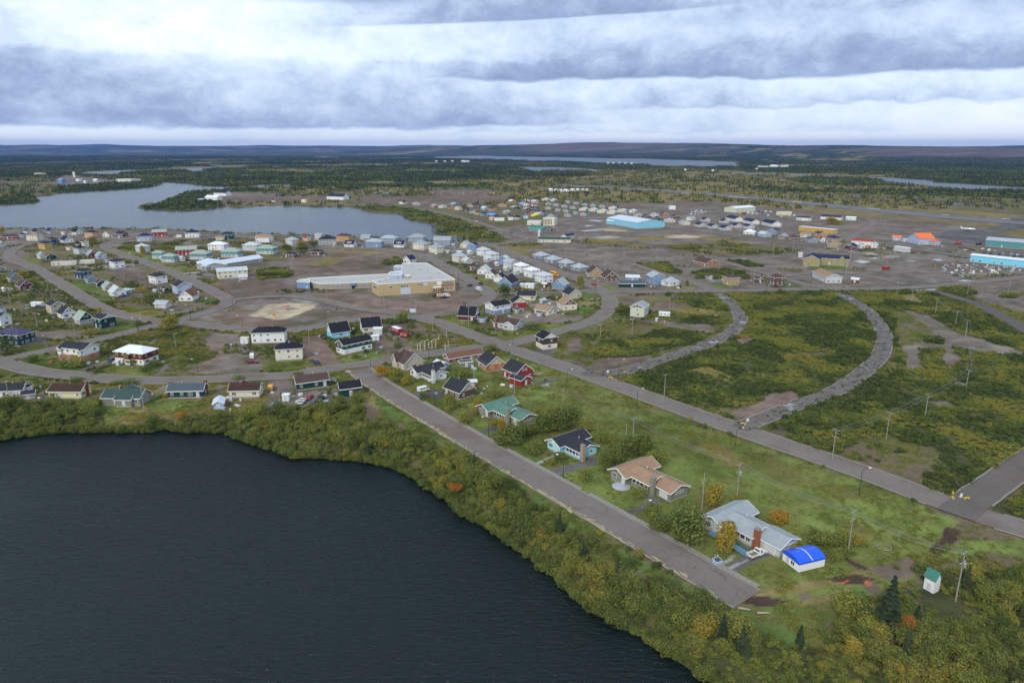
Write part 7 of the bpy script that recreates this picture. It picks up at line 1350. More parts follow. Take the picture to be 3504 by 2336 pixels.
def stem_mesh():
    mb = MB(); rnd = random.Random(3); mb.tube((0, 0, -.05), (0, 0, .4), .022, .016, n=6)
    for k in range(6): a = k*1.05; mb.tube((0, 0, .12+.03*k), (cos(a)*.26, sin(a)*.26, .55+.05*k), .014, .005, n=5)
    return mb.mesh('trunk', BARK)
STEM = stem_mesh()
def spruce_mb(seed, h=1., r=.17, tiers=11, per=9, mb=None, ox=0, oy=0):
    rnd = random.Random(seed); mb = mb or MB()
    for t in range(tiers):
        f = t/tiers; z = h*(.08+.90*f); rr = r*(1-f)**.8*rnd.uniform(.8, 1.15)+.006
        for k in range(per):
            a = 6.28*k/per+rnd.uniform(-.35, .35); l = rr*rnd.uniform(.7, 1.2); dz = h*.055; w = rr*.42+.006
            c, s = cos(a), sin(a); mb.add([(ox, oy, z+dz*.7), (ox+c*l*.6-s*w, oy+s*l*.6+c*w, z-dz*.15), (ox+c*l, oy+s*l, z-dz*.7), (ox+c*l*.6+s*w, oy+s*l*.6-c*w, z-dz*.15)], [(0, 1, 2, 3)])
    return mb
SPR = [spruce_mb(k, 1., .15+.02*k).mesh('crown', NEED) for k in range(3)]
SPTR = (lambda mb: (mb.tube((0, 0, -.02), (0, 0, .9), .014, .004, n=5), mb.mesh('trunk', BARK))[1])(MB())
def patch_mesh(seed, size, n, hmin, hmax, leafy=.25, tiers=4, per=5):
    rnd = random.Random(seed); mb = MB()
    for _ in range(n):
        x, y = rnd.uniform(-size/2, size/2), rnd.uniform(-size/2, size/2); h = rnd.uniform(hmin, hmax)
        if rnd.random() < leafy:
            r = h*.28; 
            for q in range(10): a = rnd.uniform(0, 6.28); e = rnd.uniform(-.2, 1.4); s = r*.62; p = Vector((x+cos(a)*cos(e)*r, y+sin(a)*cos(e)*r, h*.3+sin(e)*r)); u = Vector((rnd.gauss(0, 1), rnd.gauss(0, 1), rnd.gauss(0, 1))).normalized(); v = u.orthogonal().normalized()*s; u = u*s; mb.add([p-u, p-v, p+u, p+v], [(0, 1, 2, 3)], 1)
        else:
            for t in range(tiers):
                f = t/tiers; z = h*(.02+.75*f); rr = h*.17*(1-f*.85); nn = per; o = len(mb.v)
                mb.add([(x+cos(6.28*k/nn+t)*rr*rnd.uniform(.6, 1.2), y+sin(6.28*k/nn+t)*rr*rnd.uniform(.6, 1.2), z+rnd.uniform(-.03, .03)*h) for k in range(nn)]+[(x, y, z+h*.42)], [(k, (k+1) % nn, nn) for k in range(nn)], 0)
    return mb.mesh('tree_patch', [NEED, LEAF])
PAT1 = [patch_mesh(k, 16, 12, 4., 9.5, .45) for k in range(4)]; PAT2 = [patch_mesh(10+k, 38, 36, 4, 9, .34, 3, 4) for k in range(4)]; PAT3 = [patch_mesh(20+k, 90, 90, 6, 11, .12, 2, 4) for k in range(3)]; LEAFY = [patch_mesh(40+k, 9, 9, 2.0, 4.0, 1.) for k in range(3)]
# instanced masses: one object of points each, a geometry-node tree puts a clump on every point
LIB = bpy.data.collections.new('clump_library')
def scatter(name, pts, z, sc, tint, meshes, label, cat=None, seed=1):
    pts = np.asarray(pts); n = len(pts)
    if n == 0: return
    rng = np.random.RandomState(seed); me = bpy.data.meshes.new(name); me.vertices.add(n); me.vertices.foreach_set('co', np.c_[pts[:, 0], pts[:, 1], z].astype(np.float32).ravel())
    def fa(nm, v): a = me.attributes.new(nm, 'FLOAT', 'POINT'); a.data.foreach_set('value', np.asarray(v, dtype=np.float32))
    fa('size', sc); fa('tint', tint); fa('turn', rng.uniform(0, 6.283, n)); ia = me.attributes.new('pick', 'INT', 'POINT'); ia.data.foreach_set('value', rng.randint(0, len(meshes), n).astype(np.int32))
    o = link(name, me); g = bpy.data.node_groups.new(name+'_nodes', 'GeometryNodeTree'); g.interface.new_socket('Geometry', in_out='INPUT', socket_type='NodeSocketGeometry'); g.interface.new_socket('Geometry', in_out='OUTPUT', socket_type='NodeSocketGeometry')
    A = g.nodes.new; l = g.links.new; gi = A('NodeGroupInput'); go = A('NodeGroupOutput'); cd = bpy.data.collections.new(name+'_kinds')
    for k, m in enumerate(meshes): ob = bpy.data.objects.new(f'{m.name}_{k}', m); cd.objects.link(ob)
    ci = A('GeometryNodeCollectionInfo'); ci.inputs['Collection'].default_value = cd; ci.inputs['Separate Children'].default_value = True; ci.inputs['Reset Children'].default_value = True
    ip = A('GeometryNodeInstanceOnPoints'); ip.inputs['Pick Instance'].default_value = True
    def na(nm, t='FLOAT'): q = A('GeometryNodeInputNamedAttribute'); q.data_type = t; q.inputs['Name'].default_value = nm; return q.outputs['Attribute']
    cx = A('ShaderNodeCombineXYZ'); l(na('turn'), cx.inputs[2]); l(gi.outputs[0], ip.inputs['Points']); l(ci.outputs[0], ip.inputs['Instance']); l(na('pick', 'INT'), ip.inputs['Instance Index']); l(cx.outputs[0], ip.inputs['Rotation']); l(na('size'), ip.inputs['Scale']); l(ip.outputs[0], go.inputs[0])
    md = o.modifiers.new('scatter', 'NODES'); md.node_group = g; tag(o, label, cat, kind='stuff'); return o
def hgt(px, py): h, d = lakesd(px, py); return h+hills(px, py), d
FP = np.array(FOOT)
def clear_of_houses(x, y, pad=0.):
    ok = np.ones(len(x), bool)
    for fx, fy, fr in FOOT: ok &= (x-fx)**2+(y-fy)**2 > (fr+pad)**2
    return ok
rng = np.random.RandomState(11)
def thin(x, y, r):
    """keep points at least ~r apart"""
    cell = {}; keep = []
    for i in range(len(x)):
        k = (int(x[i]//r), int(y[i]//r)); bad = False
        for a in (-1, 0, 1):
            for b in (-1, 0, 1):
                for j in cell.get((k[0]+a, k[1]+b), ()):
                    if (x[i]-x[j])**2+(y[i]-y[j])**2 < r*r: bad = True; break
                if bad: break
            if bad: break
        if not bad: cell.setdefault(k, []).append(i); keep.append(i)
    return np.array(keep, int)
# the thicket between the dark lake, the lakeside street and the lower right corner
n = 42000; x = rng.uniform(-330, 190, n); y = rng.uniform(60, 330, n); ok = np.abs(x) < y*.80+18; x, y = x[ok], y[ok]
c = classify(x, y, True); h, d = hgt(x, y); ok = (c == CL['belt']) & (d > .1) & (roaddist(x, y) > 3.5); x, y, d, h = x[ok], y[ok], d[ok], h[ok]; hx, hy = at('G', 1620, 850); ok = clear_of_houses(x, y, .5) & ((x-hx)**2+(y-hy+3.5)**2 > 42); x, y, d, h = x[ok], y[ok], d[ok], h[ok]
k = thin(x, y, 1.75); x, y, d, h = x[k], y[k], d[k], h[k]
dens = vnoise(x, y, 16., 51, 3); ok = (dens > .12); x, y, d, h, dens = x[ok], y[ok], d[ok], h[ok], dens[ok]
tint = np.clip(.36+.44*(vnoise(x, y, 13., 52, 2)-.5)+rng.normal(0, .08, len(x))+np.where(rng.rand(len(x)) < .035, .22, 0), .08, .72); tint = np.where(rng.rand(len(x)) < .004, .98, tint)
size = np.clip(3.6+2.4*(vnoise(x, y, 14., 53, 2)-.5)*2+rng.normal(0, .9, len(x)), 1.8, 6.6); size = np.where(d < 3, np.minimum(size, 4.2), size)
right = (x > 40) & (y < 200)
size = np.where((x > 40) & (y < 200), size*.78, size); spruce = ((rng.rand(len(x)) < .045) & right) | ((rng.rand(len(x)) < .035) & (y < 230) & ~right)

sx_, sy_ = [], []                                                  # bushes leaning over the water all along the shore
for i in range(len(near_lake)-5):
    a, b_ = np.array(near_lake[i]), np.array(near_lake[i+1]); L = np.hypot(*(b_-a)); t_ = (b_-a)/max(L, 1e-6); nn = np.array([-t_[1], t_[0]])
    if L > 200: continue
    for q in np.arange(0, L, 1.5):
        p_ = a+t_*q+nn*rng.uniform(-.1, 1.2)
        if abs(p_[0]) < p_[1]*.85+15 and p_[1] > 55: sx_.append(p_[0]); sy_.append(p_[1])
sx_, sy_ = np.array(sx_), np.array(sy_); sh_, sd_ = hgt(sx_, sy_); n_s = len(sx_)
x, y, d, h = np.r_[x, sx_], np.r_[y, sy_], np.r_[d, sd_], np.r_[h, np.maximum(sh_, ZN)]; size = np.r_[size, rng.uniform(2.0, 4.2, n_s)]; tint = np.r_[tint, np.clip(rng.normal(.30, .10, n_s), .05, .7)]; spruce = np.r_[spruce, np.zeros(n_s, bool)]
order = np.argsort(np.hypot(x, y)/size); ind = order[~spruce[order]][:250]; spi = order[spruce[order]][:50]
def bush(x, y, z, size, tint, mesh, name='shrub', hs=1.):
    o = link(name, None, loc=(x, y, z-.1), rz=random.uniform(0, 6.28)); o['tint'] = float(tint); c = link('crown', mesh, o, scale=(size*random.uniform(.85, 1.2), size*random.uniform(.85, 1.2), size*random.uniform(.7, 1.1))); c['tint'] = float(tint); s = link('stem', STEM, o, scale=(size, size, size*hs)); return o
for i in ind: tag(bush(x[i], y[i], h[i], size[i], tint[i], random.choice(SHR)), f"{'dark green' if tint[i] < .24 else ('olive green' if tint[i] < .38 else ('yellowish green' if tint[i] < .6 else ('golden yellow' if tint[i] < .85 else 'rust orange')))} shrub {'at the very edge of the dark lake' if d[i] < 4 else ('in the thicket of the lower right corner' if x[i] > 40 and y[i] < 200 else ('in the thicket between lake and lakeside street' if x[i] > -70 else 'in the thicket below the row of lake bungalows'))}", 'shrub', 'shrubs of the lakeside thicket')
for i in spi:
    hh = random.uniform(3.6, 7.2); o = link('spruce_tree', None, loc=(x[i], y[i], h[i]-.1), rz=random.uniform(0, 6)); c_ = link('crown', random.choice(SPR), o, scale=(hh*1.15, hh*1.15, hh)); c_['tint'] = random.uniform(.1, .8); link('trunk', SPTR, o, scale=(hh, hh, hh)); tag(o, 'small dark spruce rising out of the thicket around the lake', 'spruce', 'spruces in the thicket')
rest = np.setdiff1d(np.arange(len(x)), np.r_[ind, spi]); rs = rest[~spruce[rest]]; rp = rest[spruce[rest]]
scatter('shrub_thicket', np.c_[x[rs], y[rs]], h[rs]-.1, size[rs], tint[rs], SHR, 'dense green and yellow thicket of shrubs along the dark lake', 'thicket'); 
if len(rp): scatter('spruce_scatter', np.c_[x[rp], y[rp]], h[rp]-.1, rng.uniform(4.5, 8, len(rp)), rng.uniform(.1, .8, len(rp)), SPR, 'scattered small dark spruces between the shrubs', 'spruces')

ux, uy = rng.uniform(-300, 190, 60000), rng.uniform(60, 320, 60000); ok = np.abs(ux) < uy*.80+12; ux, uy = ux[ok], uy[ok]; uc = classify(ux, uy, True); uh, ud = hgt(ux, uy)
ok = (uc == CL['belt']) & (ud > .2) & (roaddist(ux, uy) > 2) & ((ux-hx)**2+(uy-hy+3.5)**2 > 20); ux, uy, uh = ux[ok][:12000], uy[ok][:12000], uh[ok][:12000]
scatter('undergrowth', np.c_[ux, uy], uh-.1, rng.uniform(1.0, 2.4, len(ux)), np.clip(.34+.5*(vnoise(ux, uy, 9., 58, 3)-.5)+rng.normal(0, .07, len(ux)), .05, .66), LOWS, 'fine undergrowth filling the thicket between the taller shrubs', 'undergrowth', 12)
# low willow scrub over the abandoned fields, sparse on the tundra lots
n = 300000; t = rng.uniform(-.84, .84, n); y = np.sqrt(rng.uniform(90**2, 760**2, n)); x = t*y; c = classify(x, y, True)
f = vnoise(x, y, 11., 61, 3); p = np.zeros(n); g2 = vnoise(x, y, 30., 62, 3)
p[c == CL['scrub']] = (np.clip((f[c == CL['scrub']]-.16)*4, .2, .95)); p[c == CL['tundra']] = np.clip((f[c == CL['tundra']]*.5+g2[c == CL['tundra']]*.5-.47)*3.2, 0, .55); p[c == CL['dry']] = np.clip((g2[c == CL['dry']]-.60)*2.5, 0, .28); p[c == CL['gravel']] = np.clip((g2[c == CL['gravel']]-.66)*2.5, 0, .2); p[c == CL['brown']] = np.clip((g2[c == CL['brown']]-.62)*2., 0, .2)
ok = rng.rand(n) < p; x, y, c, f = x[ok], y[ok], c[ok], f[ok]; h, d = hgt(x, y); ok = (d > 1.5) & (roaddist(x, y) > .9) & clear_of_houses(x, y, .3); x, y, h, c, f = x[ok], y[ok], h[ok], c[ok], f[ok]
k = thin(x, y, 1.45)[:40000]; x, y, h, c, f = x[k], y[k], h[k], c[k], f[k]; tn = vnoise(x, y, 15., 63, 4)
tint = np.clip(.25+np.clip((tn-.50)*1.7, -.13, .32)+rng.normal(0, .05, len(x)), .05, .54); size = np.clip(2.5+1.3*(f-.4)*2+rng.normal(0, .5, len(x)), 1.1, 4.2); size[c != CL['scrub']] *= .72; tint[c != CL['scrub']] += .06
scatter('willow_scrub', np.c_[x, y], h-.12, size, tint, LOWS, 'low dark willow scrub with yellow patches covering the abandoned lots', 'scrub', 3); print('scrub', len(x))
# tufts in the lawns and rough grass of the near side
def tuft(seed):
    rnd = random.Random(seed); mb = MB()
    for _ in range(46):
        a, r = rnd.uniform(0, 6.28), rnd.uniform(0, 1)**.6*.6; p = Vector((cos(a)*r, sin(a)*r, 0)); u = Vector((rnd.gauss(0, 1), rnd.gauss(0, 1), 0)).normalized()*rnd.uniform(.03, .09); w = Vector((rnd.gauss(0, .05), rnd.gauss(0, .05), rnd.uniform(.08, .26)))
        mb.add([p-u, p+u, p+u*.4+w, p-u*.4+w], [(0, 1, 2, 3)])
    return mb.mesh('tuft', LEAF)
n = 160000; t = rng.uniform(-.84, .84, n); y = np.sqrt(rng.uniform(80**2, 420**2, n)); x = t*y; c = classify(x, y, True); g3 = vnoise(x, y, 5., 66, 3)
ok = np.isin(c, [CL['lawn'], CL['brightlawn'], CL['dry'], CL['tundra']]) & (rng.rand(n) < np.clip((g3-.38)*4, .08, 1)); x, y, c = x[ok], y[ok], c[ok]; ok = (roaddist(x, y) > .6) & clear_of_houses(x, y, -1.5); x, y, c = x[ok][:45000], y[ok][:45000], c[ok][:45000]; h, d = hgt(x, y); ok = d > 1; x, y, c, h = x[ok], y[ok], c[ok], h[ok]
scatter('grass_tufts', np.c_[x, y], h-.2, np.where(c == CL['lawn'], 1.0, 1.3)*rng.uniform(.7, 1.5, len(x)), np.clip(np.where(c == CL['dry'], .55, .36)+.3*(vnoise(x, y, 12., 67, 3)-.5)+rng.normal(0, .05, len(x)), .1, .66), [tuft(k) for k in range(4)], 'uneven grass tufts in the lawns and rough ground', 'grass', 9); print('tufts', len(x))
# growth in the broken streets
bx, by = [], []
for nm, w, sf, P, kb in ROADS:
    if sf != 'broken': continue
    for q in P:
        for _ in range(3):
            if rng.rand() < .33: bx.append(q[0]+rng.normal(0, 1.9)); by.append(q[1]+rng.normal(0, 1.9))
scatter('street_weeds', np.c_[bx, by], np.full(len(bx), .1), rng.uniform(.5, 1.5, len(bx)), rng.uniform(.02, .2, len(bx)), LOWS, 'small dark weeds growing in the cracks of the abandoned streets', 'weeds', 5)
# strip of shrubs round the bay
n = 60000; t = rng.uniform(-.84, .84, n); y = rng.uniform(560, 1500, n); x = t*y; h, d = hgt(x, y); u = poly('L', [(150,500),(440,505),(640,545),(800,585),(950,640),(1060,680),(1150,715),(1120,745),(900,755),(840,740),(700,720),(640,655),(640,620),(440,580),(420,550),(200,545)])
ok = (d > 1) & (((d < 9) & (rng.rand(n) < .55)) | inpoly(x, y, u)) & (roaddist(x, y) > 3) & clear_of_houses(x, y, 1); x, y, h, d = x[ok], y[ok], h[ok], d[ok]; k = thin(x, y, 4.2); x, y, h = x[k], y[k], h[k]
scatter('bay_shrubs', np.c_[x, y], h-.1, rng.uniform(.5, 1.15, len(x)), np.clip(.28+.5*(vnoise(x, y, 30., 64, 2)-.5)+rng.normal(0, .06, len(x)), .05, .7), LEAFY, 'green and yellow shrubs growing along the bay shore', 'shrubs', 6); print('bay', len(x))
# far spruce forest, in stands
def forest(name, ymin, ymax, n, r, meshes, label, seed, smin=.85, smax=1.25, pad=0, extra=None):
    rg = np.random.RandomState(seed); y = np.sqrt(rg.uniform(ymin**2, ymax**2, n)); x = rg.uniform(-.86, .86, n)*y; c = classify(x, y, True); h, d = hgt(x, y); dn = vnoise(x, y, r*14., seed, 4)
    ok = ((c == CL['forest']) & (dn > .27) | ((c == CL['dry']) | (c == CL['tundra'])) & (y > 1150) & (rg.rand(n) < .11)) & (d > pad) & (roaddist(x, y) > 12) & clear_of_houses(x, y, 10)
    hz_ = hills(x, y); ok &= ~((hz_ > 30) & (vnoise(x, y, 1100., 45, 5, .6) > .47) & (np.degrees(np.arctan2(x, y)) > 0)); x, y, h, c = x[ok], y[ok], h[ok], c[ok]; k = thin(x, y, r); x, y, h, c = x[k], y[k], h[k], c[k]
    ti = np.clip(.25+.5*(vnoise(x, y, r*9, seed+1, 3)-.5)+np.where(c != CL['forest'], .25, 0), .02, .75); scatter(name, np.c_[x, y], h-.15, rg.uniform(smin, smax, len(x)), ti, meshes, label, 'forest', seed); print(name, len(x))
forest('near_forest', 880, 1900, 42000, 14., PAT1, 'sparse spruce forest beyond the bay and the runway', 71, pad=5, smin=.55, smax=.95)
forest('middle_forest', 1900, 3600, 26000, 33., PAT2, 'dark spruce forest in the middle distance', 72, pad=16)
forest('distant_forest', 3600, 9500, 16000, 80., PAT3, 'distant spruce forest towards the hills', 73, pad=45)
# trees and garden shrubs that stand on their own
def tree(v, xc, yb, wpx, hpx, tint, label, kind='shrub', group=None, z=0.):
    x, y = at(v, xc, yb); d = hypot(hypot(x, y), CAMZ); s = 1/VW[v][2]/FPX*d; w = wpx*s*1.12; hh = hpx*s*1.02; el = atan2(CAMZ, hypot(x, y)); hh = max(hh/cos(el)-w*.30*tan(el)*0-.35*w*sin(el), hh*.7)
    if kind == 'spruce':
        o = link('spruce_tree', None, loc=(x, y, z), rz=1.); c = link('crown', SPR[1], o, scale=(hh*1.3, hh*1.3, hh)); c['tint'] = .2; link('trunk', SPTR, o, scale=(hh, hh, hh)); return tag(o, label, 'spruce', group)
    dd = w/2*.8; y += dd*.6; x += dd*.6*x/max(y, 1)
    me = random.choice(SHR if kind == 'shrub' else (TREE if kind == 'tree' else TALL)); mh = {'shrub': .85, 'tree': 1.02, 'tall': 1.12}[kind]; mw = .95 if kind != 'tall' else .62
    o = link('shrub' if kind == 'shrub' else 'small_tree', None, loc=(x, y, z-.05), rz=random.uniform(0, 6)); c = link('crown', me, o, scale=(w/mw, w/mw, hh/mh)); c['tint'] = tint; link('stem' if kind == 'shrub' else 'trunk', STEM, o, scale=(w, w, hh)); return tag(o, label, 'shrub' if kind == 'shrub' else 'tree', group)
for a in [('E',140,332,118,112,.86,'round bright orange tree on the corner lawn','tree'),('E',250,372,110,130,.50,'yellow green tree right of the orange tree','tree'),('E',335,398,90,100,.62,'yellowish tree before the white ranch bungalow','tree'),
 ('E',480,505,92,70,.22,'low green bush beside the white van','shrub'),('E',678,600,96,150,.50,'upright yellow green tree below the brown and beige house','tall'),('E',905,600,62,110,.70,'yellow orange tree at the left of the green roofed bungalow','tall'),('E',805,705,130,110,.50,'rounded olive yellow shrub left of the green roofed bungalow','shrub'),('E',870,640,60,60,.5,'small yellowish shrub against the green roofed bungalow','shrub'),
 ('E',1032,718,66,80,.60,'brownish yellow round bush at the door of the green roofed bungalow','shrub'),('E',1095,790,66,140,.72,'orange yellow tree below the green roofed bungalow chimney','tall'),('E',1100,885,140,150,.28,'left of three big green shrubs before the shrub wall','tree'),('E',1190,885,170,190,.26,'largest big green shrub between olive and turquoise bungalows','tree'),('E',1300,800,150,110,.30,'right of the big green shrubs below the tree group','tree'),
 ('E',1430,790,160,190,.26,'green tree at the left of the dense group on the lawn','tree'),('E',1540,780,190,230,.24,'tall green tree in the middle of the dense group on the lawn','tree'),('E',1650,740,160,200,.28,'green tree at the right of the dense group on the lawn','tree'),('E',1480,680,110,130,.50,'yellow green tree behind the dense group on the lawn','tree'),('E',1390,650,70,90,.62,'small yellow tree above the three garage windows','tree'),('E',1780,765,130,110,.52,'yellowish tree behind the turquoise bungalow','tree'),
 ('E',1365,955,110,100,.36,'dark round bush on the lawn left of the turquoise bungalow','shrub'),('E',1575,1000,90,90,.35,'bush at the front of the turquoise bungalow','shrub'),('E',1505,1040,80,70,.52,'round yellow green bush by the path to the turquoise bungalow','shrub'),('E',1920,860,150,110,.42,'olive shrub right of the turquoise bungalow roof','shrub'),('E',2010,880,120,90,.45,'yellowish shrub farther right of the turquoise bungalow','shrub'),
 ('E',1925,1100,110,210,.30,'slim green tree before the tan roofed bungalow','tree'),('E',2010,1030,150,190,.34,'green tree behind the slim tree','tree'),('E',2120,980,160,200,.26,'tall green tree left behind the tan roof','tree'),('E',2220,960,160,180,.24,'dense dark green tree behind the tan roof','tree'),('F',340,215,170,140,.46,'yellowish green tree touching the tan roof','tree'),('F',200,150,150,190,.28,'dark green tree behind the tan roofed bungalow','tree'),
 ('E',1770,1170,140,130,.48,'olive yellow shrub on the lawn left of the tan bungalow','shrub'),('E',2215,1310,120,80,.44,'round bush beside the round white steps','shrub'),('F',295,610,150,130,.42,'yellowish bush by the street lamp left of the blue grey bungalow','shrub'),('F',340,760,110,140,.26,'green bush nearest the pavement left of the blue grey bungalow','shrub'),('F',430,720,170,150,.28,'broad green shrub left of the tall one','shrub'),('F',590,870,260,290,.26,'largest green shrub left of the blue grey bungalow','tree'),('F',500,760,160,170,.30,'green shrub behind the largest one','tree'),
 ('F',885,950,150,270,.72,'bright yellow orange tree before the blue grey bungalow','tall'),('F',795,555,130,180,.68,'yellow tree beside the bare leaning pole','tall'),('F',1322,690,150,120,.84,'round orange yellow tree on the lawn behind the chimney','tree'),('F',1410,890,180,110,.50,'olive hedge against the garage end of the blue grey bungalow','shrub'),
 ('F',1640,860,150,140,.30,'green bush in the group behind the tent, leftmost','shrub'),('F',1720,890,170,170,.38,'yellow green bush in the group behind the tent','shrub'),('F',1810,880,150,150,.46,'yellowish bush left of the dark pole','shrub'),('F',1850,960,130,110,.40,'low green bush at the foot of the dark pole','shrub'),('F',1935,870,100,110,.66,'orange tinged bush right of the dark pole','shrub'),('F',1760,990,110,90,.42,'low bush right of the blue tent','shrub'),
 ('F',1010,500,110,50,.60,'low reddish brush at the foot of the transformer pole','shrub'),('E',1040,500,120,90,.44,'yellow green bush above the green roofed bungalow','shrub'),('E',800,330,120,80,.40,'grey green bush behind the white ranch bungalow','shrub'),('E',935,368,60,45,.56,'small yellow bush on the lawn left of the red house','shrub'),('E',1000,120,110,60,.36,'dark bushy tree behind the orange house','tree'),
 ('B',1705,745,90,120,.16,'dense dark green tree at the school street corner','tree'),('B',2315,680,60,110,.55,'yellow green tree by the blue gabled house','tall'),('B',880,960,100,110,.45,'yellow green tree at the edge of the triangular lot','tree'),('B',800,965,70,40,.2,'low dark bush left of that yellow green tree','shrub'),('B',950,995,90,55,.25,'round bush at the tip of the triangular lot','shrub'),
 ('B',75,350,80,70,.72,'orange topped tree left of the dark roofed duplex','tree'),('B',80,385,100,70,.22,'dark green tree below the orange one','tree'),('B',165,345,70,60,.25,'green tree right of the orange one','tree'),('B',55,295,35,35,.2,'small dark tree near the bay above the duplex','tree'),('B',845,1150,80,60,.25,'green bush below the red wagon','shrub'),('B',600,1195,50,40,.05,'dark round bush at the white long house','shrub'),('B',503,1235,70,60,.4,'bare brownish bush before the long white house','shrub'),('B',1960,1015,0+90,70,.3,'round green bush before the chimney bungalow','shrub'),('B',1895,1010,70,60,.3,'left green bush beside the chimney bungalow','shrub'),('B',1700,1050,50,35,.3,'low bush before the brick chimney','shrub'),('B',1530,1030,45,35,.35,'small bush on the corner lawn','shrub'),
 ('B',530,1590,110,80,.45,'yellow green bush before the white garage','shrub'),('B',50,1370,80,40,.4,'bush behind the dark green bungalow with brown roof','shrub'),
 ('A',1362,1015,145,120,.60,'big golden green tree at the street junction','tree'),('A',1115,970,62,50,.28,'round green bush on the lawn tip at the junction','shrub'),('A',1150,408,36,70,.74,'slim yellow tree before the pale grey house','tall'),('A',1097,492,32,45,.32,'small green tree by the street bend','tree'),('A',195,595,62,62,.68,'orange yellow tree behind the grey green gabled house','tree'),('A',15,235,36,50,.72,'orange tree at the upper left edge','tree'),('A',740,320,60,60,.55,'yellow green tree in the west quarter','tree'),
 ('A',245,1268,110,60,.24,'round bush on the tip lawn of the orange and white house','shrub'),('A',505,1315,70,50,.32,'left bush before the orange and white house','shrub'),('A',605,1325,120,75,.42,'right larger bush before the orange and white house','shrub'),('A',60,1220,150,120,.10,'dark green bushes below the large dark green house','shrub'),('A',715,1045,130,55,.48,'yellowish bush before the dark green two storey house','shrub'),('A',803,870,46,36,.75,'small orange bush behind the dark green two storey house','shrub'),
 ('A',795,1355,70,45,.25,'left bush along the front of the white roofed house','shrub'),('A',1250,1320,100,80,.2,'dark bush at the right corner of the white roofed house','shrub'),('A',1180,1350,110,50,.25,'low bush right before the white roofed house','shrub'),('A',1095,1290,60,60,.4,'climbing bush against the front of the white roofed house','shrub'),('A',1120,710,66,50,.66,'yellow bush in the yard behind the white cottage','shrub'),('A',2310,365,70,50,.2,'dark green tree at the end of the loop street','tree'),
 ('I',275,385,66,50,.24,'round dark bush right of the leftmost white bungalow','shrub'),('I',640,365,90,36,.3,'bush behind the yellow bungalow','shrub'),('I',1070,400,110,60,.3,'bush behind the grey green bungalow','shrub'),('I',965,388,80,30,.4,'low bush at the street behind the green roof','shrub'),('I',1940,352,90,36,.35,'bush behind the cream bungalow','shrub'),
 ('C',665,735,56,50,.12,'dark bush at the junction kerb above the pale green house','shrub'),('C',1565,720,60,50,.15,'dark bush at the top of the scrub crescent','shrub'),('C',823,655,24,50,.35,'slim small tree beside the white hipped house','tall'),('C',310,860,50,40,.3,'bush beside the pale green abandoned house','shrub'),('D',800,395,80,60,.72,'golden tree group before the white buildings by the runway','tree'),('D',850,400,60,40,.6,'yellow green trees beside the golden group','tree'),
 ('G',1250,1110,150,370,.2,'tall dark spruce standing above the grass edge','spruce'),('G',1480,1120,80,170,.2,'smaller spruce right of the tall dark spruce','spruce'),('G',930,1050,210,170,.46,'yellow green bush at the edge of the bright grass','tree'),('G',1110,1200,170,140,.54,'yellow bush below the first edge bush','tree'),('G',1400,1170,90,120,.98,'rust red bush near the smaller spruce','shrub'),('G',960,1400,110,160,.66,'bright yellow tree in the lower thicket','tall'),('G',1180,1260,130,120,.60,'yellow green bush right of the yellow bush','tree'),
 ('E',735,1250,120,90,.98,'rust orange bush in the thicket above the water','shrub'),('E',2190,1780,90,80,.6,'yellow bush in the thicket at the street end','shrub')]: tree(*a)
# odds and ends lying in the yards of the town
cm = [wallm(c) for c in ('white', 'ltgrey', 'ltblue', 'rust', 'brown', 'cream', 'bluegrey')]; cb = MB(); rnd = random.Random(8)
for l, X, Y, L, W in HOUSES:
    if hypot(X, Y) > 950 or hypot(X, Y) < 200 or L > 30: continue
    for _ in range(rnd.choice((1, 2, 3, 4))):
        a = rnd.uniform(0, 6.28); r = max(L, W)*.5+rnd.uniform(2.5, 8); px_, py_c = X+cos(a)*r, Y+sin(a)*r
        if roaddist(np.array([px_]), np.array([py_c]))[0] < 1.5: continue
        s = rnd.uniform(.25, .9); M = Matrix.Translation((px_, py_c, -.1)) @ Matrix.Rotation(rnd.uniform(0, 3), 4, 'Z'); cb.box(-s*rnd.uniform(.5, 2.2), s, -s*.6, s*.6, 0, rnd.uniform(.3, 1.1), mi=rnd.randrange(7), M=M)
tag(cb.build('yard_clutter', cm), 'small pale boxes, planks and gear lying about in the yards', 'clutter', kind='stuff')
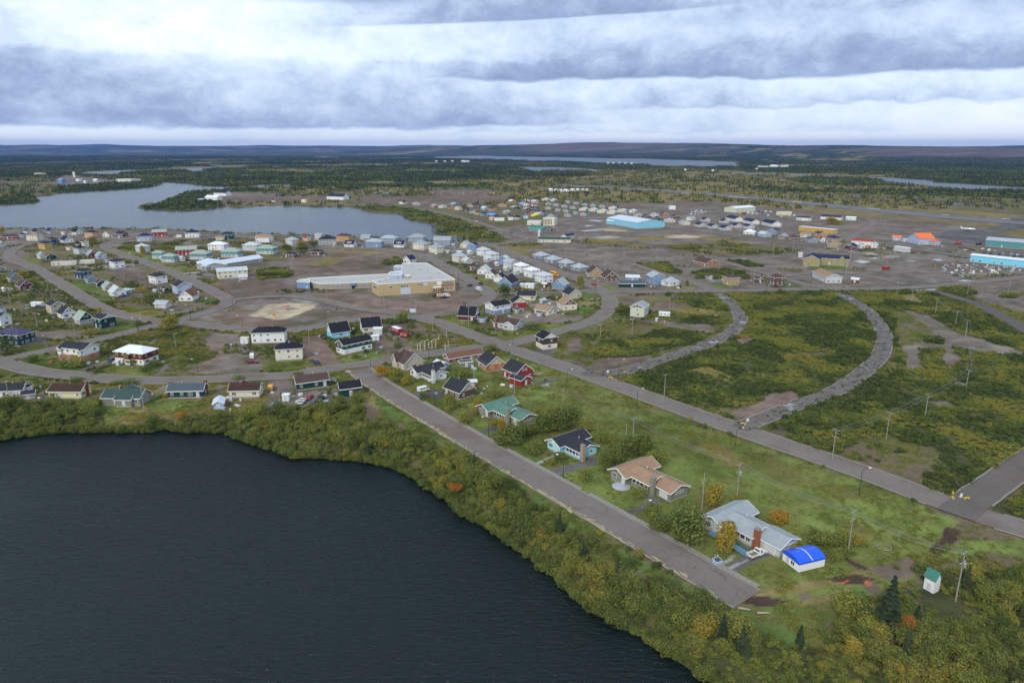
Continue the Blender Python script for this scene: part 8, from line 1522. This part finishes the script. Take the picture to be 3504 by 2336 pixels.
# one person walking on the gravel beside the broken street
x, y = at('C', 1050, 1010); vs = [(0, 0, .95), (0, 0, 1.2), (0, 0, 1.42), (0, 0, 1.52), (.02, 0, 1.66), (0, .11, .9), (.12, .12, .5), (.05, .12, .07), (.2, .12, .03), (0, -.11, .9), (-.02, -.12, .5), (-.22, -.12, .1), (-.1, -.12, .04), (0, .2, 1.4), (-.1, .26, 1.12), (.02, .25, .88), (0, -.2, 1.4), (.08, -.26, 1.12), (.2, -.24, .9)]
es = [(0, 1), (1, 2), (2, 3), (3, 4), (0, 5), (5, 6), (6, 7), (7, 8), (0, 9), (9, 10), (10, 11), (11, 12), (2, 13), (13, 14), (14, 15), (2, 16), (16, 17), (17, 18)]; rd = [.15, .14, .15, .06, .11, .10, .07, .05, .04, .10, .07, .05, .04, .07, .05, .035, .07, .05, .035]
me = bpy.data.meshes.new('person'); me.from_pydata(vs, es, []); me.materials.append(pbr('dark_clothes', (.07, .035, .04), .9)); o = link('person', me, loc=(x, y, 0)); md = o.modifiers.new('skin', 'SKIN')
for i, r_ in enumerate(rd): me.skin_vertices[0].data[i].radius = (r_, r_)
me.skin_vertices[0].data[0].use_root = True; o.modifiers.new('smooth', 'SUBSURF').levels = 1; tag(o, 'person in dark clothes walking on the gravel beside the overgrown street', 'person')
# ------------------------------------------------------------------ pole and lamp labels tell what they stand beside
from collections import defaultdict
seen = defaultdict(int)
anch = [(l, X, Y) for l, X, Y, L, W in HOUSES if not any(w in l for w in ('packed', 'forest before', 'tiny', 'camp', 'in the block'))]
def place(o, noun, used):
    ox, oy = o.location.x, o.location.y; best = sorted(anch, key=lambda a: (a[1]-ox)**2+(a[2]-oy)**2)[:7]
    for l, X, Y in best:
        u0, v0 = proj(ox, oy); u1, v1 = proj(X, Y); rel = 'behind' if abs(v1-v0)*1.6 > abs(u1-u0) and v0 < v1 else ('before' if abs(v1-v0)*1.6 > abs(u1-u0) else ('left of' if u0 < u1 else 'right of'))
        s = ' '.join(l.split()); s = s.replace('leftmost of', '')
        cutw = s.split()
        for stop in ('with', 'beside', 'behind', 'in', 'by', 'on', 'standing', 'at', 'next', 'near', 'between', 'below', 'right', 'left', 'before', 'of', 'and', 'first', 'second', 'rising', 'directly'):
            if stop in cutw[4:]: cutw = cutw[:cutw.index(stop, 4)]; break
        t = f"{noun} {rel} the {' '.join(cutw[:11])}"
        if t not in used and len(t.split()) <= 16: used.add(t); return t
    return None
used = set()
for o in list(COL.objects):
    if o.name.startswith('utility_pole') and o.get('label', '').startswith('bare grey'):
        t = place(o, 'utility pole', used)
        if t: o['label'] = t
    if o.name.startswith('street_lamp') and o.get('label', '').startswith('slim dark'):
        t = place(o, 'street lamp', used)
        if t: o['label'] = t
